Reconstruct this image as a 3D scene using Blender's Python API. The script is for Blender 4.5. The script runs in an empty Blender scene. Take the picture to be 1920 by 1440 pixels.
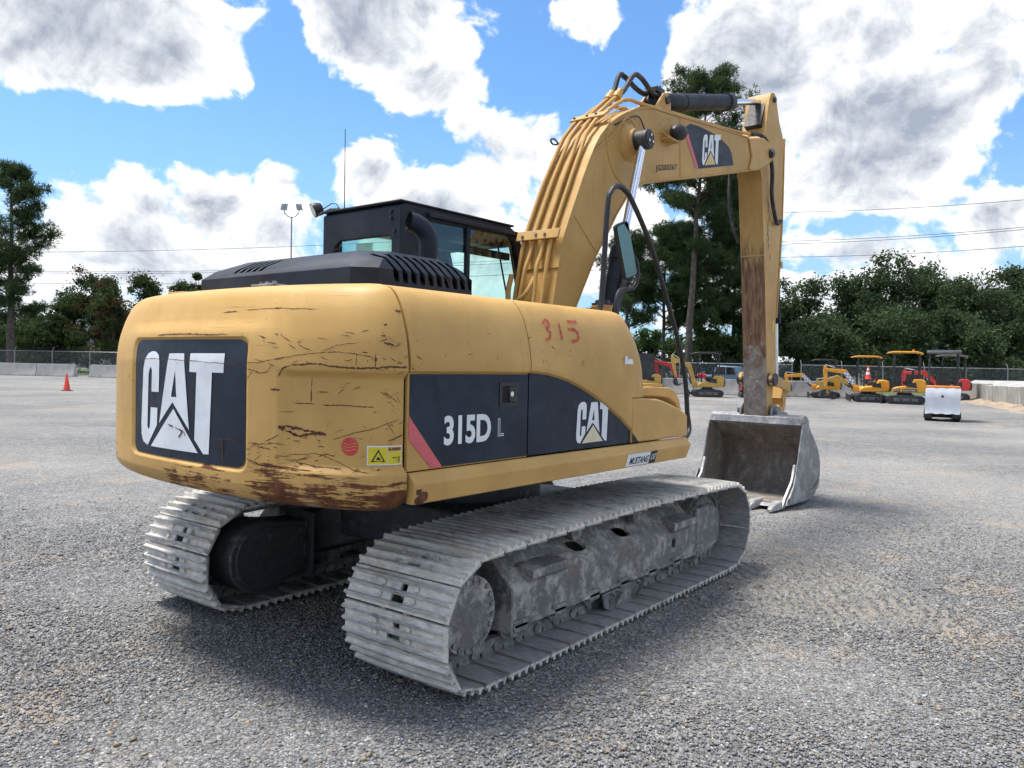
import bpy, bmesh, math, random
import numpy as np
from math import sin, cos, pi, radians, sqrt, atan2, hypot, tan
from mathutils import Matrix, Vector

scene = bpy.context.scene
COL = scene.collection
RNG = random.Random(7)

# ------------------------------------------------------------------ camera
FOCAL_PX, HORIZON_Y, YAW, ROLL = 1500.9, 681.0, 37.547, 1.105
CAM_LOC = Vector((-4.384, -3.810, 1.645))
_p = -math.atan((720.0 - HORIZON_Y) / FOCAL_PX)
_y = radians(YAW)
FWD = Vector((cos(_y) * cos(_p), sin(_y) * cos(_p), sin(_p)))
_r0 = Vector((sin(_y), -cos(_y), 0.0))
_u0 = _r0.cross(FWD)
RIGHT = _r0 * cos(radians(ROLL)) + _u0 * sin(radians(ROLL))
UP = _u0 * cos(radians(ROLL)) - _r0 * sin(radians(ROLL))
cam_data = bpy.data.cameras.new('camera')
cam_data.sensor_width = 36.0
cam_data.lens = FOCAL_PX / 1920.0 * 36.0
cam_data.clip_start = 0.05
cam_data.clip_end = 3000.0
cam = bpy.data.objects.new('camera', cam_data)
COL.objects.link(cam)
cam.matrix_world = Matrix((
    (RIGHT.x, UP.x, -FWD.x, CAM_LOC.x),
    (RIGHT.y, UP.y, -FWD.y, CAM_LOC.y),
    (RIGHT.z, UP.z, -FWD.z, CAM_LOC.z),
    (0, 0, 0, 1)))
scene.camera = cam

# ------------------------------------------------------------------ light
SUN_AZ, SUN_EL = 110.0, 70.0          # degrees, azimuth counted from +X towards +Y
SUN_STRENGTH, SUN_ANGLE = 2.2, 16.0
SKY_STRENGTH = 0.080
SKY_TINT = (0.54, 0.76, 0.93)
CLOUD_STRENGTH = 0.41
scene.view_settings.view_transform = 'Standard'
scene.view_settings.look = 'None'
scene.view_settings.exposure = 1.5
scene.view_settings.gamma = 1.0
scene.view_settings.use_curve_mapping = False
scene.render.engine = 'CYCLES'
try:
    scene.cycles.use_denoising = True
    scene.cycles.use_adaptive_sampling = True
    scene.cycles.adaptive_min_samples = 8
    scene.cycles.adaptive_threshold = 0.02
    scene.cycles.max_bounces = 4
    scene.cycles.transparent_max_bounces = 12
    scene.cycles.sample_clamp_indirect = 6.0
    scene.cycles.caustics_reflective = False
    scene.cycles.caustics_refractive = False
except Exception:
    pass

sun_data = bpy.data.lights.new('sun', 'SUN')
sun_data.energy = SUN_STRENGTH
sun_data.angle = radians(SUN_ANGLE)
sun_data.color = (1.0, 0.955, 0.885)
sun = bpy.data.objects.new('sun', sun_data)
COL.objects.link(sun)
_sd = Vector((cos(radians(SUN_AZ)) * cos(radians(SUN_EL)), sin(radians(SUN_AZ)) * cos(radians(SUN_EL)), sin(radians(SUN_EL))))
sun.rotation_euler = _sd.to_track_quat('Z', 'Y').to_euler()
sun.location = _sd * 60.0


class NT:
    """small helper round a node tree"""
    def __init__(self, tree):
        self.t = tree

    def n(self, kind, ins=None, **props):
        nd = self.t.nodes.new(kind)
        for k, v in props.items():
            setattr(nd, k, v)
        for k, v in (ins or {}).items():
            s = nd.inputs[k]
            if isinstance(v, bpy.types.NodeSocket):
                self.t.links.new(v, s)
            else:
                s.default_value = v
        return nd

    def math(self, op, a, b=0.0, c=None, clamp=False):
        ins = {0: a, 1: b}
        if c is not None:
            ins[2] = c
        nd = self.n('ShaderNodeMath', ins, operation=op)
        nd.use_clamp = clamp
        return nd.outputs[0]

    def step(self, x, lo, hi, a=0.0, b=1.0):
        nd = self.n('ShaderNodeMapRange', {0: x, 1: lo, 2: hi, 3: a, 4: b}, interpolation_type='SMOOTHSTEP')
        return nd.outputs[0]

    def noise(self, vec, scale, detail=4.0, rough=0.55, dist=0.0):
        nd = self.n('ShaderNodeTexNoise', {'Vector': vec, 'Scale': scale, 'Detail': detail, 'Roughness': rough, 'Distortion': dist})
        return nd.outputs[0]

    def vor(self, vec, scale, out='Distance', feature='F1', rand=1.0):
        nd = self.n('ShaderNodeTexVoronoi', {'Vector': vec, 'Scale': scale, 'Randomness': rand}, feature=feature)
        return nd.outputs[out]

    def scale(self, vec, s):
        return self.n('ShaderNodeVectorMath', {0: vec, 1: s}, operation='MULTIPLY').outputs[0]

    def mix(self, f, a, b):
        nd = self.n('ShaderNodeMix', {0: f}, data_type='RGBA')
        for i, v in ((6, a), (7, b)):
            if isinstance(v, bpy.types.NodeSocket):
                self.t.links.new(v, nd.inputs[i])
            else:
                nd.inputs[i].default_value = v if len(v) == 4 else (*v, 1.0)
        return nd.outputs[2]

    def sep(self, vec):
        return self.n('ShaderNodeSeparateXYZ', {0: vec}).outputs


def build_world():
    w = bpy.data.worlds.new('World')
    scene.world = w
    w.use_nodes = True
    w.node_tree.nodes.clear()
    T = NT(w.node_tree)
    d = T.n('ShaderNodeTexCoord').outputs['Generated']
    sky = T.n('ShaderNodeTexSky', sky_type='NISHITA')
    sky.sun_disc = False
    sky.sun_elevation = radians(SUN_EL)
    sky.sun_rotation = radians(90.0 - SUN_AZ)
    sky.air_density = 1.0
    sky.dust_density = 0.6
    sky.ozone_density = 2.0
    skyc = T.scale(sky.outputs[0], tuple(SKY_STRENGTH * k for k in SKY_TINT))
    xyz = T.sep(d)
    az = T.math('MULTIPLY', T.math('ARCTAN2', xyz[1], xyz[0]), 180 / pi)
    el = T.math('MULTIPLY', T.math('ARCSINE', xyz[2]), 180 / pi)
    # the air near the ground squeezes far clouds: noise coordinates stretch with height
    elk = T.math('POWER', T.math('MAXIMUM', T.math('ADD', el, 2.0), 0.01), 0.8)
    vec = T.n('ShaderNodeCombineXYZ', {0: T.math('MULTIPLY', az, 0.052), 1: T.math('MULTIPLY', elk, 0.135), 2: 0.0}).outputs[0]

    def n2(v, sc, det, rough=0.55):
        return T.n('ShaderNodeTexNoise', {'Vector': v, 'Scale': sc, 'Detail': det, 'Roughness': rough}, noise_dimensions='2D')
    wob = n2(vec, 2.6, 1.0).outputs['Color']
    wv = T.n('ShaderNodeVectorMath', {0: wob, 1: (0.5, 0.5, 0.5)}, operation='SUBTRACT').outputs[0]
    vec2 = T.n('ShaderNodeVectorMath', {0: vec, 1: T.scale(wv, (0.17, 0.17, 0.0))}, operation='ADD').outputs[0]
    vup = T.n('ShaderNodeVectorMath', {0: vec2, 1: (0.012, 0.045, 0.0)}, operation='ADD').outputs[0]
    big = n2(vec, 0.9, 1.0, 0.5).outputs[0]
    fb = n2(vec2, 3.0, 8.0, 0.62).outputs[0]
    fb_up = n2(vup, 3.0, 6.0, 0.62).outputs[0]
    bil = T.n('ShaderNodeTexVoronoi', {'Vector': vec2, 'Scale': 7.0}, feature='F1', voronoi_dimensions='2D').outputs['Distance']
    bil2 = T.n('ShaderNodeTexVoronoi', {'Vector': vec2, 'Scale': 19.0}, feature='F1', voronoi_dimensions='2D').outputs['Distance']
    # cloud banks: (azimuth, elevation, half width, half height, weight), degrees
    banks = [(66.0, 19.9, 8.9, 5.0, 1.25), (60.5, 18.7, 3.9, 2.7, 0.80), (48.1, 22.4, 7.8, 4.2, 1.20), (44.0, 19.1, 4.5, 2.3, 0.90), (33.1, 22.9, 3.0, 2.1, 0.75), (41.3, 16.5, 1.9, 2.7, 0.60), (63.2, 7.7, 5.9, 4.2, 0.85), (58.1, 9.5, 3.7, 3.6, 0.85), (54.0, 12.3, 1.9, 1.9, 0.80), (54.4, 8.4, 4.2, 3.4, 0.80), (48.0, 12.7, 2.6, 3.1, 0.85), (43.8, 10.4, 6.0, 3.4, 0.90), (37.9, 14.1, 4.6, 3.4, 0.75), (35.6, 16.6, 2.3, 2.3, 0.60), (33.3, 13.1, 5.3, 4.2, 0.70), (21.8, 20.2, 6.7, 5.0, 1.15), (24.1, 15.7, 6.5, 4.2, 0.80), (14.5, 21.0, 9.6, 4.6, 0.80), (12.4, 14.9, 7.1, 5.7, 1.20), (7.5, 18.3, 3.7, 4.6, 0.85), (10.3, 16.8, 5.1, 3.4, 0.90), (16.1, 12.3, 4.6, 3.1, 0.90), (13.1, 7.7, 5.4, 2.3, 0.80), (6.3, 9.0, 3.6, 3.4, 0.90), (18.0, 7.9, 3.0, 1.9, 0.60), (26.8, 8.0, 5.9, 3.1, 0.60), (61.3, 3.1, 13.4, 2.7, 0.50), (14.6, 4.0, 13.6, 2.3, 0.55), (66.8, 8.7, 2.6, 2.3, 0.55), (61.3, 5.8, 10.6, 3.1, 0.80), (65.9, 3.5, 4.4, 2.3, 0.60), (40.0, 6.8, 12.6, 3.4, 0.75), (17.9, 5.4, 10.1, 2.3, 0.65), (10.0, 5.3, 7.5, 2.7, 0.75), (29.5, 10.6, 4.5, 3.4, 0.60)]
    gaps = [(63.0, 14.5, 8.1, 2.1, 0.60), (50.6, 16.5, 4.4, 2.9, 0.70), (53.3, 19.7, 1.6, 4.2, 0.70), (36.1, 20.0, 3.4, 3.1, 0.70), (28.7, 21.8, 1.7, 3.1, 0.60), (6.5, 14.2, 1.7, 1.7, 0.50), (15.7, 9.7, 2.3, 1.0, 0.50), (67.7, 14.8, 1.7, 1.1, 0.30), (49.7, 10.1, 1.5, 2.3, 0.35), (7.8, 11.9, 1.7, 1.1, 0.30)]

    def ell(b):
        dx = T.math('DIVIDE', T.math('SUBTRACT', az, b[0]), b[2])
        dy = T.math('DIVIDE', T.math('SUBTRACT', el, b[1]), b[3])
        r2 = T.math('MULTIPLY_ADD', dx, dx, T.math('MULTIPLY', dy, dy))
        return T.math('MULTIPLY', T.math('EXPONENT', T.math('MULTIPLY', r2, -1.0)), b[4])
    tot = None
    for b in banks:
        e = ell(b)
        tot = e if tot is None else T.math('MAXIMUM', tot, e)
    for b in gaps:
        tot = T.math('SUBTRACT', tot, ell(b))
    # open sky away from the named banks: broken cumulus of the same kind
    away = T.math('MAXIMUM', T.step(T.math('ABSOLUTE', T.math('SUBTRACT', az, 37.5)), 34.0, 46.0), T.step(el, 25.0, 34.0))
    gen = T.math('MULTIPLY', T.math('SUBTRACT', big, 0.36), 2.6)
    cov = T.math('ADD', tot, T.math('MULTIPLY', gen, away))
    tex = T.math('MULTIPLY', T.math('SUBTRACT', fb, 0.5), 1.75)
    tex = T.math('SUBTRACT', tex, T.math('MULTIPLY', bil, 0.26))
    tex = T.math('SUBTRACT', tex, T.math('MULTIPLY', bil2, 0.14))
    dens = T.math('ADD', cov, tex)
    alpha = T.step(dens, 0.02, 0.30)
    relief = T.math('MULTIPLY', T.math('SUBTRACT', fb_up, fb), 1.5)
    soft = T.math('ADD', cov, T.math('MULTIPLY', T.math('SUBTRACT', fb_up, 0.5), 0.9))
    thick = T.step(soft, 0.26, 1.15, 0.0, 0.78)
    core = T.math('ADD', T.math('ADD', thick, relief), T.math('MULTIPLY', T.math('SUBTRACT', bil, 0.30), 0.30), clamp=True)
    lit = T.mix(core, (1.18, 1.18, 1.18), (0.36, 0.41, 0.50))
    low = T.step(el, 0.0, 9.0, 0.45, 0.0)
    lit2 = T.mix(low, lit, (0.62, 0.72, 0.86))
    skyb = T.mix(T.step(el, -1.0, 20.0, 0.7, 0.0), skyc, (0.165, 0.245, 0.335))
    litc = T.n('ShaderNodeVectorMath', {0: lit2, 'Scale': CLOUD_STRENGTH}, operation='SCALE').outputs[0]
    skyd = T.n('ShaderNodeVectorMath', {0: skyb, 'Scale': 1.0}, operation='SCALE').outputs[0]
    col = T.mix(alpha, skyd, litc)
    bg = T.n('ShaderNodeBackground', {0: col, 1: 1.0})
    out = T.n('ShaderNodeOutputWorld', {0: bg.outputs[0]})


build_world()
try:
    scene.world.cycles.sampling_method = 'MANUAL'
    scene.world.cycles.sample_map_resolution = 512
except Exception:
    pass

# ------------------------------------------------------------------ mesh helpers


class MB:
    def __init__(self):
        self.v = []
        self.f = []
        self.m = []

    def add(self, vs, fs, m=0):
        o = len(self.v)
        self.v += [tuple(p) for p in vs]
        self.f += [tuple(i + o for i in f) for f in fs]
        self.m += [m] * len(fs)
        return self

    def box(self, x0, x1, y0, y1, z0, z1, m=0):
        vs = [(x, y, z) for x in (x0, x1) for y in (y0, y1) for z in (z0, z1)]
        return self.add(vs, [(0, 1, 3, 2), (4, 6, 7, 5), (0, 4, 5, 1), (2, 3, 7, 6), (0, 2, 6, 4), (1, 5, 7, 3)], m)

    def hexa(self, q, m=0):
        """eight corners: bottom four then top four, both in the same turn"""
        return self.add(q, [(3, 2, 1, 0), (4, 5, 6, 7), (0, 1, 5, 4), (1, 2, 6, 5), (2, 3, 7, 6), (3, 0, 4, 7)], m)

    def prism(self, poly, axis, lo, hi, m=0, mside=None):
        n = len(poly)

        def P(a, b, c):
            return {'x': (c, a, b), 'y': (a, c, b), 'z': (a, b, c)}[axis]
        vs = [P(a, b, lo) for a, b in poly] + [P(a, b, hi) for a, b in poly]
        self.add(vs, [tuple(range(n)), tuple(range(2 * n - 1, n - 1, -1))], m)
        o = len(self.v) - 2 * n
        for i in range(n):
            j = (i + 1) % n
            self.f.append((o + i, o + n + i, o + n + j, o + j))
            self.m.append(m if mside is None else mside[i])
        return self

    def cyl(self, p0, p1, r0, r1=None, n=20, m=0, caps=True):
        r1 = r0 if r1 is None else r1
        p0 = Vector(p0)
        p1 = Vector(p1)
        a = (p1 - p0).normalized()
        u = a.orthogonal().normalized()
        w = a.cross(u)
        vs = []
        for p, r in ((p0, r0), (p1, r1)):
            vs += [p + (u * cos(2 * pi * i / n) + w * sin(2 * pi * i / n)) * r for i in range(n)]
        fs = [(i, (i + 1) % n, n + (i + 1) % n, n + i) for i in range(n)]
        if caps:
            fs += [tuple(range(n - 1, -1, -1)), tuple(range(n, 2 * n))]
        return self.add(vs, fs, m)

    def lathe(self, p0, axis, prof, n=24, m=0):
        """profile: list of (distance along axis, radius)"""
        p0 = Vector(p0)
        a = Vector(axis).normalized()
        u = a.orthogonal().normalized()
        w = a.cross(u)
        vs = []
        for t, r in prof:
            vs += [p0 + a * t + (u * cos(2 * pi * i / n) + w * sin(2 * pi * i / n)) * max(r, 1e-4) for i in range(n)]
        fs = []
        for k in range(len(prof) - 1):
            for i in range(n):
                j = (i + 1) % n
                fs.append((k * n + i, k * n + j, (k + 1) * n + j, (k + 1) * n + i))
        fs += [tuple(range(n - 1, -1, -1)), tuple(range((len(prof) - 1) * n, len(prof) * n))]
        return self.add(vs, fs, m)

    def tube(self, pts, r, n=8, m=0, caps=True, r1=None):
        pts = [Vector(p) for p in pts]
        k = len(pts)
        tang = []
        for i in range(k):
            a = pts[max(i - 1, 0)]
            b = pts[min(i + 1, k - 1)]
            tang.append((b - a).normalized())
        u = tang[0].orthogonal().normalized()
        vs = []
        for i in range(k):
            t = tang[i]
            u = (u - t * u.dot(t)).normalized()
            w = t.cross(u)
            rr = r if r1 is None else r + (r1 - r) * i / (k - 1)
            vs += [pts[i] + (u * cos(2 * pi * j / n) + w * sin(2 * pi * j / n)) * rr for j in range(n)]
        fs = []
        for i in range(k - 1):
            for j in range(n):
                jj = (j + 1) % n
                fs.append((i * n + j, i * n + jj, (i + 1) * n + jj, (i + 1) * n + j))
        if caps:
            fs += [tuple(range(n - 1, -1, -1)), tuple(range((k - 1) * n, k * n))]
        return self.add(vs, fs, m)

    def grid(self, rows, m=0, close=False):
        """rows: list of equally long point lists"""
        nr, nc = len(rows), len(rows[0])
        vs = [p for r in rows for p in r]
        fs = []
        for i in range(nr - 1):
            for j in range(nc - 1 + (1 if close else 0)):
                jj = (j + 1) % nc
                fs.append((i * nc + j, i * nc + jj, (i + 1) * nc + jj, (i + 1) * nc + j))
        return self.add(vs, fs, m)

    def mesh(self, name, angle=35, recalc=True, smooth=True):
        me = bpy.data.meshes.new(name)
        me.from_pydata(self.v, [], self.f)
        me.polygons.foreach_set('material_index', self.m)
        if recalc:
            bm = bmesh.new()
            bm.from_mesh(me)
            bmesh.ops.recalc_face_normals(bm, faces=bm.faces)
            bm.to_mesh(me)
            bm.free()
        if smooth:
            me.polygons.foreach_set('use_smooth', [True] * len(me.polygons))
            me.set_sharp_from_angle(angle=radians(angle))
        me.update()
        return me

    def build(self, name, mats, parent=None, bevel=0.0, seg=2, angle=35, smooth=True, recalc=True):
        me = self.mesh(name, angle, recalc, smooth)
        for mt in (mats if isinstance(mats, (list, tuple)) else [mats]):
            me.materials.append(mt)
        return link(name, me, parent, bevel, seg)


def link(name, me, parent=None, bevel=0.0, seg=2):
    ob = bpy.data.objects.new(name, me)
    COL.objects.link(ob)
    if parent is not None:
        ob.parent = parent
    if bevel > 0:
        b = ob.modifiers.new('bevel', 'BEVEL')
        b.width = bevel
        b.segments = seg
        b.limit_method = 'ANGLE'
        b.angle_limit = radians(40)
        b.harden_normals = False
    return ob


def empty(name, loc=(0, 0, 0), rz=0.0, scale=1.0):
    o = bpy.data.objects.new(name, None)
    COL.objects.link(o)
    o.location = loc
    o.rotation_euler = (0, 0, rz)
    o.scale = (scale, scale, scale)
    o.empty_display_size = 0.2
    return o


def tag(o, label=None, cat=None, group=None, kind=None):
    if label:
        o['label'] = label
    if cat:
        o['category'] = cat
    if group:
        o['group'] = group
    if kind:
        o['kind'] = kind
    return o


def cut(ob, cutters, angle=35):
    """carve openings: cutters is a list of MB solids"""
    tmp = []
    for c in cutters:
        co = bpy.data.objects.new('cutter', c.mesh('cutter', smooth=False))
        COL.objects.link(co)
        tmp.append(co)
        md = ob.modifiers.new('bool', 'BOOLEAN')
        md.operation = 'DIFFERENCE'
        md.object = co
        md.solver = 'EXACT'
    bpy.context.view_layer.update()
    dg = bpy.context.evaluated_depsgraph_get()
    me = bpy.data.meshes.new_from_object(ob.evaluated_get(dg))
    ob.modifiers.clear()
    old = ob.data
    mats = [m for m in old.materials]
    me.materials.clear()
    for m in mats:
        me.materials.append(m)
    ob.data = me
    me.polygons.foreach_set('use_smooth', [True] * len(me.polygons))
    me.set_sharp_from_angle(angle=radians(angle))
    for co in tmp:
        dm = co.data
        bpy.data.objects.remove(co)
        bpy.data.meshes.remove(dm)
    return ob


def add_bevel(ob, w, seg=2):
    b = ob.modifiers.new('bevel', 'BEVEL')
    b.width = w
    b.segments = seg
    b.limit_method = 'ANGLE'
    b.angle_limit = radians(40)


_TEXT = {}


def text2d(s, bold=0.0, spacing=1.0):
    """flat letters as (verts, faces) scaled to a unit box"""
    key = (s, bold, spacing)
    if key in _TEXT:
        return _TEXT[key]
    cu = bpy.data.curves.new('lettering', 'FONT')
    cu.body = s
    cu.size = 1.0
    cu.offset = bold
    cu.space_character = spacing
    cu.resolution_u = 4
    ob = bpy.data.objects.new('lettering', cu)
    COL.objects.link(ob)
    bpy.context.view_layer.update()
    dg = bpy.context.evaluated_depsgraph_get()
    me = bpy.data.meshes.new_from_object(ob.evaluated_get(dg))
    vs = [(v.co.x, v.co.y) for v in me.vertices]
    fs = [tuple(p.vertices) for p in me.polygons]
    bpy.data.objects.remove(ob)
    bpy.data.curves.remove(cu)
    bpy.data.meshes.remove(me)
    x0 = min(a for a, b in vs)
    x1 = max(a for a, b in vs)
    y0 = min(b for a, b in vs)
    y1 = max(b for a, b in vs)
    vs = [((a - x0) / (x1 - x0), (b - y0) / (y1 - y0)) for a, b in vs]
    _TEXT[key] = (vs, fs)
    return _TEXT[key]


def lettering(name, s, fn, mat, parent, bold=0.0, spacing=1.0):
    vs, fs = text2d(s, bold, spacing)
    mb = MB().add([fn(a, b) for a, b in vs], fs)
    return mb.build(name, mat, parent, smooth=False, recalc=False)


def np_mesh(name, verts, quads, mats, cols=None, tri=False):
    """large meshes straight from numpy arrays; quads (n,4) or (n,3)"""
    k = quads.shape[1]
    me = bpy.data.meshes.new(name)
    me.vertices.add(len(verts))
    me.vertices.foreach_set('co', np.ascontiguousarray(verts, dtype=np.float32).ravel())
    me.loops.add(quads.size)
    me.loops.foreach_set('vertex_index', np.ascontiguousarray(quads, dtype=np.int32).ravel())
    me.polygons.add(len(quads))
    me.polygons.foreach_set('loop_start', np.arange(0, quads.size, k, dtype=np.int32))
    me.polygons.foreach_set('loop_total', np.full(len(quads), k, dtype=np.int32))
    me.update(calc_edges=True)
    me.validate()
    if cols is not None:
        ca = me.color_attributes.new('tone', 'FLOAT_COLOR', 'POINT')
        ca.data.foreach_set('color', np.ascontiguousarray(cols, dtype=np.float32).ravel())
    for m in (mats if isinstance(mats, (list, tuple)) else [mats]):
        me.materials.append(m)
    return me
# ------------------------------------------------------------------ materials


def new_mat(name):
    m = bpy.data.materials.new(name)
    m.use_nodes = True
    m.node_tree.nodes.clear()
    T = NT(m.node_tree)
    b = T.n('ShaderNodeBsdfPrincipled')
    T.n('ShaderNodeOutputMaterial', {0: b.outputs[0]})
    return m, T, b


def setin(T, b, key, v):
    if isinstance(v, bpy.types.NodeSocket):
        T.t.links.new(v, b.inputs[key])
    else:
        if key == 'Base Color' and len(v) == 3:
            v = (*v, 1.0)
        b.inputs[key].default_value = v


def bump(T, b, h, strength, dist=0.01):
    nd = T.n('ShaderNodeBump', {'Height': h, 'Strength': strength, 'Distance': dist})
    T.t.links.new(nd.outputs[0], b.inputs['Normal'])


def simple(name, col, rough=0.5, metal=0.0, var=0.15, scale=6.0, bumpy=0.0, dust=0.0, spec=0.5):
    """plain painted or bare surface with a little mottling, dust and grain"""
    m, T, b = new_mat(name)
    co = T.n('ShaderNodeTexCoord').outputs['Object']
    n1 = T.noise(co, scale, 5.0, 0.6)
    lo = tuple(c * (1 - var) for c in col)
    hi = tuple(min(1.0, c * (1 + var)) for c in col)
    c = T.mix(T.step(n1, 0.3, 0.7), lo, hi)
    if dust > 0:
        n2 = T.noise(co, scale * 0.6, 7.0, 0.7, 0.6)
        f = T.math('MULTIPLY', T.step(n2, 0.48, 0.72), dust)
        c = T.mix(f, c, (0.30, 0.29, 0.27))
    setin(T, b, 'Base Color', c)
    setin(T, b, 'Metallic', metal)
    setin(T, b, 'Specular IOR Level', spec)
    n3 = T.noise(co, scale * 3, 4.0, 0.6)
    setin(T, b, 'Roughness', T.step(n3, 0.2, 0.8, max(0.02, rough - 0.08), min(1.0, rough + 0.08)))
    if bumpy > 0:
        bump(T, b, T.noise(co, scale * 12, 4.0, 0.6), bumpy, 0.004)
    return m


YEL = (0.545, 0.324, 0.097)
RUST = (0.085, 0.030, 0.014)


def paint(name, col=YEL, wear=0.25, low=None, streak=0.25, chips=0.5, gray=0.0):
    """used machine paint: faded patches, grime runs, chips down to rust; low = (z0, z1) height band that is rubbed bare"""
    m, T, b = new_mat(name)
    co = T.n('ShaderNodeTexCoord').outputs['Object']
    xyz = T.sep(co)
    fade = T.noise(co, 1.6, 5.0, 0.6)
    c = T.mix(T.step(fade, 0.3, 0.72), tuple(v * 0.86 for v in col), tuple(min(1, v * 1.08 + 0.012) for v in col))
    run = T.noise(T.scale(co, (9.0, 9.0, 0.8)), 1.0, 5.0, 0.65)
    c = T.mix(T.math('MULTIPLY', T.step(run, 0.5, 0.8), streak), c, (0.26, 0.13, 0.035))
    gr = T.noise(co, 5.0, 8.0, 0.7)
    c = T.mix(T.math('MULTIPLY', T.step(gr, 0.5, 0.75), 0.22), c, (0.42, 0.30, 0.15))
    # fine rubbing lines along the panels
    hair = T.noise(T.scale(co, (1.3, 1.3, 85.0)), 1.0, 7.0, 0.75)
    hm = T.noise(co, 1.9, 4.0, 0.6)
    c = T.mix(T.math('MULTIPLY', T.math('MULTIPLY', T.step(hair, 0.60, 0.68), T.step(hm, 0.46, 0.60)), min(0.6, 0.15 + 0.55 * wear)), c, (0.24, 0.125, 0.045))
    # chips
    ch = T.noise(co, 26.0, 6.0, 0.62)
    chm = T.noise(co, 2.3, 3.0, 0.5)
    chip = T.math('MULTIPLY', T.step(ch, 0.69 - 0.03 * wear, 0.71 - 0.03 * wear), T.step(chm, 0.50, 0.62))
    mask = T.math('MULTIPLY', chip, chips)
    if low:
        # horizontal rubbing low on the casting
        rub = T.noise(T.scale(co, (3.0, 3.0, 38.0)), 1.0, 10.0, 0.78)
        blot = T.noise(co, 2.4, 5.0, 0.65)
        band = T.step(xyz[2], low[0], low[1], 1.0, 0.0)
        side = T.step(xyz[1], 0.5, -1.0, 0.25, 1.0)
        amt = T.math('ADD', T.math('MULTIPLY', T.math('SUBTRACT', rub, 0.5), 2.8), T.math('MULTIPLY', T.math('SUBTRACT', blot, 0.5), 2.0))
        amt = T.math('ADD', amt, T.math('MULTIPLY', T.math('MULTIPLY', band, side), 0.74))
        lowm = T.math('MULTIPLY', T.step(amt, 0.50, 0.62), T.step(band, 0.02, 0.35))
        mask = T.math('MAXIMUM', mask, lowm)
    rc = T.mix(T.step(T.noise(co, 18.0, 5.0, 0.6), 0.35, 0.7), RUST, (0.17, 0.062, 0.026))
    if low:
        rc = T.mix(T.math('MULTIPLY', T.step(T.noise(co, 3.1, 4.0, 0.6), 0.56, 0.70), T.step(xyz[2], low[0] + 0.06, low[0] - 0.01, 0.0, 0.8)), rc, (0.30, 0.27, 0.24))
    c = T.mix(mask, c, rc)
    setin(T, b, 'Base Color', c)
    setin(T, b, 'Roughness', T.math('ADD', T.math('MULTIPLY', mask, 0.35), T.step(T.noise(co, 4.0, 5.0, 0.6), 0.3, 0.7, 0.44, 0.62)))
    setin(T, b, 'Specular IOR Level', 0.32)
    h = T.math('SUBTRACT', T.math('MULTIPLY', T.noise(co, 55.0, 3.0, 0.5), 0.08), T.math('MULTIPLY', mask, 0.35))
    h = T.math('ADD', h, T.math('MULTIPLY', T.noise(co, 3.5, 2.0, 0.5), 0.9))
    bump(T, b, h, 0.24, 0.009)
    return m


def worn_stick(name):
    """inner face of the stick: paint high up, brown rust lower, scraped grey steel at the foot"""
    m, T, b = new_mat(name)
    co = T.n('ShaderNodeTexCoord').outputs['Object']
    z = T.sep(co)[2]
    st = T.noise(T.scale(co, (9.0, 9.0, 0.7)), 1.0, 8.0, 0.7)
    st2 = T.noise(T.scale(co, (30.0, 30.0, 1.6)), 1.0, 6.0, 0.7)
    bl = T.noise(co, 7.0, 7.0, 0.7)
    paintc = T.mix(T.step(st, 0.35, 0.7), (0.40, 0.235, 0.075), (0.50, 0.30, 0.095))
    rust = T.mix(T.step(st2, 0.35, 0.68), (0.085, 0.040, 0.020), (0.26, 0.145, 0.072))
    f = T.math('ADD', T.step(z, 3.55, 2.65, 0.0, 0.85), T.math('MULTIPLY', T.math('SUBTRACT', st, 0.5), 2.4))
    c = T.mix(T.step(f, 0.30, 0.70), paintc, rust)
    seam = T.math('MULTIPLY', T.step(T.math('ABSOLUTE', T.math('SUBTRACT', z, 3.02)), 0.012, 0.004), 0.8)
    c = T.mix(seam, c, (0.42, 0.27, 0.11))
    g = T.math('ADD', T.step(z, 2.35, 1.35), T.math('MULTIPLY', T.math('SUBTRACT', bl, 0.5), 1.5))
    steel = T.mix(T.step(bl, 0.35, 0.7), (0.165, 0.125, 0.095), (0.30, 0.27, 0.245))
    c = T.mix(T.step(g, 0.40, 0.66), c, steel)
    sp = T.noise(co, 11.0, 8.0, 0.75)
    c = T.mix(T.math('MULTIPLY', T.step(sp, 0.60, 0.66), T.step(z, 2.3, 1.7, 0.0, 0.85)), c, (0.50, 0.50, 0.48))
    setin(T, b, 'Base Color', c)
    setin(T, b, 'Roughness', 0.72)
    bump(T, b, T.math('ADD', st2, bl), 0.35, 0.006)
    return m


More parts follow.
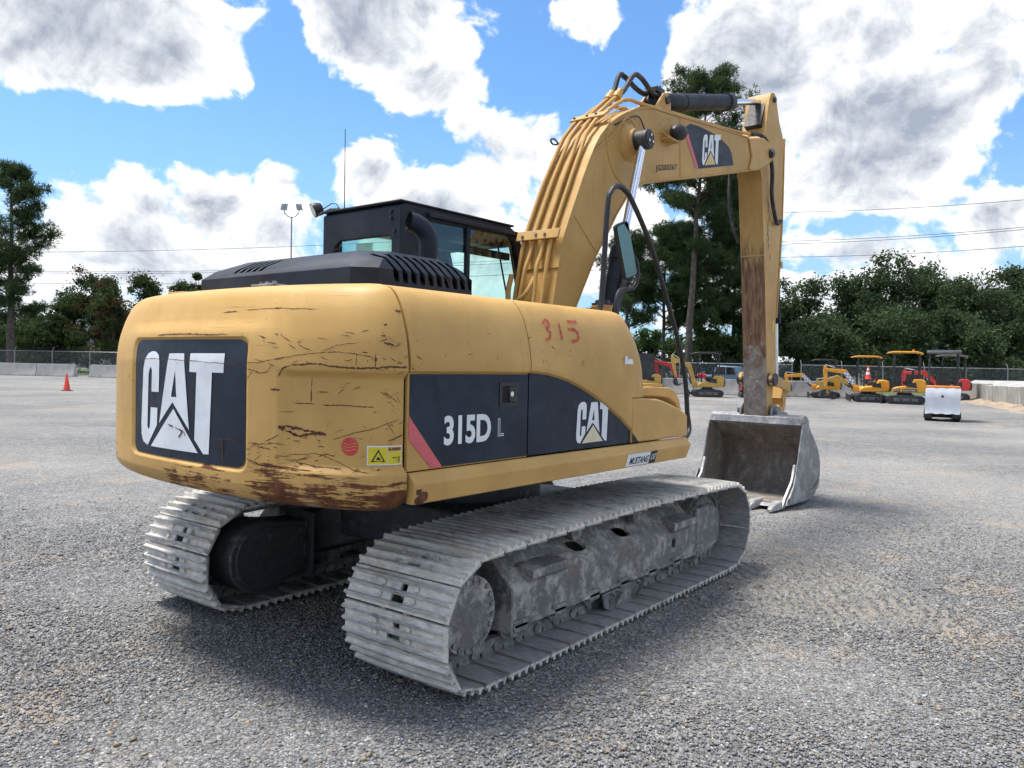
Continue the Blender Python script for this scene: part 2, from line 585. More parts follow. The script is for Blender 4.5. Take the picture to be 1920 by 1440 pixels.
def dirty_steel(name, base, light, brown, light_amt=0.5, brown_amt=0.4, scale=5.0, rough=0.62, metal=0.25, up=0.3, stretch=(1, 1, 1)):
    """bare or dusty undercarriage steel: dried grey mud, brown stains, rubbed bright spots"""
    m, T, b = new_mat(name)
    co0 = T.n('ShaderNodeTexCoord').outputs['Object']
    rnd = T.n('ShaderNodeObjectInfo').outputs['Random']
    off = T.n('ShaderNodeCombineXYZ', {0: T.math('MULTIPLY', rnd, 37.0), 1: T.math('MULTIPLY', rnd, 17.0), 2: 0.0}).outputs[0]
    co = T.n('ShaderNodeVectorMath', {0: T.scale(co0, stretch), 1: off}, operation='ADD').outputs[0]
    n1 = T.noise(co, scale, 10.0, 0.76, 0.3)
    n2 = T.noise(co, scale * 0.55, 6.0, 0.62)
    n3 = T.noise(co, scale * 5.0, 5.0, 0.65)
    nz = T.sep(T.n('ShaderNodeNewGeometry').outputs['Normal'])[2]
    c = T.mix(T.step(n3, 0.3, 0.7), tuple(v * 0.75 for v in base), tuple(v * 1.2 for v in base))
    lm = T.math('ADD', T.step(n1, 0.62 - 0.30 * light_amt, 0.78 - 0.25 * light_amt), T.math('MULTIPLY', T.step(nz, 0.3, 0.95), up), clamp=True)
    c = T.mix(T.math('MULTIPLY', lm, 0.85), c, light)
    c = T.mix(T.math('MULTIPLY', T.step(n2, 0.54, 0.70), brown_amt), c, brown)
    setin(T, b, 'Base Color', c)
    setin(T, b, 'Metallic', metal)
    setin(T, b, 'Roughness', T.step(n1, 0.3, 0.7, rough - 0.12, rough + 0.15))
    bump(T, b, T.math('ADD', T.math('MULTIPLY', n3, 0.5), n1), 0.5, 0.006)
    return m


def glass_mat(name, tint, alpha, rough=0.02):
    m = bpy.data.materials.new(name)
    m.use_nodes = True
    m.node_tree.nodes.clear()
    T = NT(m.node_tree)
    tr = T.n('ShaderNodeBsdfTransparent', {0: (*tint, 1)})
    gl = T.n('ShaderNodeBsdfGlossy', {0: (0.9, 0.95, 0.95, 1), 'Roughness': rough})
    fr = T.n('ShaderNodeFresnel', {0: 1.45})
    f = T.math('ADD', T.math('MULTIPLY', fr.outputs[0], 0.9), alpha, clamp=True)
    mx = T.n('ShaderNodeMixShader', {0: f, 1: tr.outputs[0], 2: gl.outputs[0]})
    T.n('ShaderNodeOutputMaterial', {0: mx.outputs[0]})
    return m


def leaf_mat(name, trans=0.25):
    m = bpy.data.materials.new(name)
    m.use_nodes = True
    m.node_tree.nodes.clear()
    T = NT(m.node_tree)
    at = T.n('ShaderNodeAttribute', attribute_name='tone').outputs['Color']
    df = T.n('ShaderNodeBsdfDiffuse', {0: at})
    tl = T.n('ShaderNodeBsdfTranslucent', {0: at})
    mx = T.n('ShaderNodeMixShader', {0: trans, 1: df.outputs[0], 2: tl.outputs[0]})
    T.n('ShaderNodeOutputMaterial', {0: mx.outputs[0]})
    return m


def film_mat():
    """frosted green film: scatters the daylight that comes through it"""
    m = bpy.data.materials.new('green_window_film')
    m.use_nodes = True
    m.node_tree.nodes.clear()
    T = NT(m.node_tree)
    co = T.n('ShaderNodeTexCoord').outputs['Object']
    c = T.mix(T.step(T.noise(co, 6.0, 5.0, 0.65), 0.35, 0.7), (0.42, 0.86, 0.78), (0.62, 0.93, 0.88))
    df = T.n('ShaderNodeBsdfDiffuse', {0: c})
    tl = T.n('ShaderNodeBsdfTranslucent', {0: c})
    mx = T.n('ShaderNodeMixShader', {0: 0.6, 1: df.outputs[0], 2: tl.outputs[0]})
    T.n('ShaderNodeOutputMaterial', {0: mx.outputs[0]})
    return m


def shoe_mat():
    """track shoe: pale dried mud between the grousers, blue-grey rubbed steel on their crests, smooth steel inside"""
    m, T, b = new_mat('shoe_steel')
    co0 = T.n('ShaderNodeTexCoord').outputs['Object']
    z = T.sep(co0)[2]
    rnd = T.n('ShaderNodeObjectInfo').outputs['Random']
    off = T.n('ShaderNodeCombineXYZ', {0: T.math('MULTIPLY', rnd, 37.0), 1: T.math('MULTIPLY', rnd, 17.0), 2: 0.0}).outputs[0]
    co = T.n('ShaderNodeVectorMath', {0: T.scale(co0, (1.0, 0.4, 1.0)), 1: off}, operation='ADD').outputs[0]
    n1 = T.noise(co, 9.0, 8.0, 0.7, 0.4)
    n2 = T.noise(co, 5.0, 6.0, 0.65)
    n3 = T.noise(co, 42.0, 5.0, 0.65)
    mud = T.mix(T.step(n3, 0.3, 0.7), (0.50, 0.47, 0.42), (0.73, 0.695, 0.635))
    steel = T.mix(T.step(n3, 0.3, 0.7), (0.17, 0.18, 0.20), (0.31, 0.325, 0.35))
    f = T.math('ADD', T.step(n1, 0.26, 0.50), T.math('MULTIPLY', T.step(z, 0.018, 0.029), -0.6), clamp=True)
    inside = T.step(z, -0.011, -0.0125)
    f = T.math('MULTIPLY', f, T.math('SUBTRACT', 1.0, T.math('MULTIPLY', inside, 0.72)))
    c = T.mix(f, steel, mud)
    c = T.mix(T.math('MULTIPLY', T.step(n2, 0.52, 0.68), 0.6), c, (0.33, 0.265, 0.20))
    c = T.mix(T.math('MULTIPLY', T.step(T.noise(co, 3.1, 5.0, 0.6), 0.55, 0.72), 0.5), c, (0.12, 0.115, 0.115))
    setin(T, b, 'Base Color', c)
    setin(T, b, 'Metallic', T.math('SUBTRACT', 0.5, T.math('MULTIPLY', f, 0.45)))
    setin(T, b, 'Roughness', T.math('ADD', T.math('SUBTRACT', 0.46, T.math('MULTIPLY', inside, 0.10)), T.math('MULTIPLY', f, 0.4)))
    bump(T, b, T.math('ADD', T.math('MULTIPLY', n3, 0.6), n1), 0.6, 0.007)
    return m


M = {}
M['yellow'] = paint('machine_paint', wear=0.3, streak=0.22, chips=0.55)
M['cwyellow'] = paint('counterweight_paint', wear=0.75, low=(1.03, 1.24), streak=0.12, chips=0.8)
M['skirt'] = paint('skirt_paint', wear=0.5, streak=0.15, chips=0.8)
M['boom'] = paint('boom_paint', col=(0.50, 0.294, 0.087), wear=0.3, streak=0.45, chips=0.5)
M['stickin'] = worn_stick('stick_inner_face')
M['navy'] = simple('navy_panel', (0.010, 0.017, 0.033), 0.5, var=0.35, scale=4.0, dust=0.04, spec=0.3)
M['black'] = simple('black_paint', (0.010, 0.0145, 0.026), 0.55, var=0.35, scale=3.0, dust=0.05, bumpy=0.05, spec=0.28)
M['blackplain'] = simple('black_plain', (0.014, 0.015, 0.018), 0.5, var=0.3)
M['dark'] = simple('dark_interior', (0.006, 0.007, 0.009), 0.85, var=0.2)
M['rubber'] = simple('rubber', (0.022, 0.023, 0.025), 0.6, var=0.3, dust=0.25, scale=12)
M['chrome'] = simple('chrome', (0.78, 0.79, 0.82), 0.10, metal=1.0, var=0.03)
M['decalwhite'] = simple('decal_white', (0.72, 0.75, 0.78), 0.45, var=0.06, scale=9.0, dust=0.12)
M['decalcream'] = simple('decal_cream', (0.66, 0.60, 0.42), 0.45, var=0.08, scale=9.0)
M['decalyel'] = simple('decal_yellow', (0.62, 0.47, 0.18), 0.5, var=0.1, scale=9.0)
M['pink'] = simple('faded_red_stripe', (0.60, 0.115, 0.13), 0.5, var=0.12, scale=5.0, dust=0.15)
M['reddot'] = simple('red_sticker', (0.50, 0.035, 0.035), 0.5, var=0.1, scale=9.0, dust=0.2)
M['chalkred'] = simple('red_marker', (0.48, 0.075, 0.04), 0.7, var=0.3, scale=30.0)
M['signyel'] = simple('sign_yellow', (0.62, 0.50, 0.02), 0.45, var=0.05)
M['signor'] = simple('sign_orange', (0.55, 0.24, 0.04), 0.45, var=0.05)
M['ink'] = simple('ink', (0.012, 0.012, 0.014), 0.6, var=0.1)
M['rust'] = simple('bare_rust', (0.10, 0.034, 0.016), 0.8, var=0.45, scale=22.0, bumpy=0.3)
M['rustpale'] = simple('pale_rust_line', (0.22, 0.10, 0.045), 0.8, var=0.4, scale=22.0)
M['shoe'] = shoe_mat()
M['frame'] = dirty_steel('frame_steel', (0.15, 0.15, 0.15), (0.50, 0.48, 0.445), (0.20, 0.135, 0.09), light_amt=0.60, brown_amt=0.5, scale=8.0, rough=0.6, metal=0.1, up=0.15)
M['link'] = dirty_steel('link_steel', (0.17, 0.172, 0.165), (0.42, 0.42, 0.40), (0.14, 0.09, 0.06), light_amt=0.5, brown_amt=0.35, scale=12.0, rough=0.65, metal=0.15, up=0.1)
M['hub'] = dirty_steel('hub_steel', (0.15, 0.15, 0.155), (0.36, 0.36, 0.355), (0.20, 0.15, 0.11), light_amt=0.6, brown_amt=0.5, scale=13.0, rough=0.6, metal=0.15, up=0.0)
M['drive'] = dirty_steel('drive_black', (0.042, 0.045, 0.052), (0.24, 0.235, 0.23), (0.06, 0.045, 0.035), light_amt=0.25, brown_amt=0.3, scale=5.0, rough=0.6, metal=0.0, up=0.05)
M['bucket'] = dirty_steel('bucket_steel', (0.20, 0.20, 0.205), (0.44, 0.44, 0.44), (0.19, 0.16, 0.14), light_amt=0.55, brown_amt=0.4, scale=4.0, rough=0.52, metal=0.35, up=0.1)
M['bucketin'] = dirty_steel('bucket_inside', (0.21, 0.18, 0.155), (0.42, 0.39, 0.35), (0.12, 0.075, 0.055), light_amt=0.48, brown_amt=0.6, scale=6.0, rough=0.7, metal=0.1, up=0.0, stretch=(1, 1, 0.6))
M['tooth'] = dirty_steel('tooth_steel', (0.34, 0.335, 0.33), (0.52, 0.51, 0.50), (0.30, 0.25, 0.2), light_amt=0.6, brown_amt=0.3, scale=9.0, rough=0.45, metal=0.5, up=0.1)
M['glass'] = glass_mat('cab_glass', (0.55, 0.84, 0.80), 0.05)
M['film'] = film_mat()
M['mirror'] = simple('mirror_glass', (0.17, 0.22, 0.215), 0.04, metal=1.0, var=0.02)
M['concrete'] = simple('concrete', (0.34, 0.335, 0.32), 0.85, var=0.22, scale=1.2, bumpy=0.2, dust=0.15)
M['concrete_b'] = dirty_steel('stained_concrete', (0.30, 0.29, 0.265), (0.44, 0.43, 0.40), (0.10, 0.09, 0.08), light_amt=0.5, brown_amt=0.7, scale=0.7, rough=0.85, metal=0.0, up=0.2, stretch=(1, 1, 0.35))
M['bark'] = simple('pine_bark', (0.075, 0.060, 0.050), 0.9, var=0.45, scale=4.0, bumpy=0.5)
M['leaf'] = leaf_mat('leaf', 0.32)
M['needle'] = leaf_mat('needle', 0.25)
M['stones'] = leaf_mat('gravel_stone', 0.0)
M['cone'] = simple('cone_orange', (0.80, 0.075, 0.045), 0.55, var=0.06)
M['conewhite'] = simple('cone_white', (0.75, 0.75, 0.74), 0.5, var=0.05)
M['galv'] = simple('galvanised', (0.30, 0.31, 0.32), 0.5, metal=0.5, var=0.12)
M['lampgrey'] = simple('lamp_grey', (0.11, 0.115, 0.12), 0.5, var=0.1)
M['wire'] = simple('wire', (0.05, 0.05, 0.055), 0.6, var=0.1)
M['miniyel'] = simple('mini_yellow', (0.70, 0.31, 0.022), 0.4, var=0.10, scale=3.0)
M['miniamber'] = simple('mini_amber', (0.55, 0.30, 0.05), 0.42, var=0.10, scale=3.0)
M['minicat'] = simple('mini_mustard', (0.48, 0.29, 0.06), 0.42, var=0.10, scale=3.0)
M['minired'] = simple('mini_red', (0.52, 0.035, 0.03), 0.4, var=0.10, scale=3.0)
M['miniorange'] = simple('mini_orange', (0.78, 0.25, 0.05), 0.42, var=0.10, scale=3.0)
M['miniblack'] = simple('mini_black', (0.018, 0.019, 0.022), 0.5, var=0.3, scale=5.0, dust=0.12)
M['minigrey'] = simple('mini_grey', (0.10, 0.105, 0.11), 0.5, var=0.2, scale=5.0)
M['checkblue'] = simple('check_blue', (0.10, 0.36, 0.62), 0.5, var=0.06)
M['sheet'] = simple('white_sheet', (0.74, 0.76, 0.80), 0.75, var=0.05, scale=3.0)
M['white'] = simple('white_paint', (0.74, 0.75, 0.76), 0.4, var=0.05)
M['pickup'] = simple('pickup_blue', (0.10, 0.16, 0.22), 0.3, var=0.06)
M['carglass'] = simple('dark_car_glass', (0.012, 0.016, 0.020), 0.08, var=0.05)
M['wallgrey'] = simple('building_wall', (0.42, 0.42, 0.42), 0.8, var=0.1, scale=0.4)
M['roof'] = simple('pale_metal_roof', (0.52, 0.53, 0.58), 0.6, var=0.08, scale=0.5)
M['grass'] = simple('verge_grass', (0.075, 0.12, 0.035), 0.9, var=0.4, scale=2.0, bumpy=0.5)


def mesh_fabric():
    m = bpy.data.materials.new('chain_link_fabric')
    m.use_nodes = True
    m.node_tree.nodes.clear()
    T = NT(m.node_tree)
    co = T.n('ShaderNodeTexCoord').outputs['Object']
    x, y, z = T.sep(co)
    u = T.math('MULTIPLY', T.math('ADD', x, z), 12.0)
    v = T.math('MULTIPLY', T.math('SUBTRACT', x, z), 12.0)
    a = T.math('ABSOLUTE', T.math('SUBTRACT', T.math('FRACT', u), 0.5))
    c = T.math('ABSOLUTE', T.math('SUBTRACT', T.math('FRACT', v), 0.5))
    w = T.math('GREATER_THAN', T.math('MAXIMUM', a, c), 0.45)
    df = T.n('ShaderNodeBsdfDiffuse', {0: (0.25, 0.26, 0.27, 1)})
    tr = T.n('ShaderNodeBsdfTransparent')
    mx = T.n('ShaderNodeMixShader', {0: w, 1: tr.outputs[0], 2: df.outputs[0]})
    T.n('ShaderNodeOutputMaterial', {0: mx.outputs[0]})
    return m


M['fabric'] = mesh_fabric()


def ground_mat():
    m, T, b = new_mat('gravel_ground')
    co = T.n('ShaderNodeTexCoord').outputs['Object']
    jit = T.n('ShaderNodeTexNoise', {'Vector': co, 'Scale': 30.0, 'Detail': 2.0}).outputs['Color']
    cj = T.n('ShaderNodeVectorMath', {0: co, 1: T.scale(jit, (0.02, 0.02, 0.02))}, operation='ADD').outputs[0]
    v1 = T.n('ShaderNodeTexVoronoi', {'Vector': cj, 'Scale': 62.0}, feature='F1')
    v2 = T.n('ShaderNodeTexVoronoi', {'Vector': cj, 'Scale': 21.0}, feature='F1')
    tone = T.sep(v1.outputs['Color'])
    tone2 = T.sep(v2.outputs['Color'])
    stone = T.mix(T.step(tone[0], 0.0, 1.0), (0.125, 0.128, 0.132), (0.34, 0.336, 0.328))
    stone = T.mix(T.step(tone[1], 0.90, 0.97), stone, (0.52, 0.51, 0.49))
    stone = T.mix(T.math('MULTIPLY', T.step(tone2[0], 0.55, 1.0), 0.25), stone, (0.07, 0.078, 0.09))
    mott = T.noise(co, 5.5, 6.0, 0.75)
    stone = T.mix(T.step(mott, 0.42, 0.62, 0.0, 0.42), stone, (0.080, 0.084, 0.092))
    stone = T.mix(T.step(T.noise(co, 16.0, 4.0, 0.7), 0.60, 0.68, 0.0, 0.5), stone, (0.40, 0.395, 0.38))
    gap = T.step(v1.outputs['Distance'], 0.42, 0.75)
    stone = T.mix(T.math('MULTIPLY', gap, 0.55), stone, (0.045, 0.046, 0.05))
    # pale powder driven into lanes, tan clay showing through
    along = T.n('ShaderNodeVectorMath', {0: co, 1: (0.64, -0.77, 0.0)}, operation='DOT_PRODUCT').outputs['Value']
    across = T.n('ShaderNodeVectorMath', {0: co, 1: (0.77, 0.64, 0.0)}, operation='DOT_PRODUCT').outputs['Value']
    lane = T.noise(T.n('ShaderNodeCombineXYZ', {0: T.math('MULTIPLY', along, 0.07), 1: T.math('MULTIPLY', across, 0.34), 2: 0.0}).outputs[0], 1.0, 7.0, 0.66, 0.3)
    patch = T.noise(co, 0.16, 7.0, 0.66)
    spot = T.noise(co, 0.85, 6.0, 0.66)
    fines = T.math('ADD', T.math('MULTIPLY', T.step(lane, 0.40, 0.72), 0.45), T.math('MULTIPLY', T.step(patch, 0.40, 0.66), 0.60), clamp=True)
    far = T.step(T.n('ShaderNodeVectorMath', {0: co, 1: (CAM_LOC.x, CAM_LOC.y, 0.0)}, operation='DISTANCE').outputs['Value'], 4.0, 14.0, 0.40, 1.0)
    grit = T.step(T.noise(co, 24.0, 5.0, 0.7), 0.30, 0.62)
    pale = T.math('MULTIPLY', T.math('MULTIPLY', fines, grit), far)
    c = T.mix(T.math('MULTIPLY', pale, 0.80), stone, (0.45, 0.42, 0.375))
    clay = T.math('MULTIPLY', T.step(spot, 0.53, 0.66), T.step(patch, 0.34, 0.54))
    clay = T.math('MULTIPLY', clay, grit)
    c = T.mix(T.math('MULTIPLY', clay, 0.68), c, (0.42, 0.32, 0.22))
    # ribs left by the tracks when the machine last pivoted on the spot
    rel = T.n('ShaderNodeVectorMath', {0: co, 1: (0.1, 0.0, 0.0)}, operation='SUBTRACT').outputs[0]
    rx, ry, rz_ = T.sep(rel)
    rad = T.math('SQRT', T.math('ADD', T.math('MULTIPLY', rx, rx), T.math('MULTIPLY', ry, ry)))
    rad = T.math('ADD', rad, T.math('MULTIPLY', T.math('SUBTRACT', spot, 0.5), 0.35))
    ang = T.math('MULTIPLY', T.math('ARCTAN2', ry, rx), 180 / pi)
    ring = T.math('MULTIPLY', T.math('MULTIPLY', T.step(rad, 1.85, 2.35), T.step(rad, 3.45, 3.15)), T.math('MULTIPLY', T.step(ang, -78.0, -58.0), T.step(ang, -10.0, -24.0)))
    wave = T.math('SINE', T.math('MULTIPLY', rad, 62.0))
    c = T.mix(T.math('MULTIPLY', T.math('MULTIPLY', ring, grit), T.step(wave, -1.0, 0.8, 0.15, 0.6)), c, (0.30, 0.255, 0.195))
    setin(T, b, 'Base Color', c)
    setin(T, b, 'Roughness', 0.86)
    setin(T, b, 'Specular IOR Level', 0.3)
    h = T.math('SUBTRACT', 1.0, v1.outputs['Distance'])
    h = T.math('ADD', h, T.math('MULTIPLY', T.math('SUBTRACT', 1.0, v2.outputs['Distance']), 0.9))
    h = T.math('ADD', h, T.math('MULTIPLY', T.noise(co, 3.0, 4.0, 0.6), 1.2))
    h = T.math('ADD', h, T.math('MULTIPLY', T.math('MULTIPLY', wave, ring), 0.8))
    bump(T, b, h, 0.9, 0.018)
    return m


M['ground'] = ground_mat()
# ------------------------------------------------------------------ the yard


def ground_z(x, y):
    """gentle hollows and the rib marks of a track that turned here"""
    return 0.0


def build_ground():
    # fine sheet near the camera, coarse out to the horizon
    xs = [-900, -300, -100, -40, -20, -10] + list(np.linspace(-6, 12, 91)) + [16, 24, 40, 70, 120, 300, 900]
    ys = [-900, -300, -100, -40, -20, -12] + list(np.linspace(-8, 10, 91)) + [16, 24, 40, 70, 120, 300, 900]
    rng = np.random.RandomState(3)
    rows = []
    for x in xs:
        row = []
        for y in ys:
            z = 0.0
            if -6 < x < 12 and -8 < y < 10:
                # gentle hollows
                z += -0.006 + 0.006 * sin(x * 1.7 + 0.6 * y) * cos(y * 1.3 - 0.4 * x)
                z = min(z, 0.004)
            row.append((x, y, z))
        rows.append(row)
    g = MB().grid(rows).build('ground', M['ground'], recalc=False)
    if g.data.polygons[0].normal.z < 0:
        g.data.flip_normals()
    tag(g, kind='structure')
    return g


build_ground()


def build_gravel():
    """loose crushed stone lying on the near part of the yard"""
    rng = np.random.RandomState(11)
    n = 220000
    # sample distances so that nearer ground gets denser cover
    d = 2.1 + (rng.rand(n) ** 0.85) * 7.4
    t = (rng.rand(n) - 0.5) * 2 * 0.86
    base = np.array([CAM_LOC.x, CAM_LOC.y])
    fw = np.array([FWD.x, FWD.y])
    fw /= np.linalg.norm(fw)
    rt = np.array([fw[1], -fw[0]])
    P = base + d[:, None] * fw + (t * d)[:, None] * rt
    size = 0.0042 + 0.0062 * rng.rand(n) ** 2.5
    big_ = rng.rand(n) < 0.012
    size = np.where(big_, size * 1.9, size)
    # keep clear of the shoes that stand on the ground
    onshoe = (np.abs(P[:, 0] - 0.24) < 1.62) & ((np.abs(P[:, 1] + 0.995) < 0.36) | (np.abs(P[:, 1] - 0.995) < 0.36))
    rr = np.hypot(P[:, 0] - 0.1, P[:, 1])
    an = np.degrees(np.arctan2(P[:, 1], P[:, 0] - 0.1))
    rubbed = (rr > 2.0) & (rr < 3.3) & (an > -68) & (an < -18)
    keep = ~onshoe & (rng.rand(n) > np.clip((d - 4.5) / 4.8, 0, 1)) & ~(rubbed & (rng.rand(n) < 0.6))
    P, size, big_ = P[keep], size[keep], big_[keep]
    n = len(P)
    octa = np.array([(1, 0, 0), (0, 1, 0), (-1, 0, 0), (0, -1, 0), (0, 0, 0.75), (0, 0, -0.6)], float)
    tri = np.array([(0, 1, 4), (1, 2, 4), (2, 3, 4), (3, 0, 4), (1, 0, 5), (2, 1, 5), (3, 2, 5), (0, 3, 5)])
    V = octa[None] * (0.65 + 0.7 * rng.rand(n, 6, 1)) + (rng.rand(n, 6, 3) - 0.5) * 0.55
    V *= size[:, None, None] * np.array([1.25, 0.95, 0.75])
    a = rng.rand(n) * 2 * pi
    ca, sa = np.cos(a)[:, None], np.sin(a)[:, None]
    b = (rng.rand(n) - 0.5) * 1.2
    cb, sb = np.cos(b)[:, None], np.sin(b)[:, None]
    y2 = V[:, :, 1] * cb - V[:, :, 2] * sb
    z2 = V[:, :, 1] * sb + V[:, :, 2] * cb
    x3 = V[:, :, 0] * ca - y2 * sa
    y3 = V[:, :, 0] * sa + y2 * ca
    W = np.stack([x3 + P[:, 0:1], y3 + P[:, 1:2], z2 + (size * 0.32)[:, None] - 0.003], 2)
    k = rng.rand(n)
    tone = 0.13 + 0.21 * k ** 1.2
    light = rng.rand(n) < 0.035
    tone = np.where(light, 0.36 + 0.2 * rng.rand(n), tone)
    warm = (rng.rand(n) - 0.5) * 0.08
    C = np.stack([tone * (0.99 + warm), tone * 0.99, tone * (1.01 - warm), np.ones(n)], 1)
    tan_ = (rng.rand(n) < 0.06) | (big_ & (rng.rand(n) < 0.4))
    C[tan_, :3] = np.array([0.30, 0.235, 0.17]) * (0.7 + 0.5 * rng.rand(tan_.sum(), 1))
    C = np.repeat(C, 6, 0)
    F = (tri[None] + (np.arange(n) * 6)[:, None, None]).reshape(-1, 3)
    me = np_mesh('loose_gravel', W.reshape(-1, 3), F, M['stones'], C)
    o = link('loose_gravel', me)
    tag(o, 'loose grey crushed stone covering the yard in the foreground', 'gravel', kind='stuff')


build_gravel()
# ------------------------------------------------------------------ background: yard edge, trees, parked machines


def rot2(x, y, a):
    return x * cos(a) - y * sin(a), x * sin(a) + y * cos(a)


def place(u, d, v=690.0):
    """ground point seen at photo column u, d metres ahead"""
    p = CAM_LOC + (FWD + RIGHT * ((u - 960.0) / FOCAL_PX)) * d
    return p.x, p.y


# --- concrete barriers
BARRIER = MB().prism([(-0.30, 0.0), (-0.30, 0.07), (-0.17, 0.30), (-0.10, 0.86), (0.10, 0.86), (0.17, 0.30), (0.30, 0.07), (0.30, 0.0)], 'x', -1.48, 1.48).mesh('road_barrier')
BARRIER.materials.append(M['concrete'])


def barrier(x, y, ang, label, group):
    o = link('road_barrier', BARRIER, None, 0.02)
    o.location = (x, y, 0)
    o.rotation_euler = (0, 0, ang)
    tag(o, label, 'barrier', group)
    return o


def barrier_row(p, q, group, labels):
    p, q = Vector((*p, 0)), Vector((*q, 0))
    d = q - p
    n = len(labels)
    a = atan2(d.y, d.x)
    for i, lb in enumerate(labels):
        c = p + d * ((i + 0.5) / n)
        o = barrier(c.x, c.y, a, lb, group)
        o.scale = (d.length / n / 3.0, 1.0, 1.08)


barrier_row((20.2, 64.3), (23.35, 58.9), 'barriers by the entrance', ['concrete barrier under the lone pine, far left', 'concrete barrier left of the gap behind the orange cone'])
barrier_row((23.75, 57.4), (26.6, 51.8), 'barriers by the entrance', ['concrete barrier right of the gap, beside the counterweight', 'concrete barrier behind the left edge of the counterweight'])
_n = ['second', 'third', 'fourth', 'fifth', 'sixth', 'seventh']
barrier_row((37.2, 21.2), (41.3, 14.4), 'low barriers behind the machines',
            ['concrete barrier behind the small cab machine', 'concrete barrier left of the black-canopy digger', 'concrete barrier in front of the blue pickup'])
barrier_row((41.45, 14.2), (45.2, 8.5), 'low barriers behind the machines',
            ['concrete barrier behind the big stick', 'concrete barrier behind the blue-checked digger', 'concrete barrier hidden behind the yellow-canopy diggers'])


# --- concrete loading wall at the right
def dock_wall():
    a, b = Vector((53.5, 4.9, 0)), Vector((33.0, -2.1, 0))
    d = (b - a)
    L = d.length
    root = empty('loading_wall', (a.x, a.y, 0), atan2(d.y, d.x))
    tag(root, 'long stained concrete wall with rubble on top at the right edge', 'wall')
    n = 6
    for i in range(n):
        x0, x1 = L * i / n, L * (i + 1) / n - 0.02
        MB().box(x0, x1, 0.0, 0.55, 0, 0.98 + 0.03 * sin(i * 2.1)).build('wall_block', M['concrete_b'], root, bevel=0.02)
    mb = MB()
    rng = random.Random(4)
    rows = []
    for i in range(50):
        x = L * i / 49
        rows.append([(x, y, 0.90 + (0.16 + 0.10 * rng.random()) * (1 if 0 < j < 5 else 0)) for j, y in enumerate((0.56, 1.0, 1.8, 3.0, 4.5, 6.5))])
    mb.grid(rows)
    mb.build('rubble_fill', M['concrete'], root, angle=80)
    # spill of soil along the foot
    rows = []
    for i in range(60):
        x = L * i / 59
        h = 0.10 + 0.12 * rng.random()
        rows.append([(x, -0.9 - 0.5 * rng.random(), -0.01), (x, -0.45, h * 0.5), (x, -0.02, h)])
    MB().grid(rows).build('soil_spill', M['soil'], root, angle=80)


M['soil'] = simple('soil', (0.30, 0.235, 0.17), 0.95, var=0.35, scale=3.0, bumpy=0.5)
dock_wall()


# --- traffic cones
def cone(x, y, h, label, striped=False, z=0.0):
    root = empty('traffic_cone', (x, y, z))
    tag(root, label, 'cone')
    MB().prism([(-0.19, -0.19), (0.19, -0.19), (0.19, 0.19), (-0.19, 0.19)], 'z', 0, 0.03).build('base', M['blackplain'] if not striped else M['cone'], root, bevel=0.01)
    mt = [M['cone'], M['conewhite']]
    prof = [(0.03, 0.15), (h * 0.34, 0.110), (h * 0.52, 0.085), (h * 0.66, 0.067), (h * 0.80, 0.050), (h, 0.025)]
    for i in range(5):
        (t0, r0), (t1, r1) = prof[i], prof[i + 1]
        k = 1 if (striped and i in (1, 3)) else 0
        MB().cyl((0, 0, t0), (0, 0, t1), r0, r1, 20).build('band' if k else 'body', mt[k], root)


cone(12.06, 34.26, 0.80, 'bright orange traffic cone standing alone on the gravel')
cone(*place(1627, 42.4), 0.72, 'orange and white striped cone on a digger under the trees', True, 1.165)


# --- chain-link fence behind
def fence(p, q, n, h, label, z0=0.0):
    p, q = Vector((*p, 0)), Vector((*q, 0))
    d = q - p
    L = d.length
    root = empty('chain_link_fence', (p.x, p.y, z0), atan2(d.y, d.x))
    tag(root, label, 'fence')
    post = MB().cyl((0, 0, 0), (0, 0, h + 0.05), 0.035, n=8).tube([(0, 0, h + 0.02), (0.0, 0.2, h + 0.32)], 0.02, 6).mesh('post')
    post.materials.append(M['galv'])
    for i in range(n + 1):
        o = link('post', post, root)
        o.location = (L * i / n, 0, 0)
    MB().cyl((0, 0, h), (L, 0, h), 0.024, n=6).build('top_rail', M['galv'], root)
    for k in range(3):
        MB().cyl((0, 0.05 + 0.06 * k, h + 0.10 + 0.09 * k), (L, 0.05 + 0.06 * k, h + 0.10 + 0.09 * k), 0.006, n=4).build('barbed_wire', M['wire'], root)
    MB().add([(0, 0, 0.02), (L, 0, 0.02), (L, 0, h), (0, 0, h)], [(0, 1, 2, 3)]).build('wire_mesh', M['fabric'], root, smooth=False)


fence((17.0, 75.0), (33.0, 52.0), 9, 1.9, 'chain-link fence behind the barriers on the left')
fence((43.0, 24.5), (49.5, 14.0), 5, 1.9, 'chain-link fence in front of the tall pines')
fence((49.8, 13.5), (60.0, -2.0), 7, 1.9, 'chain-link fence under the dark trees on the right')

# --- grass verge and road beyond the fence
for nm, pts, z in (('verge', [(15.5, 79.0), (33.5, 53.0), (60.0, 70.0), (40.0, 100.0)], 0.004), ('verge', [(43.5, 25.0), (62.5, -4.0), (110.0, 5.0), (85.0, 45.0)], 0.004)):
    g = MB().add([(x, y, z) for x, y in pts], [(0, 1, 2, 3)]).build(nm, M['grass'], smooth=False)
    if g.data.polygons[0].normal.z < 0:
        g.data.flip_normals()
    tag(g, kind='structure')
g = MB().add([(x, y, 0.009) for x, y in [(30.0, 79.0), (40.0, 63.5), (46.0, 67.0), (36.0, 83.0)]], [(0, 1, 2, 3)]).build('road', simple('road_asphalt', (0.11, 0.11, 0.112), 0.85, var=0.2), smooth=False)
if g.data.polygons[0].normal.z < 0:
    g.data.flip_normals()
tag(g, kind='structure')


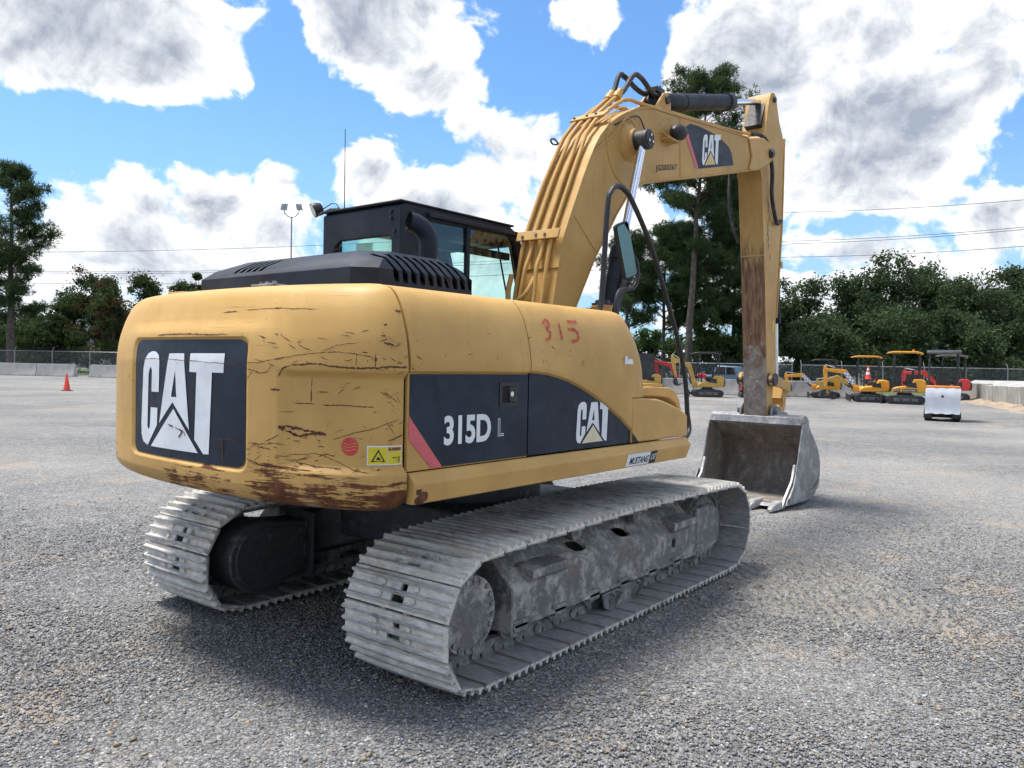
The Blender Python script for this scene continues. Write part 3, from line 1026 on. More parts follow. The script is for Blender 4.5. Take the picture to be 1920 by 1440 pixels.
# ------------------------------------------------------------------ trees
def leaf_cloud(rng, centres, radii, n_each, size, flat_=0.75):
    """leaf-sized quads spread through clumps; returns verts, quads, clump index"""
    C = np.repeat(centres, n_each, 0)
    R = np.repeat(radii, n_each)
    n = len(C)
    d = rng.normal(size=(n, 3))
    d /= np.linalg.norm(d, axis=1)[:, None]
    P = C + rng.normal(size=(n, 3)) * (R * 0.62)[:, None] * np.array([1, 1, flat_])
    u = rng.normal(size=(n, 3))
    u /= np.linalg.norm(u, axis=1)[:, None]
    w = rng.normal(size=(n, 3))
    w -= u * (u * w).sum(1)[:, None]
    w /= np.linalg.norm(w, axis=1)[:, None]
    s = size * (0.6 + 0.8 * rng.rand(n))[:, None]
    V = np.stack([P - u * s - w * s * 0.5, P + u * s - w * s * 0.5, P + u * s * 0.7 + w * s * 0.6, P - u * s * 0.7 + w * s * 0.6], 1)
    return V, np.arange(n * 4).reshape(-1, 4)


def tones(rng, n, base, var, k=4):
    """leaf colour, each leaf its own"""
    c = np.array(base)[None] * (1 + (rng.rand(n, 1) - 0.5) * 2 * var)
    c[:, 0] *= 1 + (rng.rand(n) - 0.5) * 0.35
    c = np.concatenate([c, np.ones((n, 1))], 1)
    return np.repeat(c, k, 0)


def limb(mb, p0, p1, r0, r1, rng, n=6):
    pts = []
    p0, p1 = Vector(p0), Vector(p1)
    L = (p1 - p0).length
    for i in range(n + 1):
        k = i / n
        j = L * 0.04 * sin(pi * k)
        pts.append(p0 + (p1 - p0) * k + Vector((rng.uniform(-1, 1) * j, rng.uniform(-1, 1) * j, L * 0.06 * sin(pi * k))))
    mb.tube(pts, r0, 7, r1=r1)


def pine(name, x, y, h, crown0, spread, seed, label, lean=(0, 0), tone=(0.058, 0.090, 0.040), gaps=0.2, group='tall pines', trunk_r=0.26, dens=1.0):
    rng = np.random.RandomState(seed)
    pr = random.Random(seed)
    root = empty(name, (x, y, 0))
    tag(root, label, 'tree', group)
    tr = MB()
    pts = [(lean[0] * k ** 1.5, lean[1] * k ** 1.5, h * 0.97 * k) for k in np.linspace(0, 1, 10)]
    pts = [(a + pr.uniform(-0.05, 0.05), b + pr.uniform(-0.05, 0.05), c) for a, b, c in pts]
    tr.tube(pts, trunk_r, 10, r1=0.04)
    cs, rs = [], []
    z = crown0
    while z < h:
        k = (z - crown0) / (h - crown0)
        reach = spread * (0.60 + 0.50 * sin(pi * min(1, k * 0.85 + 0.15))) * (1 - 0.35 * k ** 5)
        for b in range(pr.choice((2, 3, 3, 4))):
            if pr.random() < gaps:
                continue
            a = pr.uniform(0, 2 * pi)
            L = reach * pr.uniform(0.45, 1.1)
            bx, by = lean[0] * (z / h) ** 1.5, lean[1] * (z / h) ** 1.5
            e = (bx + L * cos(a), by + L * sin(a), z + L * pr.uniform(-0.15, 0.65))
            limb(tr, (bx, by, z), e, 0.055 * (1.3 - k), 0.015, pr, 5)
            m = max(2, int(L / 0.55))
            for j in range(m):
                t = 0.38 + 0.62 * (j + pr.random() * 0.6) / m
                for q in range(2):
                    w = pr.uniform(-1, 1) * 0.32 * L * t
                    cs.append((bx + (e[0] - bx) * t - sin(a) * w, by + (e[1] - by) * t + cos(a) * w, z + (e[2] - z) * t + pr.uniform(-0.05, 0.35)))
                    rs.append(pr.uniform(0.38, 0.75))
        z += pr.uniform(0.35, 0.75)
    for q in range(26):
        a = pr.uniform(0, 2 * pi)
        q_ = spread * 0.42 * pr.random() ** 0.5
        cs.append((lean[0] + q_ * cos(a), lean[1] + q_ * sin(a), h - 0.1 - q_ * 0.55 - pr.uniform(0.0, 1.2)))
        rs.append(0.45)
    tr.build('trunk', M['bark'], root, recalc=False)
    # needle tufts: sprays of narrow blades pointing out and up
    C = np.array(cs)
    R = np.array(rs)
    nt = int(16 * dens)
    T0 = np.repeat(C, nt, 0)
    RR = np.repeat(R, nt)
    d = rng.normal(size=(len(T0), 3))
    d /= np.linalg.norm(d, axis=1)[:, None]
    tc = T0 + d * (RR * rng.rand(len(T0)) ** 0.5)[:, None] * np.array([1.1, 1.1, 0.8])
    nb = 7
    P = np.repeat(tc, nb, 0)
    n = len(P)
    u = rng.normal(size=(n, 3)) + np.array([0, 0, 0.6])
    u /= np.linalg.norm(u, axis=1)[:, None]
    w = np.cross(u, rng.normal(size=(n, 3)))
    w /= np.linalg.norm(w, axis=1)[:, None]
    L = (0.20 + 0.14 * rng.rand(n))[:, None]
    ww = 0.020
    V = np.stack([P - w * ww, P + w * ww, P + u * L + w * ww * 0.5, P + u * L - w * ww * 0.5], 1)
    col = tones(rng, n, tone, 0.35)
    me = np_mesh('crown', V.reshape(-1, 3), np.arange(n * 4).reshape(-1, 4), M['needle'], col)
    link('crown', me, root)
    return root


def broadleaf(name, x, y, h, w, seed, label, tone=(0.045, 0.075, 0.026), trunk_h=0.25, clumps=60, leaves=130, size=0.13, group='trees', split=1, brown=0.0):
    rng = np.random.RandomState(seed)
    pr = random.Random(seed)
    root = empty(name, (x, y, 0))
    tag(root, label, 'tree', group)
    tr = MB()
    cs, rs = [], []
    base = []
    for s in range(split):
        a = pr.uniform(0, 6.28)
        top = (cos(a) * w * 0.12 * (split > 1), sin(a) * w * 0.12 * (split > 1), h * (trunk_h + 0.18))
        limb(tr, (0.1 * s, 0.06 * s, -0.05), top, 0.14 + 0.012 * h, 0.08, pr)
        base.append(top)
    lobes = []
    for i in range(11):
        a = pr.uniform(0, 2 * pi)
        v = (i + pr.random()) / 11
        prof = sqrt(max(0.05, 1 - ((v - 0.40) / 0.66) ** 2))
        rr = w * 0.36 * prof * pr.uniform(0.35, 1.15)
        lobes.append((rr * cos(a), rr * sin(a), h * (trunk_h + 0.05 + (0.88 - trunk_h) * v * pr.uniform(0.88, 1.0)), w * pr.uniform(0.17, 0.28)))
    for i in range(clumps):
        lx, ly, lz, lr = lobes[i % 11]
        d = Vector((pr.gauss(0, 1), pr.gauss(0, 1), pr.gauss(0, 0.8))).normalized() * lr * pr.random() ** 0.4
        c = (lx + d.x, ly + d.y, max(h * trunk_h * 0.6, min(h, lz + d.z)))
        cs.append(c)
        rs.append(pr.uniform(0.06, 0.12) * w)
        if i % 4 == 0:
            limb(tr, base[i % len(base)], c, 0.06, 0.012, pr, 4)
    tr.build('trunk', M['bark'], root, recalc=False)
    V, F = leaf_cloud(rng, np.array(cs), np.array(rs), leaves, size)
    n = len(V)
    col = tones(rng, n, tone, 0.40)
    if brown > 0:
        b = np.repeat(rng.rand(clumps) < brown, leaves)
        b = np.repeat(b, 4)
        col[b, :3] = np.array([0.085, 0.066, 0.036]) * (0.7 + 0.6 * rng.rand(b.sum(), 1))
    me = np_mesh('crown', V.reshape(-1, 3), F, M['leaf'], col)
    link('crown', me, root)
    return root


# lone pine at the left edge
x, y = place(20, 66)
pine('pine_tree', x, y, 17.0, 4.6, 3.3, 21, 'lone tall pine at the left edge of the yard', gaps=0.12, group='tall pines', trunk_r=0.36, dens=1.3)
# pines behind the boom
x, y = place(1288, 60)
pine('pine_tree', x, y, 23.4, 13.2, 3.9, 33, 'tallest pine, its crown rising above the boom', lean=(0.9, -0.7), gaps=0.06, trunk_r=0.30, dens=1.4, tone=(0.066, 0.10, 0.045))
x, y = place(1304, 63.5)
pine('pine_tree', x, y, 17.0, 5.2, 4.6, 41, 'dense pine between the boom cylinder and the stick', lean=(1.6, -1.2), gaps=0.05, trunk_r=0.28, dens=1.6, tone=(0.066, 0.105, 0.045))
x, y = place(1242, 66)
pine('pine_tree', x, y, 12.5, 4.6, 3.4, 47, 'mid-height pine showing between the boom cylinder and the two trunks', gaps=0.08, trunk_r=0.2, dens=1.4, tone=(0.062, 0.10, 0.043))
x, y = place(1172, 64)
pine('pine_tree', x, y, 12.0, 4.6, 2.8, 52, 'shorter pine seen past the mirror and grab rail', gaps=0.25, trunk_r=0.22)
x, y = place(1372, 68)
pine('pine_tree', x, y, 12.8, 2.2, 3.3, 57, 'shaggy pine hugging the left edge of the stick', gaps=0.05, trunk_r=0.22, dens=1.3, tone=(0.05, 0.085, 0.03))
# small trees in the middle
for u, d, h, w, sd, lb, tn in ((1215, 58, 4.3, 3.0, 61, 'small bushy tree beside the grab rail', (0.055, 0.09, 0.035)), (1262, 80, 4.4, 5.0, 62, 'distant low tree between the two pine trunks', (0.055, 0.085, 0.035)),
                               (1335, 62, 5.4, 4.6, 63, 'rounded tree over the black-canopy digger', (0.06, 0.10, 0.03)), (1385, 60, 4.0, 4.4, 64, 'dark shrub behind the blue pickup', (0.035, 0.06, 0.022)),
                               (1120, 82, 7.5, 5.0, 65, 'tree behind the filler cap', (0.05, 0.08, 0.03))):
    x, y = place(u, d)
    broadleaf('small_tree', x, y, h, w, sd, lb, tn, trunk_h=0.12, clumps=46, leaves=110, size=0.11, group='small trees in the middle distance')
# left group
for u, d, h, w, sd, br, lb, tn in ((45, 78, 5.8, 6.5, 71, 0.0, 'low dark tree right of the lone pine trunk', (0.062, 0.10, 0.04)), (118, 80, 9.2, 5.4, 72, 0.05, 'airy tree with open crown left of the brownish one', (0.05, 0.075, 0.03)),
                                   (182, 79, 10.8, 5.4, 73, 0.18, 'tall dark tree in the middle of the left group', (0.055, 0.085, 0.036)), (212, 74, 8.6, 5.6, 74, 0.45, 'tree with brownish autumn leaves on the left', (0.066, 0.085, 0.036)),
                                   (262, 80, 11.0, 5.6, 75, 0.05, 'tall tree rising just left of the counterweight', (0.055, 0.08, 0.032)), (98, 73, 5.0, 5.0, 76, 0.1, 'low bush behind the fence by the white car', (0.05, 0.075, 0.03)),
                                   (345, 95, 11.8, 5.0, 77, 0.0, 'distant treetop showing over the counterweight crown', (0.06, 0.09, 0.036)), (370, 92, 12.0, 2.2, 78, 0.0, 'thin distant treetop beside the engine hood', (0.06, 0.09, 0.036)),
                                   (-25, 80, 7.0, 6.0, 79, 0.0, 'dark tree cut off by the left edge', (0.04, 0.065, 0.025)), (300, 84, 7.5, 6.0, 80, 0.0, 'low tree behind the counterweight edge', (0.045, 0.07, 0.028))):
    x, y = place(u, d)
    broadleaf('broadleaf_tree', x, y, h, w, sd, lb, tn, trunk_h=0.05, clumps=99, leaves=120, size=0.10, group='trees on the left', brown=br)
# dark grove on the right
for u, d, h, w, sd, lb in ((1500, 74, 10.2, 7.4, 81, 'dark oak right of the stick, leftmost of the grove'), (1572, 78, 11.4, 7.8, 82, 'dark oak behind the blue-checked digger'), (1640, 76, 13.0, 8.2, 83, 'tall dark oak behind the yellow canopies'),
                           (1712, 79, 12.4, 8.0, 84, 'dark oak above the red digger'), (1780, 76, 11.0, 7.4, 85, 'dark oak above the white-sheeted machine'), (1835, 72, 11.6, 7.6, 86, 'oak with many trunks near the right edge'),
                           (1905, 76, 12.2, 8.4, 87, 'dark oak cut off by the right edge'), (1965, 74, 11.5, 8.0, 88, 'rightmost dark oak, mostly out of frame'),
                           (1540, 66, 6.0, 7.0, 89, 'low dark tree between the stick and the diggers'), (1690, 67, 6.5, 8.0, 90, 'low dark tree behind the electric digger'), (1800, 66, 6.0, 7.0, 91, 'low dark tree beside the loading wall')):
    x, y = place(u, d)
    broadleaf('oak_tree', x, y, h, w, sd, lb, (0.064, 0.095, 0.046), trunk_h=0.03, clumps=144, leaves=150, size=0.105, group='dark trees on the right', split=3 if sd == 86 else 1)
# far wood along the horizon
rng = np.random.RandomState(5)
cs = []
for u in np.linspace(-300, 2220, 520):
    d = rng.uniform(105, 130)
    px, py = place(u, d)
    cs.append((px + rng.uniform(-2, 2), py + rng.uniform(-2, 2), rng.uniform(0.3, 5.2)))
V, F = leaf_cloud(rng, np.array(cs), rng.uniform(1.2, 2.6, len(cs)), 150, 0.20)
me = np_mesh('far_wood', V.reshape(-1, 3), F, M['leaf'], tones(rng, len(V), (0.055, 0.085, 0.04), 0.35))
tag(link('far_wood', me), 'far low wood along the horizon', 'wood', kind='stuff')


# ------------------------------------------------------------------ small excavators
def mini(label, u, d, heading, body, sc=1.0, roof=None, cab=False, pose=(0.95, -1.9, 0.0), frontc=None, check=False, sheet=False, text=None, roofc=None, blade=True, boom=True, fold=None, post_n=4, beacon=False):
    """compact tracked digger; heading is the way its boom points, in degrees"""
    x, y = place(u, d)
    root = empty('mini_excavator', (x, y, 0), radians(heading), sc)
    tag(root, label, 'mini excavator', 'small excavators parked in a row')
    bm_, fm = M[body], M[frontc or body]
    # rubber tracks
    for s in (-1, 1):
        out = []
        for cx, a0 in ((0.62, -90), (-0.62, 90)):
            for k in range(9):
                a = radians(a0 + 22.5 * k)
                out.append((cx + 0.19 * cos(a), 0.20 + 0.19 * sin(a)))
        t = MB().prism(out, 'y', s * 0.30, s * 0.53).build('track', M['miniblack'], root, bevel=0.02)
        MB().box(-0.55, 0.55, min(s * 0.531, s * 0.545), max(s * 0.531, s * 0.545), 0.13, 0.27).build('track_frame', M['minigrey'], root, bevel=0.01)
        for k in range(4):
            cx = -0.6 + 0.4 * k
            MB().cyl((cx, s * 0.531, 0.20), (cx, s * 0.56, 0.20), 0.11 if k in (0, 3) else 0.06, n=14).build('wheel', M['miniblack'], root)
    MB().box(-0.35, 0.35, -0.30, 0.30, 0.22, 0.44).cyl((0, 0, 0.44), (0, 0, 0.52), 0.28, n=20).build('undercarriage', M['miniblack'], root)
    if blade:
        MB().prism([(0.98, 0.04), (1.05, 0.06), (1.02, 0.22), (1.05, 0.36), (0.99, 0.38), (0.96, 0.2)], 'y', -0.55, 0.55).build('blade', M['miniblack'], root, bevel=0.01)
        for s in (-1, 1):
            MB().box(0.5, 0.98, s * 0.22 - 0.03, s * 0.22 + 0.03, 0.16, 0.24).build('blade_arm', M['miniblack'], root)
    # house
    MB().prism([(-0.78, 0.55), (-0.83, 0.75), (-0.80, 1.08), (-0.62, 1.16), (-0.30, 1.14), (-0.22, 0.86), (0.30, 0.80), (0.52, 0.72), (0.56, 0.54)], 'y', -0.50, 0.50).build('house', bm_, root, bevel=0.05, seg=3)
    MB().prism([(-0.86, 0.56), (-0.90, 0.8), (-0.86, 1.0), (-0.70, 1.0), (-0.70, 0.56)], 'y', -0.46, 0.46).build('counterweight', M['miniblack'] if not sheet else bm_, root, bevel=0.05, seg=3)
    MB().prism([(-0.45, 0.75), (-0.40, 1.0), (-0.05, 0.96), (0.0, 0.80)], 'y', -0.512, -0.502).build('side_vent', M['miniblack'], root)
    MB().prism([(-0.45, 0.75), (-0.40, 1.0), (-0.05, 0.96), (0.0, 0.80)], 'y', 0.502, 0.512).build('side_vent', M['miniblack'], root)
    MB().box(-0.28, 0.12, -0.22, 0.22, 0.9, 1.06).box(-0.34, -0.24, -0.22, 0.22, 1.06, 1.58).build('seat', M['miniblack'], root, bevel=0.05, seg=3)
    for s in (-1, 1):
        MB().tube([(0.30, s * 0.14, 0.80), (0.32, s * 0.14, 1.2), (0.26, s * 0.14, 1.3)], 0.02, 6).build('control_lever', M['miniblack'], root)
    # roof or cab
    zt = 2.35
    if cab:
        c = MB().prism([(-0.42, 1.05), (-0.42, zt - 0.06), (-0.36, zt), (0.42, zt), (0.52, zt - 0.1), (0.60, 1.5), (0.58, 0.78), (-0.2, 0.80)], 'y', -0.46, 0.46).build('cab', M['miniblack'], root)
        cut(c, [MB().prism([(-0.37, 1.1), (-0.37, zt - 0.06), (0.42, zt - 0.06), (0.47, zt - 0.12), (0.55, 1.5), (0.53, 0.84), (-0.15, 0.86)], 'y', -0.41, 0.41),
                MB().prism([(-0.30, 1.35), (-0.30, zt - 0.14), (0.36, zt - 0.14), (0.48, 1.5), (0.47, 1.2)], 'y', -1, 1), MB().box(-1, 1, -0.36, 0.36, 1.42, zt - 0.15)])
        for s in (-1, 1):
            MB().add([(-0.30, s * 0.44, 1.35), (-0.30, s * 0.44, zt - 0.14), (0.36, s * 0.44, zt - 0.14), (0.48, s * 0.44, 1.5), (0.47, s * 0.44, 1.2)], [(0, 1, 2, 3, 4)]).build('window', M['glass'], root, smooth=False)
    elif roof:
        xs = (-0.55, 0.50) if post_n == 4 else (-0.55,)
        for px in xs:
            for s in (-1, 1):
                MB().tube([(px + (0.0 if px < 0 else 0.02), s * 0.43, 0.85), (px, s * 0.43, zt - 0.25), (px + (0.05 if px < 0 else -0.05), s * 0.42, zt - 0.04)], 0.03, 8).build('canopy_post', M['miniblack'], root)
        MB().prism([(-0.68, zt - 0.10), (-0.66, zt - 0.01), (-0.40, zt + 0.06), (0.50, zt + 0.06), (0.78, zt + 0.01), (0.86, zt - 0.05), (0.5, zt - 0.02), (-0.4, zt - 0.02)], 'y', -0.52, 0.52).build('canopy', M[roofc or 'miniblack'], root, bevel=0.03, seg=3)
        if beacon:
            MB().lathe((-0.3, -0.35, zt + 0.06), (0, 0, 1), [(0, 0.05), (0.09, 0.045), (0.10, 0)], 12).build('beacon', M['miniorange'], root)
    # boom, arm and bucket
    if boom:
        MB().prism([(0.52, 0.50), (0.80, 0.50), (0.82, 0.82), (0.54, 0.82)], 'y', -0.12, 0.12).build('swing_post', fm, root, bevel=0.02)
        k = pose[0]
        B0 = Vector((0.68, 0.76))
        ln = (0.95, 0.95)
        B1 = B0 + Vector((cos(k), sin(k))) * ln[0]
        B2 = B1 + Vector((cos(k - 0.85), sin(k - 0.85))) * ln[1]
        A2 = B2 + Vector((cos(pose[1]), sin(pose[1]))) * 1.05

        def beam(pts, ws):
            L, Rr = [], []
            for i, p in enumerate(pts):
                a = pts[max(i - 1, 0)]
                b = pts[min(i + 1, len(pts) - 1)]
                t = (b - a).normalized()
                nn = Vector((-t.y, t.x))
                L.append(tuple(p + nn * ws[i]))
                Rr.append(tuple(p - nn * ws[i]))
            return L + Rr[::-1]
        b_ = MB().prism(beam([B0, (B0 + B1) / 2, B1, (B1 + B2) / 2, B2], [0.07, 0.11, 0.13, 0.10, 0.07]), 'y', -0.085, 0.085).build('boom', fm, root, bevel=0.015)
        if check:
            # blue and white chequer wrap on the lower boom
            axis = (B1 - B0)
            nn = Vector((-axis.y, axis.x)).normalized()
            for s in (-1, 1):
                for i in range(7):
                    for j in range(2):
                        p = B0 + axis * (0.22 + 0.11 * i) + nn * (-0.085 + 0.085 * j)
                        q = [p, p + axis * 0.11, p + axis * 0.11 + nn * 0.085, p + nn * 0.085]
                        MB().add([(v.x, s * 0.0865, v.y) for v in q], [(0, 1, 2, 3)]).build('check', M['checkblue'] if (i + j) % 2 else M['white'], b_, smooth=False)
        MB().prism(beam([B2 - (A2 - B2) * 0.2, B2, A2], [0.05, 0.11, 0.055]), 'y', -0.07, 0.07).build('arm', fm, root, bevel=0.012)
        # rams
        def ram(p, q, f):
            m = p + (q - p) * f
            MB().cyl((p.x, 0, p.y), (m.x, 0, m.y), 0.045, n=12).build('ram', M['miniblack'], root)
            MB().cyl((m.x, 0, m.y), (q.x, 0, q.y), 0.024, n=10).build('ram_rod', M['chrome'], root)
        n1 = Vector((-(B1 - B0).y, (B1 - B0).x)).normalized()
        ram(B0 + Vector((0.16, -0.06)), (B0 + B1) / 2 + Vector((0.22, 0.05)), 0.55)
        ram(B1 + n1 * 0.16 - (B1 - B0) * 0.15, B2 - (A2 - B2) * 0.2 + Vector((0, 0.06)), 0.6)
        ang = pose[2]
        bp = [(0.0, 0.06), (0.14, 0.02), (0.26, -0.12), (0.28, -0.30), (0.16, -0.42), (-0.14, -0.44), (-0.12, -0.40), (0.10, -0.36), (0.0, -0.1)]
        pts = []
        for a, b in bp:
            ca, sa = cos(ang), sin(ang)
            pts.append((A2.x + a * ca - b * sa, A2.y + a * sa + b * ca))
        low = min(p[1] for p in pts)
        if low < 0.01:
            pts = [(a, b - low + 0.01) for a, b in pts]
        MB().prism(pts, 'y', -0.24, 0.24).build('bucket', M['miniblack'], root, bevel=0.01)
    if text:
        for i, (s_, a0, a1, z0, z1) in enumerate(text):
            MB().box(a0 - 0.03, a1 + 0.03, 0.5145, 0.5165, z0 - 0.025, z1 + 0.025).build('name_plate', M['ink'], root)
            lettering('name', s_, lambda a, b: (a1 + (a0 - a1) * a, 0.5185, z0 + (z1 - z0) * b), M['white'], root, bold=0.01)
    if sheet:
        # white cover hung over the tail, ragged at the hem
        rows = []
        for i in range(9):
            k = i / 8
            rows.append([(-0.93 - 0.03 * sin(6 * k) - 0.02 * sin(j * 1.7 + i), -0.52 + 1.04 * j / 10, 1.12 - 0.86 * k - 0.015 * sin(j * 2.1)) for j in range(11)])
        mb = MB().grid(rows)
        mb.grid([[(p[0] + 0.004, p[1], p[2]) for p in r] for r in rows])
        mb.build('white_cover', M['sheet'], root, angle=80)
        MB().add([(-0.985, -0.02, 0.80), (-0.985, 0.06, 0.83), (-0.985, 0.02, 0.90), (-0.985, -0.03, 0.86)], [(0, 1, 2, 3)]).build('cover_patch', M['ink'], root, smooth=False)
        MB().box(-0.90, -0.62, -0.50, 0.50, 1.10, 1.20).build('tail_beam', M['miniorange'], root, bevel=0.02)
    return root


mini('small mustard digger with dark cab beside the nose of the big machine', 1213, 47.5, 118, 'minicat', 1.0, cab=True, pose=(1.0, -2.0, 0.4))
mini('mustard digger with black canopy, boom folded to the left', 1326, 44.0, 122, 'minicat', 1.02, roof=True, pose=(1.25, -1.75, -0.6))
mini('red digger half hidden behind the mustard one with black canopy', 1296, 48.5, 118, 'minired', 1.08, roof=None, pose=(1.05, -1.9, -0.5))
mini('small red digger peeping out left of the big stick', 1400, 44.5, 30, 'minired', 0.7, roof=None, pose=(1.0, -2.0, 0.0), blade=False)
mini('amber digger with checked boom, left of the checked pair', 1548, 45.5, 112, 'miniyel', 0.92, roof=True, post_n=2, pose=(0.75, -1.72, 0.2), check=True)
mini('mustard digger with yellow canopy behind the checked boom', 1626, 43.0, 108, 'minicat', 1.0, roof=True, roofc='miniyel', pose=(0.5, -2.3, -0.3))
mini('yellow digger with long checked boom reaching left', 1632, 41.0, 112, 'miniyel', 1.0, roof=None, pose=(0.95, -1.62, 0.1), check=True)
mini('yellow and black electric digger with yellow canopy', 1698, 39.6, 104, 'miniyel', 1.08, roof=True, roofc='miniyel', text=[('JCB', 0.28, 0.48, 0.60, 0.68), ('ELECTRIC', -0.42, 0.12, 0.60, 0.67)], boom=False, beacon=True)
mini('bright red digger with open canopy beside the loading wall', 1786, 45.5, 100, 'minired', 1.08, roof=True, roofc='minigrey', pose=(0.80, -1.5, 0.0))
mini('orange digger with a white sheet over its tail, nearest of the row', 1768, 27.0, 10, 'miniorange', 0.98, roof=True, sheet=True, pose=(0.5, -1.2, 0.0), blade=True)


# ------------------------------------------------------------------ parked road vehicles
def car(name, label, u, d, heading, mat_, kind, cat):
    x, y = place(u, d)
    root = empty(name, (x, y, 0), radians(heading))
    tag(root, label, cat)
    if kind == 'pickup':
        body = [(-2.7, 0.45), (-2.72, 1.02), (-0.55, 1.05), (-0.35, 1.08), (0.0, 1.72), (1.25, 1.76), (1.55, 1.15), (2.55, 1.05), (2.72, 0.85), (2.72, 0.45)]
        glass = [[(0.02, 1.18), (0.16, 1.62), (0.62, 1.66), (0.62, 1.18)], [(0.70, 1.18), (0.70, 1.66), (1.16, 1.67), (1.40, 1.20)]]
    else:
        body = [(-2.2, 0.40), (-2.28, 0.85), (-2.1, 1.0), (-1.7, 1.50), (0.25, 1.52), (1.05, 1.02), (2.05, 0.88), (2.25, 0.7), (2.22, 0.40)]
        glass = [[(-1.75, 1.05), (-1.55, 1.42), (-0.75, 1.45), (-0.75, 1.03)], [(-0.67, 1.03), (-0.67, 1.45), (0.18, 1.45), (0.80, 1.03)]]
    MB().prism(body, 'y', -0.90, 0.90).build('body', mat_, root, bevel=0.07, seg=3)
    for s in (-1, 1):
        for gl in glass:
            MB().prism(gl, 'y', s * 0.901, s * 0.912).build('window', M['carglass'], root)
        for wx in (-1.55, 1.5):
            w = MB().cyl((wx, s * 0.72, 0.34), (wx, s * 0.93, 0.34), 0.34, n=20).build('wheel', M['rubber'], root, bevel=0.02)
            MB().cyl((wx, s * 0.9305, 0.34), (wx, s * 0.94, 0.34), 0.20, n=16).build('rim', M['galv'], w)
    return root


car('pickup_truck', 'slate blue pickup parked behind the barrier and the big stick', 1385, 52.5, 100, M['pickup'], 'pickup', 'truck')
car('parked_car', 'white car parked behind the fence by the lone pine', 62, 88, 100, M['white'], 'car', 'car')
car('parked_car', 'white car left of the lone pine trunk', 8, 90, 100, M['white'], 'car', 'car')


# ------------------------------------------------------------------ buildings
def building(label, u, d, heading, w, dp, h, roof_h, roofm):
    x, y = place(u, d)
    root = empty('warehouse', (x, y, 0), radians(heading))
    tag(root, label, 'building')
    MB().box(-w / 2, w / 2, -dp / 2, dp / 2, 0, h).build('wall', M['wallgrey'], root)
    rf = MB().prism([(-dp / 2 - 0.4, h + 0.004), (0, h + roof_h), (dp / 2 + 0.4, h + 0.004)], 'x', -w / 2 - 0.3, w / 2 + 0.3).build('roof', roofm, root)
    for k in range(int(w / 1.5)):
        MB().box(-w / 2 + 1.5 * k, -w / 2 + 1.5 * k + 0.06, -dp / 2 - 0.41, -dp / 2 - 0.30, h - 0.05, h + 0.12).build('roof_rib', roofm, root)
    for k in range(int(w / 4)):
        MB().box(-w / 2 + 1.2 + 4 * k, -w / 2 + 3.6 + 4 * k, -dp / 2 - 0.03, -dp / 2 - 0.002, 0.0, h * 0.75).build('door', M['minigrey'], root)
    return root


building('low warehouse with pale metal roof behind the pine trunks', 1262, 92, 100, 14, 10, 1.9, 1.6, M['roof'])
building('pale flat building behind the left trees', 60, 110, 100, 24, 12, 6.4, 0.3, M['roof'])
building('low pale shed under the right grove', 1660, 95, 80, 30, 8, 2.4, 0.8, M['wallgrey'])


# ------------------------------------------------------------------ lamp mast, wires
def lamp_mast(u, d, h, label, s=1.0):
    x, y = place(u, d)
    root = empty('lamp_mast', (x, y, 0), radians(YAW - 90))
    tag(root, label, 'lamp post')
    MB().tube([(0, 0, 0), (0, 0, h)], 0.10 * s, 8, r1=0.06 * s).build('pole', M['galv'], root)
    for k in (-1, 1):
        MB().tube(smooth_simple([(0, 0, h - 0.1), (0.35 * s * k, 0, h + 0.05), (0.62 * s * k, 0, h + 0.35 * s), (0.66 * s * k, 0, h + 0.6 * s)]), 0.04 * s, 6).build('arm', M['galv'], root)
        cx = 0.70 * s * k
        MB().hexa([(cx - 0.24 * s, -0.15, h + 0.60 * s), (cx + 0.24 * s, -0.15, h + 0.60 * s), (cx + 0.24 * s, 0.15, h + 0.60 * s), (cx - 0.24 * s, 0.15, h + 0.60 * s),
                   (cx - 0.24 * s - 0.1 * k, -0.12, h + 1.12 * s), (cx + 0.24 * s - 0.1 * k, -0.12, h + 1.12 * s), (cx + 0.24 * s - 0.1 * k, 0.12, h + 1.12 * s), (cx - 0.24 * s - 0.1 * k, 0.12, h + 1.12 * s)]).build('lamp_head', M['minicat'] if False else M['galv'], root, bevel=0.02)
    return root


def smooth_simple(pts, n=5):
    out = []
    for i in range(len(pts) - 1):
        for k in range(n):
            out.append(tuple(Vector(pts[i]).lerp(Vector(pts[i + 1]), k / n)))
    out.append(pts[-1])
    return out


lamp_mast(543, 70, 14.0, 'double-headed lamp mast rising behind the engine hood', 1.0)
lamp_mast(1361, 120, 15.0, 'tiny distant lamp mast between the pines and the stick', 1.0)


def wire(p, q, sag, label):
    P, Q = Vector(p), Vector(q)
    pts = []
    for i in range(25):
        k = i / 24
        v = P.lerp(Q, k)
        v.z -= sag * 4 * k * (1 - k)
        pts.append(v)
    o = MB().tube(pts, 0.022, 5).build('power_line', M['wire'])
    tag(o, label, 'power line', 'overhead power lines')


def far(u, v, d):
    p = CAM_LOC + (FWD + RIGHT * ((u - 960.0) / FOCAL_PX) - UP * ((v - 720.0) / FOCAL_PX)) * d
    return tuple(p)


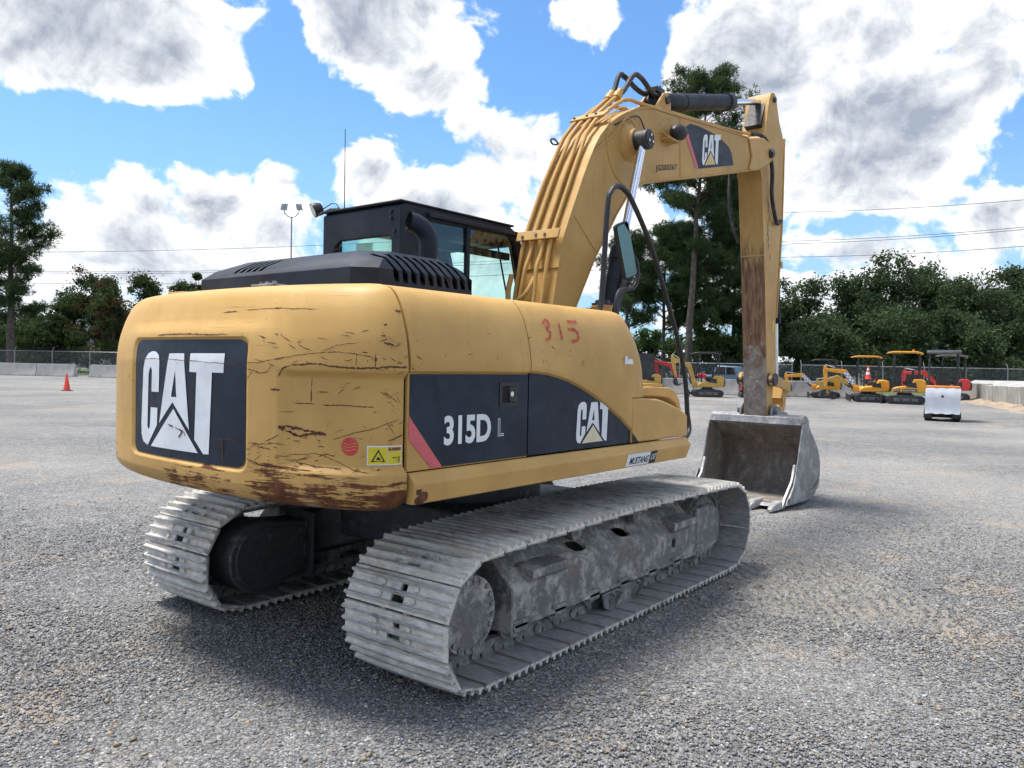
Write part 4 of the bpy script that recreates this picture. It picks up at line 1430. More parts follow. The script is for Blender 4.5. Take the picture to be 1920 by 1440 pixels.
for (a, b, c, e), lb in zip(((-120, 472, 1480, 398), (-120, 506, 1480, 452), (-120, 508, 1480, 459), (-120, 527, 1480, 482)), ('topmost power line of the left sky', 'second power line of the left sky', 'third power line, just under the second', 'lowest power line of the left sky')):
    pa, pb = far(a, b, 92), far(c, e, 78)
    wire(pa, pb, 1.2, lb)
for (a, b, c, e), lb in zip(((1482, 398, 2100, 358), (1482, 452, 2100, 408), (1482, 457, 2100, 412), (1482, 482, 2100, 446)), ('topmost power line right of the stick', 'second power line right of the stick', 'third power line right of the stick, close under the second', 'lowest power line right of the stick')):
    pa, pb = far(a, b, 78), far(c, e, 60)
    wire(pa, pb, 0.3, lb)
# ------------------------------------------------------------------ shape of the counterweight (upper frame coordinates)
CW_A, CW_B, CW_N, CW_X0 = 0.425, 1.25, 2.15, -1.752
CW_PROF = [(0.930, 0.34), (0.934, 0.24), (0.944, 0.150), (0.962, 0.080), (0.985, 0.036), (1.015, 0.010), (1.05, 0.0), (1.61, 0.0), (1.663, 0.004),
           (1.736, 0.014), (1.809, 0.033), (1.883, 0.060), (1.938, 0.090), (1.971, 0.116), (1.990, 0.145), (2.003, 0.19), (2.012, 0.27), (2.018, 0.44)]


def interp(tab, x):
    if x <= tab[0][0]:
        return tab[0][1]
    for (a, b), (c, d) in zip(tab, tab[1:]):
        if x <= c:
            return b + (d - b) * (x - a) / (c - a)
    return tab[-1][1]


def interp_s(tab, x):
    """smooth (monotone cubic) version of interp"""
    n = len(tab)
    if x <= tab[0][0]:
        return tab[0][1]
    if x >= tab[-1][0]:
        return tab[-1][1]
    i = 0
    while x > tab[i + 1][0]:
        i += 1

    def sl(k):
        return (tab[k + 1][1] - tab[k][1]) / (tab[k + 1][0] - tab[k][0])

    def tang(k):
        if k == 0 or k == n - 1:
            return sl(0) if k == 0 else sl(n - 2)
        a, b = sl(k - 1), sl(k)
        return 0.0 if a * b <= 0 else 2 * a * b / (a + b)
    x0, y0 = tab[i]
    x1, y1 = tab[i + 1]
    h = x1 - x0
    t = (x - x0) / h
    return ((2 * t ** 3 - 3 * t * t + 1) * y0 + (t ** 3 - 2 * t * t + t) * h * tang(i) + (-2 * t ** 3 + 3 * t * t) * y1 + (t ** 3 - t * t) * h * tang(i + 1))


def sstep(a, b, x):
    t = min(1.0, max(0.0, (x - a) / (b - a)))
    return t * t * (3 - 2 * t)


def cw_plan(t):
    """t 0..1 from the right-hand seam round the back to the left-hand seam"""
    th = pi * t
    c, s = cos(th), sin(th)
    y = -CW_B * math.copysign(abs(c) ** (2 / CW_N), c)
    x = CW_X0 - CW_A * abs(s) ** (2 / CW_N)
    return x, y


def cw_inset(y, z):
    d = interp_s(CW_PROF, z)
    # relief: a deep panel on each flank under a ledge, and the shallow tray of the name panel
    flank = sstep(0.745, 0.80, -y) * sstep(1.125, 1.165, z) * (1 - sstep(1.560, 1.600, z))
    d += 0.030 * flank
    q = max(abs(y) - 0.50, 0.0)
    zz = max(abs(z - 1.425) - 0.265, 0.0)
    e = hypot(q, zz) - 0.050
    d += 0.016 * (1 - sstep(-0.004, 0.010, e))
    # brow over the name panel
    d += 0.016 * (1 - sstep(0.45, 0.80, abs(y))) * sstep(1.765, 1.84, z) * (1 - sstep(1.86, 2.0, z))
    return d


def cw_normal(t):
    e = 1e-3
    a = cw_plan(max(t - e, 0.0005))
    b = cw_plan(min(t + e, 0.9995))
    tx, ty = b[0] - a[0], b[1] - a[1]
    L = hypot(tx, ty)
    return -ty / L * -1 * -1, tx / L * -1 * -1


def cw_point(t, z, out=0.0):
    x, y = cw_plan(t)
    nx, ny = cw_normal(t)
    # plan runs right -> back -> left, so the outward normal is the left turn of the tangent reversed
    if nx * (x - CW_X0) + ny * y < 0:
        nx, ny = -nx, -ny
    d = cw_inset(y, z) - out
    return (x - nx * d, y - ny * d, z)


def cw_t_of_y(y):
    lo, hi = 0.0, 1.0
    for _ in range(40):
        m = (lo + hi) / 2
        if cw_plan(m)[1] < y:
            lo = m
        else:
            hi = m
    return (lo + hi) / 2
SCRATCHES = [
    (0.0047, [(0.637, 1.593), (0.609, 1.632), (0.536, 1.632), (0.489, 1.627), (0.419, 1.618), (0.363, 1.622), (0.341, 1.622), (0.304, 1.647), (0.272, 1.661), (0.231, 1.676), (0.188, 1.681), (0.143, 1.671), (0.104, 1.656)]),
    (0.0037, [(0.224, 1.681), (0.192, 1.71), (0.147, 1.724)]),
    (0.0075, [(0.56, 1.758), (0.503, 1.763), (0.444, 1.758), (0.406, 1.758)]),
    (0.0047, [(0.289, 1.714), (0.271, 1.69)]),
    (0.0047, [(0.265, 1.705), (0.238, 1.681)]),
    (0.0047, [(0.227, 1.661), (0.206, 1.642)]),
    (0.0037, [(0.255, 1.642), (0.241, 1.622)]),
    (0.0112, [(0.278, 1.618), (0.241, 1.627), (0.188, 1.613), (0.131, 1.608), (0.061, 1.618), (0.006, 1.618)]),
    (0.0075, [(0.304, 1.56), (0.296, 1.598), (0.278, 1.618)]),
    (0.0149, [(0.103, 1.681), (0.104, 1.618)]),
    (0.0056, [(0.149, 1.676), (0.149, 1.618)]),
    (0.0065, [(0.245, 1.569), (0.247, 1.506)]),
    (0.0112, [(0.247, 1.506), (0.247, 1.448)]),
    (0.0065, [(0.226, 1.439), (0.174, 1.439), (0.105, 1.434)]),
    (0.0056, [(0.279, 1.443), (0.238, 1.443)]),
    (0.0065, [(0.237, 1.497), (0.213, 1.497)]),
    (0.0317, [(0.301, 1.337), (0.298, 1.322), (0.296, 1.313)]),
    (0.014, [(0.298, 1.332), (0.264, 1.322), (0.215, 1.308)]),
    (0.0168, [(0.294, 1.313), (0.271, 1.293), (0.236, 1.308), (0.216, 1.303)]),
    (0.0056, [(0.363, 1.598), (0.338, 1.579), (0.324, 1.579), (0.314, 1.618)]),
    (0.0187, [(0.317, 1.501), (0.3, 1.501)]),
    (0.0047, [(0.203, 1.284), (0.153, 1.318), (0.107, 1.337), (0.023, 1.38)]),
    (0.0056, [(0.069, 1.371), (0.036, 1.308)]),
    (0.0093, [(0.062, 1.279), (0.002, 1.308)]),
    (0.0037, [(0.294, 1.201), (0.229, 1.216), (0.191, 1.182), (0.15, 1.148), (0.114, 1.138)]),
    (0.0056, [(0.275, 1.172), (0.234, 1.158), (0.182, 1.153)]),
    (0.0056, [(0.282, 1.143), (0.24, 1.138)]),
    (0.0047, [(0.223, 1.221), (0.199, 1.206), (0.195, 1.23)]),
    (0.0056, [(0.434, 1.869), (0.402, 1.874)]),
    (0.0037, [(0.39, 1.879), (0.325, 1.884), (0.244, 1.874)]),
    (0.0093, [(0.331, 1.884), (0.315, 1.884)]),
    (0.0047, [(0.431, 1.24), (0.397, 1.255), (0.38, 1.24)]),
    (0.0056, [(0.412, 1.259), (0.41, 1.138)]),
    (0.0056, [(0.077, 1.506), (0.023, 1.453)]),
    (0.0056, [(0.089, 1.506), (0.052, 1.472)]),
    (0.0131, [(0.082, 1.806), (0.068, 1.806)]),
    (0.0093, [(0.091, 1.758), (0.076, 1.758)]),
    (0.0149, [(0.082, 1.724), (0.052, 1.719)]),
    (0.0168, [(0.031, 1.874), (0.002, 1.869)]),
    (0.0047, [(0.187, 1.758), (0.164, 1.753)]),
    (0.0047, [(0.177, 1.768), (0.154, 1.763)]),
    (0.0131, [(0.525, 1.293), (0.511, 1.279)]),
    (0.0131, [(0.508, 1.279), (0.494, 1.264), (0.501, 1.226)]),
    (0.0084, [(0.493, 1.274), (0.487, 1.24)]),
    (0.0056, [(0.412, 1.593), (0.391, 1.574)]),
    (0.0093, [(0.272, 1.172), (0.259, 1.158)]),
    (0.0047, [(0.336, 1.235), (0.312, 1.221)]),
    (0.0065, [(0.339, 1.23), (0.322, 1.226)]),
    (0.0065, [(0.346, 1.163), (0.332, 1.143)]),
    (0.0112, [(0.096, 1.153), (0.082, 1.153)]),
    (0.0243, [(0.012, 1.226), (0.002, 1.221)]),
    (0.0065, [(0.345, 1.753), (0.329, 1.739)]),
    (0.0056, [(0.335, 1.729), (0.331, 1.719)]),
    (0.0037, [(0.125, 1.724), (0.117, 1.719)]),
    (0.0047, [(0.35, 1.584), (0.366, 1.531)]),
    (0.0037, [(0.356, 1.24), (0.297, 1.255)]),
    (0.0037, [(0.363, 1.177), (0.346, 1.148)]),
]
# ------------------------------------------------------------------ the big excavator: upper works
EXC = empty('excavator')
tag(EXC, 'large used yellow crawler excavator with scratched counterweight and dusty steel tracks', 'excavator')
PHI = radians(-1.21)          # the house stands turned a little against the tracks


def U(ob):
    ob.rotation_euler = (0, 0, PHI)
    return ob


LOGO = {
    'C': [[(-0.31, 1.455), (-0.223, 1.456), (-0.219, 1.623), (-0.233, 1.654), (-0.268, 1.67), (-0.311, 1.673), (-0.361, 1.661), (-0.4, 1.63), (-0.419, 1.576), (-0.442, 1.28), (-0.438, 1.217), (-0.413, 1.179), (-0.354, 1.163), (-0.241, 1.279), (-0.237, 1.371), (-0.318, 1.371), (-0.327, 1.265), (-0.342, 1.249), (-0.36, 1.265), (-0.349, 1.542), (-0.338, 1.573), (-0.321, 1.589), (-0.306, 1.57)]],
    'A': [[(-0.114, 1.662), (-0.045, 1.663), (-0.047, 1.575), (-0.088, 1.436), (-0.061, 1.436), (-0.071, 1.409), (-0.215, 1.291)],
          [(-0.045, 1.663), (0.035, 1.663), (0.092, 1.275), (-0.071, 1.409), (-0.061, 1.436), (-0.033, 1.436), (-0.047, 1.575)]],
    'T': [[(0.095, 1.664), (0.384, 1.666), (0.38, 1.571), (0.289, 1.571), (0.268, 1.165), (0.222, 1.163), (0.143, 1.229), (0.157, 1.569), (0.092, 1.57)]],
    'V': [[(-0.062, 1.375), (0.176, 1.164), (-0.313, 1.161)]]}


def tess(poly, step=0.06):
    """flat outline cut into small triangles, so that it can follow a curved panel"""
    from mathutils.geometry import tessellate_polygon
    tris = [tuple(poly[k] for k in t) for t in tessellate_polygon([[Vector((a, b, 0)) for a, b in poly]])]
    out = []
    while tris:
        t = tris.pop()
        ln = [hypot(t[k][0] - t[(k + 1) % 3][0], t[k][1] - t[(k + 1) % 3][1]) for k in range(3)]
        k = ln.index(max(ln))
        if ln[k] < step:
            out.append(t)
        else:
            a, b, c = t[k], t[(k + 1) % 3], t[(k + 2) % 3]
            m = ((a[0] + b[0]) / 2, (a[1] + b[1]) / 2)
            tris += [(a, m, c), (m, b, c)]
    vs = [p for t in out for p in t]
    fs = [(3 * k, 3 * k + 1, 3 * k + 2) for k in range(len(out))]
    return vs, fs


def logo(fn, parent, letter_mat, tri_mat):
    """the three-letter emblem with its triangle; fn maps unit box coordinates to the surface"""
    for k, polys in LOGO.items():
        mb = MB()
        for pl in polys:
            vs, fs = tess(pl)
            mb.add([fn((a + 0.442) / 0.826, (b - 1.161) / 0.512) for a, b in vs], fs)
        mb.build('emblem_triangle' if k == 'V' else 'letter', tri_mat if k == 'V' else letter_mat, parent, smooth=False, recalc=False)


# --- counterweight
def build_counterweight():
    nz = sorted(set([z for z, d in CW_PROF] + list(np.linspace(0.944, 1.06, 12)) + list(np.linspace(1.06, 1.20, 26)) + list(np.linspace(1.2, 1.52, 10)) + list(np.linspace(1.52, 1.84, 50)) + list(np.linspace(1.84, 1.99, 22)) + list(np.linspace(1.99, 2.018, 16))))
    nt = [0.001] + list(np.linspace(0.004, 0.996, 300)) + [0.999]
    rows = [[cw_point(t, z) for t in nt] for z in nz]
    mb = MB().grid(rows)
    # thickness at the seams and closed floor and crown
    f = len(rows)
    mb.add([rows[0][i] for i in range(len(nt))], [tuple(range(len(nt)))])
    mb.add([rows[-1][i] for i in range(len(nt))], [tuple(range(len(nt)))])
    for end in (0, -1):
        col = [r[end] for r in rows]
        inn = [(CW_X0 + 0.004, p[1] * 0.6, p[2]) for p in col]
        mb.grid([col, inn])
    cw = U(mb.build('counterweight', M['cwyellow'], EXC, angle=50))
    # name panel in its tray
    rows = []
    for z in np.linspace(1.118, 1.734, 40):
        dz = max(abs(z - 1.426) - 0.258, 0.0)
        ym = 0.490 + sqrt(max(0.05 ** 2 - dz * dz, 0))
        rows.append([cw_point(cw_t_of_y(y), z, 0.004) for y in np.linspace(-ym, ym, 30)])
    pn = MB().grid(rows).build('name_panel', M['navy'], cw)
    pn['label'] = 'navy name panel with large white letters on the back'

    def fn(a, b):
        y = -(-0.442 + a * 0.826)
        z = 1.161 + b * 0.512
        return cw_point(cw_t_of_y(y), z, 0.0065)
    logo(fn, cw, M['decalwhite'], M['decalwhite'])
    # scratches and gouges down to rust
    rng = random.Random(5)
    mb = MB()
    for wd, pl in SCRATCHES:
        pts = []
        for (t0, z0), (t1, z1) in zip(pl, pl[1:]):
            n = max(3, int(hypot((t1 - t0) * 3.0, z1 - z0) / 0.008))
            for i in range(n):
                k = i / n
                pts.append((t0 + (t1 - t0) * k, z0 + (z1 - z0) * k))
        pts.append(pl[-1])
        L, R = [], []
        jt = 0.0
        for i, (t, z) in enumerate(pts):
            a = pts[max(i - 1, 0)]
            b = pts[min(i + 1, len(pts) - 1)]
            dt, dz = (b[0] - a[0]) * 2.6, b[1] - a[1]
            ln = hypot(dt, dz) or 1
            nt_, nz_ = -dz / ln, dt / ln
            jt = jt * 0.6 + rng.uniform(-1, 1) * 0.0016
            end = min(1.0, 0.25 + min(i, len(pts) - 1 - i) / 4)
            h = wd * 0.38 * end * rng.uniform(0.25, 1.5)
            h2 = wd * 0.38 * end * rng.uniform(0.25, 1.5)
            y0 = cw_plan(t)[1]
            off = 0.0085 if (abs(y0) < 0.53 and 1.12 < z < 1.73) else 0.0016
            L.append(cw_point(max(t + (nt_ * h) / 2.6, 0.002), z + nz_ * h + jt, off))
            R.append(cw_point(max(t - (nt_ * h2) / 2.6, 0.002), z - nz_ * h2 + jt, off))
        mb.grid([L, R])
    # a scatter of finer nicks, thickest by the corner and low down
    for i in range(150):
        r = rng.random()
        if r < 0.40:
            t, z = rng.gauss(0.31, 0.035), rng.uniform(1.10, 1.30)
        elif r < 0.60:
            t, z = abs(rng.gauss(0.02, 0.03)) + 0.004, rng.uniform(1.2, 1.8)
        elif r < 0.80:
            t, z = rng.uniform(0.05, 0.40), rng.uniform(1.60, 1.78)
        else:
            t, z = rng.uniform(0.02, 0.30), rng.uniform(1.15, 1.58)
        if 0.365 < t < 0.64 and 1.10 < z < 1.75:
            continue
        a = rng.gauss(0.0, 0.35) if r < 0.9 else rng.uniform(-1.5, 1.5)
        l = rng.uniform(0.006, 0.035)
        w = rng.uniform(0.0008, 0.0026)
        q = []
        for k, ww in ((-1, 0.2), (-0.3, 1.0), (0.4, 0.7), (1, 0.1)):
            tt, zz = t + k * l * cos(a) / 2.6, z + k * l * sin(a) + rng.uniform(-1, 1) * 0.0015
            q.append((cw_point(max(tt, 0.002), zz + w * ww, 0.0016), cw_point(max(tt, 0.002), zz - w * ww, 0.0016)))
        mb.grid([[p[0] for p in q], [p[1] for p in q]])
    s = mb.build('scratches', M['rust'], cw, smooth=False, recalc=False)
    s['kind'] = 'stuff'
    # red dot and warning sticker
    c = []
    for i in range(28):
        a = 2 * pi * i / 28
        c.append(cw_point(0.1643 + 0.0195 * cos(a), 1.255 + 0.042 * sin(a), 0.002))
    d = MB().add(c, [tuple(range(28))]).build('red_dot', M['reddot'], cw, smooth=False, recalc=False)
    mb = MB()
    for z in (1.238, 1.252, 1.266):
        mb.grid([[cw_point(0.147 + 0.035 * k / 8, z + 0.004 * sin(k), 0.0035) for k in range(9)], [cw_point(0.147 + 0.035 * k / 8, z + 0.003 + 0.004 * sin(k), 0.0035) for k in range(9)]])
    mb.build('dot_scuffs', M['cwyellow'], cw, smooth=False, recalc=False)['kind'] = 'stuff'

    def st(a, b, o):
        return cw_point(0.1235 - 0.1165 * a, 1.172 + 0.088 * b, o)

    def rect(a0, a1, b0, b1, o, mt, name):
        return MB().grid([[st(a0 + (a1 - a0) * i / 8, b, o) for i in range(9)] for b in (b0, b1)]).build(name, mt, cw, smooth=False, recalc=False)
    rect(0, 1, 0, 1, 0.0020, M['decalwhite'], 'warning_sticker')
    rect(0.025, 0.52, 0.06, 0.94, 0.0035, M['signyel'], 'sticker_field')
    rect(0.54, 0.975, 0.06, 0.70, 0.0035, M['signyel'], 'sticker_field')
    rect(0.54, 0.975, 0.72, 0.94, 0.0035, M['signor'], 'sticker_heading')
    lettering('lettering', 'WARNING', lambda a, b: st(0.64 + 0.32 * a, 0.76 + 0.13 * b, 0.0050), M['ink'], cw, bold=0.02)
    tri = MB()
    for P in ([(0.55, 0.77), (0.625, 0.77), (0.5875, 0.91)],):
        tri.add([st(a, b, 0.005) for a, b in P], [(0, 1, 2)])
    # big triangle outline, a figure in it, and the crush arrows
    A, B, Cc = (0.09, 0.17), (0.46, 0.17), (0.275, 0.82)
    a2, b2, c2 = (0.145, 0.225), (0.405, 0.225), (0.275, 0.69)
    tri.add([st(*p, 0.005) for p in (A, B, b2, a2)], [(0, 1, 2, 3)])
    tri.add([st(*p, 0.005) for p in (B, Cc, c2, b2)], [(0, 1, 2, 3)])
    tri.add([st(*p, 0.005) for p in (Cc, A, a2, c2)], [(0, 1, 2, 3)])
    tri.add([st(*p, 0.005) for p in ((0.22, 0.28), (0.33, 0.26), (0.31, 0.40), (0.25, 0.44))], [(0, 1, 2, 3)])
    tri.add([st(*p, 0.005) for p in ((0.66, 0.38), (0.71, 0.33), (0.71, 0.43))], [(0, 1, 2)])
    tri.add([st(*p, 0.005) for p in ((0.71, 0.365), (0.78, 0.365), (0.78, 0.395), (0.71, 0.395))], [(0, 1, 2, 3)])
    tri.add([st(*p, 0.005) for p in ((0.83, 0.38), (0.78, 0.33), (0.78, 0.43))], [(0, 1, 2)])
    for a in (0.86, 0.90):
        tri.add([st(*p, 0.005) for p in ((a, 0.14), (a + 0.018, 0.14), (a + 0.018, 0.44), (a, 0.44))], [(0, 1, 2, 3)])
    tri.build('sticker_symbol', M['ink'], cw, smooth=False, recalc=False)['kind'] = 'stuff'
    # lifting plates and bolts on the crown
    for y, m in ((-0.30, 'hub'), (0.62, 'yellow')):
        x = cw_plan(cw_t_of_y(y))[0] + 0.27
        pl = MB().box(x, x + 0.13, y - 0.09, y + 0.09, 1.99, 2.028).build('lifting_plate', M[m], cw, bevel=0.004)
        if m == 'hub':
            for k in (-0.05, 0.01, 0.06):
                MB().cyl((x + 0.05, y + k, 2.0285), (x + 0.05, y + k, 2.045), 0.014, n=6).build('bolt', M['hub'], cw)
    return cw


# --- right-hand side of the house
SIDE = [(1.600, -1.2455), (1.625, -1.25), (1.665, -1.247), (1.72, -1.239), (1.775, -1.227), (1.809, -1.217), (1.85, -1.203), (1.883, -1.190), (1.915, -1.174), (1.938, -1.160), (1.958, -1.145), (1.975, -1.128), (1.990, -1.105), (2.003, -1.06), (2.012, -0.98), (2.02, -0.80)]
ARC = [(-0.839, 1.592), (-0.75, 1.588), (-0.666, 1.580), (-0.56, 1.564), (-0.454, 1.540), (-0.34, 1.505), (-0.224, 1.464), (-0.10, 1.411), (0.025, 1.352), (0.14, 1.292), (0.262, 1.218), (0.356, 1.142)]
XF = [(1.44, 0.70), (1.60, 0.65), (1.73, 0.59), (1.84, 0.52), (1.94, 0.42), (1.98, 0.36), (2.005, 0.28), (2.02, 0.262)]


def strip(mb, pts_a, pts_b):
    mb.grid([pts_a, pts_b])


def side_logo_fn(x0, x1, z0, z1, y):
    return lambda a, b: (x0 + (x1 - x0) * a, y, z0 + (z1 - z0) * b)


def flat(name, poly, y, mat, parent):
    return MB().add([(a, y, b) for a, b in poly], [tuple(range(len(poly)))]).build(name, mat, parent, smooth=False, recalc=False)


def build_house():
    # load-bearing deck under everything
    dk = MB().box(-1.72, 1.0, -1.20, 1.10, 0.985, 1.10)
    dk.box(-2.0, -1.72, -0.9, 0.9, 1.0, 1.4)
    dk.cyl((0.08, 0, 0.70), (0.08, 0, 0.984), 0.52, n=40)
    deck = U(dk.build('swing_deck', M['drive'], EXC))
    core = MB().box(-1.70, 0.10, -1.17, -0.42, 1.10, 1.86).box(-1.70, -0.46, -0.42, 1.17, 1.10, 1.86)
    U(core.build('engine_bay', M['dark'], EXC))
    # rear door
    x0, x1 = -1.738, -0.838
    xs = list(np.linspace(x0, x1, 14))
    prof = [(1.590, -1.232)] + SIDE
    rows = [[(x, y, z) for x in xs] for z, y in prof]
    mb = MB().grid(rows)
    for xe in (x0, x1):
        mb.grid([[(xe, y, z) for z, y in prof], [(xe, y + 0.04, z - 0.01) for z, y in prof]])
    door = U(mb.build('side_door', M['yellow'], EXC, angle=40))
    mb = MB().box(x0, x1, -1.232, -1.21, 1.134, 1.590)
    bp = mb.build('door_lower_panel', M['yellow'], door, bevel=0.003)
    # navy field leaves a mustard corner and a pink stripe at the back
    y = -1.2345
    navy = flat('navy_field', [(-1.730, 1.586), (-1.730, 1.395), (-1.505, 1.140), (-0.842, 1.140), (-0.842, 1.586)][::-1], y, M['navy'], door)
    flat('pink_stripe', [(-1.734, 1.395), (-1.734, 1.285), (-1.585, 1.139), (-1.509, 1.139)], y, M['pink'], door)
    lettering('model_number', '315D', side_logo_fn(-1.500, -1.150, 1.240, 1.385, -1.2372), M['decalwhite'], door, bold=0.035, spacing=0.98)
    Lo = [(-1.093, 1.262), (-1.045, 1.262), (-1.045, 1.276), (-1.075, 1.276), (-1.075, 1.355), (-1.093, 1.355)]
    mb = MB()
    n = len(Lo)
    cx, cz = -1.072, 1.30
    inner = [(-1.089, 1.266), (-1.049, 1.266), (-1.049, 1.272), (-1.079, 1.272), (-1.079, 1.351), (-1.089, 1.351)]
    for i in range(n):
        j = (i + 1) % n
        mb.add([(Lo[i][0], -1.2372, Lo[i][1]), (Lo[j][0], -1.2372, Lo[j][1]), (inner[j][0], -1.2372, inner[j][1]), (inner[i][0], -1.2372, inner[i][1])], [(0, 1, 2, 3)])
    mb.build('outline_letter', M['decalwhite'], door, smooth=False, recalc=False)
    # latch: frame, pocket, lock
    mb = MB()
    for a, b, c, d in ((-1.085, -0.925, 1.418, 1.436), (-1.085, -0.925, 1.524, 1.542), (-1.085, -1.065, 1.436, 1.524), (-0.945, -0.925, 1.436, 1.524)):
        mb.box(a, b, -1.2385, -1.2345, c, d)
    la = mb.build('latch_frame', M['blackplain'], door)
    MB().box(-1.065, -0.945, -1.2365, -1.2350, 1.436, 1.524).build('latch_pocket', M['dark'], door)
    MB().box(-1.010, -0.950, -1.2440, -1.2366, 1.440, 1.520).build('latch_paddle', M['blackplain'], door, bevel=0.003)
    MB().cyl((-0.995, -1.2442, 1.482), (-0.995, -1.2500, 1.482), 0.014, n=14).build('lock', M['chrome'], door)

    # front side panel with the sweeping crease
    xs = [-0.830] + [a for a, b in ARC[1:-1]]
    def arc(x):
        return interp(ARC, x)
    rows = []
    K = 10
    up = [(z, y) for z, y in SIDE if z > 1.63]
    for k in range(-2, K + 1):
        row = []
        for x in xs:
            za = arc(x)
            if k == -2:
                row.append((x, -1.228, za))
            elif k == -1:
                row.append((x, -1.2465, za + 0.014))
            else:
                zz = za + 0.030 + (1.70 - za - 0.030) * k / K
                row.append((x, -1.25 if zz < 1.625 else interp(SIDE, zz), zz))
        rows.append(row)
    for z, y in [p for p in SIDE if p[0] > 1.71]:
        rows.append([(x, y, z) for x in xs])
    mb = MB().grid(rows)
    mb.grid([[r[0] for r in rows], [(r[0][0], r[0][1] + 0.03, r[0][2] - 0.008) for r in rows]])
    # the nose that turns the corner ahead of the boom
    zs = [1.435, 1.50, 1.56, 1.62, 1.68] + [z for z, y in SIDE if z > 1.7]
    rows = []
    for z in zs:
        y0 = -1.25 if z < 1.625 else interp(SIDE, z)
        xf = interp(XF, z)
        row = []
        for i in range(13):
            a = i / 12 * pi / 2
            row.append((0.262 + (xf - 0.262) * sin(a), y0 + (0.34 if z < 1.95 else 0.2) * (1 - cos(a)), z))
        row.append((xf + 0.005, -0.42, z))
        rows.append(row)
    mb.grid(rows)
    low = [(0.262, -1.25, arc(0.262) + 0.03), (0.262, -1.25, 1.435)]
    panel = U(mb.build('side_panel', M['yellow'], EXC, angle=40))
    # navy field under the crease
    pts = [(-0.830, 1.140)] + [(0.264, 1.140), (0.264, arc(0.262))] + [(x, z) for x, z in reversed(list(zip(xs, [arc(x) for x in xs]))) if x < 0.26]
    MB().prism(pts, 'y', -1.2335, -1.20).build('navy_field', M['navy'], panel)
    logo(side_logo_fn(-0.365, 0.030, 1.172, 1.422, -1.2360), panel, M['decalwhite'], M['decalcream'])
    # 315 chalked by hand, half rubbed away
    def chalk(a, b):
        z = 1.775 + 0.125 * b
        return (-0.70 + 0.42 * a + 0.03 * b, interp(SIDE, z) - 0.0022, z)
    strokes = [[(0.02, 0.80), (0.10, 0.98), (0.17, 0.90), (0.16, 0.66), (0.08, 0.54)], [(0.10, 0.52), (0.18, 0.40), (0.15, 0.12), (0.06, 0.02)],
               [(0.40, 0.86), (0.42, 0.45), (0.44, 0.08)], [(0.62, 0.98), (0.86, 1.0)], [(0.60, 0.60), (0.76, 0.62), (0.86, 0.42)], [(0.86, 0.34), (0.82, 0.10), (0.66, 0.02)]]
    mb = MB()
    for s in strokes:
        pts = []
        for (a0, b0), (a1, b1) in zip(s, s[1:]):
            pts += [(a0 + (a1 - a0) * i / 5, b0 + (b1 - b0) * i / 5) for i in range(5)]
        pts.append(s[-1])
        A, B = [], []
        for i, p in enumerate(pts):
            q0, q1 = pts[max(i - 1, 0)], pts[min(i + 1, len(pts) - 1)]
            dx, dz = (q1[0] - q0[0]) * 0.42, (q1[1] - q0[1]) * 0.125
            l = hypot(dx, dz) or 1
            w = 0.010 * RNG.uniform(0.6, 1.2)
            A.append(chalk(p[0] - dz / l * w / 0.42, p[1] + dx / l * w / 0.125))
            B.append(chalk(p[0] + dz / l * w / 0.42, p[1] - dx / l * w / 0.125))
        mb.grid([A, B])
    mb.build('chalk_number', M['chalkred'], panel, smooth=False, recalc=False)['kind'] = 'stuff'
    # torn white label at the nose
    MB().add([(0.145, -1.2523, 1.655), (0.255, -1.2523, 1.652), (0.250, -1.2523, 1.682), (0.215, -1.2523, 1.690), (0.190, -1.2523, 1.680), (0.175, -1.2523, 1.708), (0.150, -1.2523, 1.700)], [tuple(range(7))]).build('torn_label', M['decalwhite'], panel, smooth=False, recalc=False)
    # crown between the side panels
    MB().box(-1.74, 0.20, -0.82, -0.42, 1.985, 2.0185).build('crown_plate', M['yellow'], panel)
    U(MB().box(-1.74, -0.46, -0.42, 1.0, 1.985, 2.0175).build('crown_plate', M['yellow'], EXC))
    # scuff marks on the door and panel
    mb = MB()
    rng = random.Random(9)
    for i in range(26):
        x = rng.uniform(-1.45, -0.2)
        z = rng.uniform(1.64, 1.80)
        if i > 18:
            x = -1.69 + rng.uniform(-0.03, 0.03)
            z = rng.uniform(1.6, 1.75)
        l = rng.uniform(0.005, 0.03)
        a = rng.uniform(-0.6, 0.6) + (1.2 if rng.random() < 0.3 else 0)
        w = rng.uniform(0.0012, 0.003)
        q = [(x - l * cos(a) - w * sin(a), z - l * sin(a) + w * cos(a)), (x + l * cos(a), z + l * sin(a)), (x - l * cos(a) + w * sin(a), z - l * sin(a) - w * cos(a))]
        mb.add([(p, interp(SIDE, r) - 0.0018, r) for p, r in q], [(0, 1, 2)])
    sc = mb.build('scuffs', M['rust'], door, smooth=False, recalc=False)
    sc['kind'] = 'stuff'

    # tool box at the front corner and the stepped cover over it
    tb = [(0.268, 1.137), (0.268, 1.432), (0.40, 1.430), (0.597, 1.419), (0.70, 1.402), (0.809, 1.375), (0.93, 1.343), (1.03, 1.308), (1.062, 1.285), (1.064, 1.137)]
    box_ = U(MB().prism(tb, 'y', -1.248, -0.66).build('tool_box', M['yellow'], EXC, bevel=0.014, seg=3))
    MB().add([(0.2685, -1.2505, 1.140), (0.352, -1.2505, 1.140), (0.2685, -1.2505, 1.208)], [(0, 1, 2)]).build('navy_corner', M['navy'], box_, smooth=False, recalc=False)
    sc = [(0.42, 1.436), (0.44, 1.492), (0.72, 1.500), (1.00, 1.490), (1.09, 1.468), (1.16, 1.40), (1.20, 1.31), (1.17, 1.30), (1.10, 1.37), (1.00, 1.412), (0.85, 1.425)]
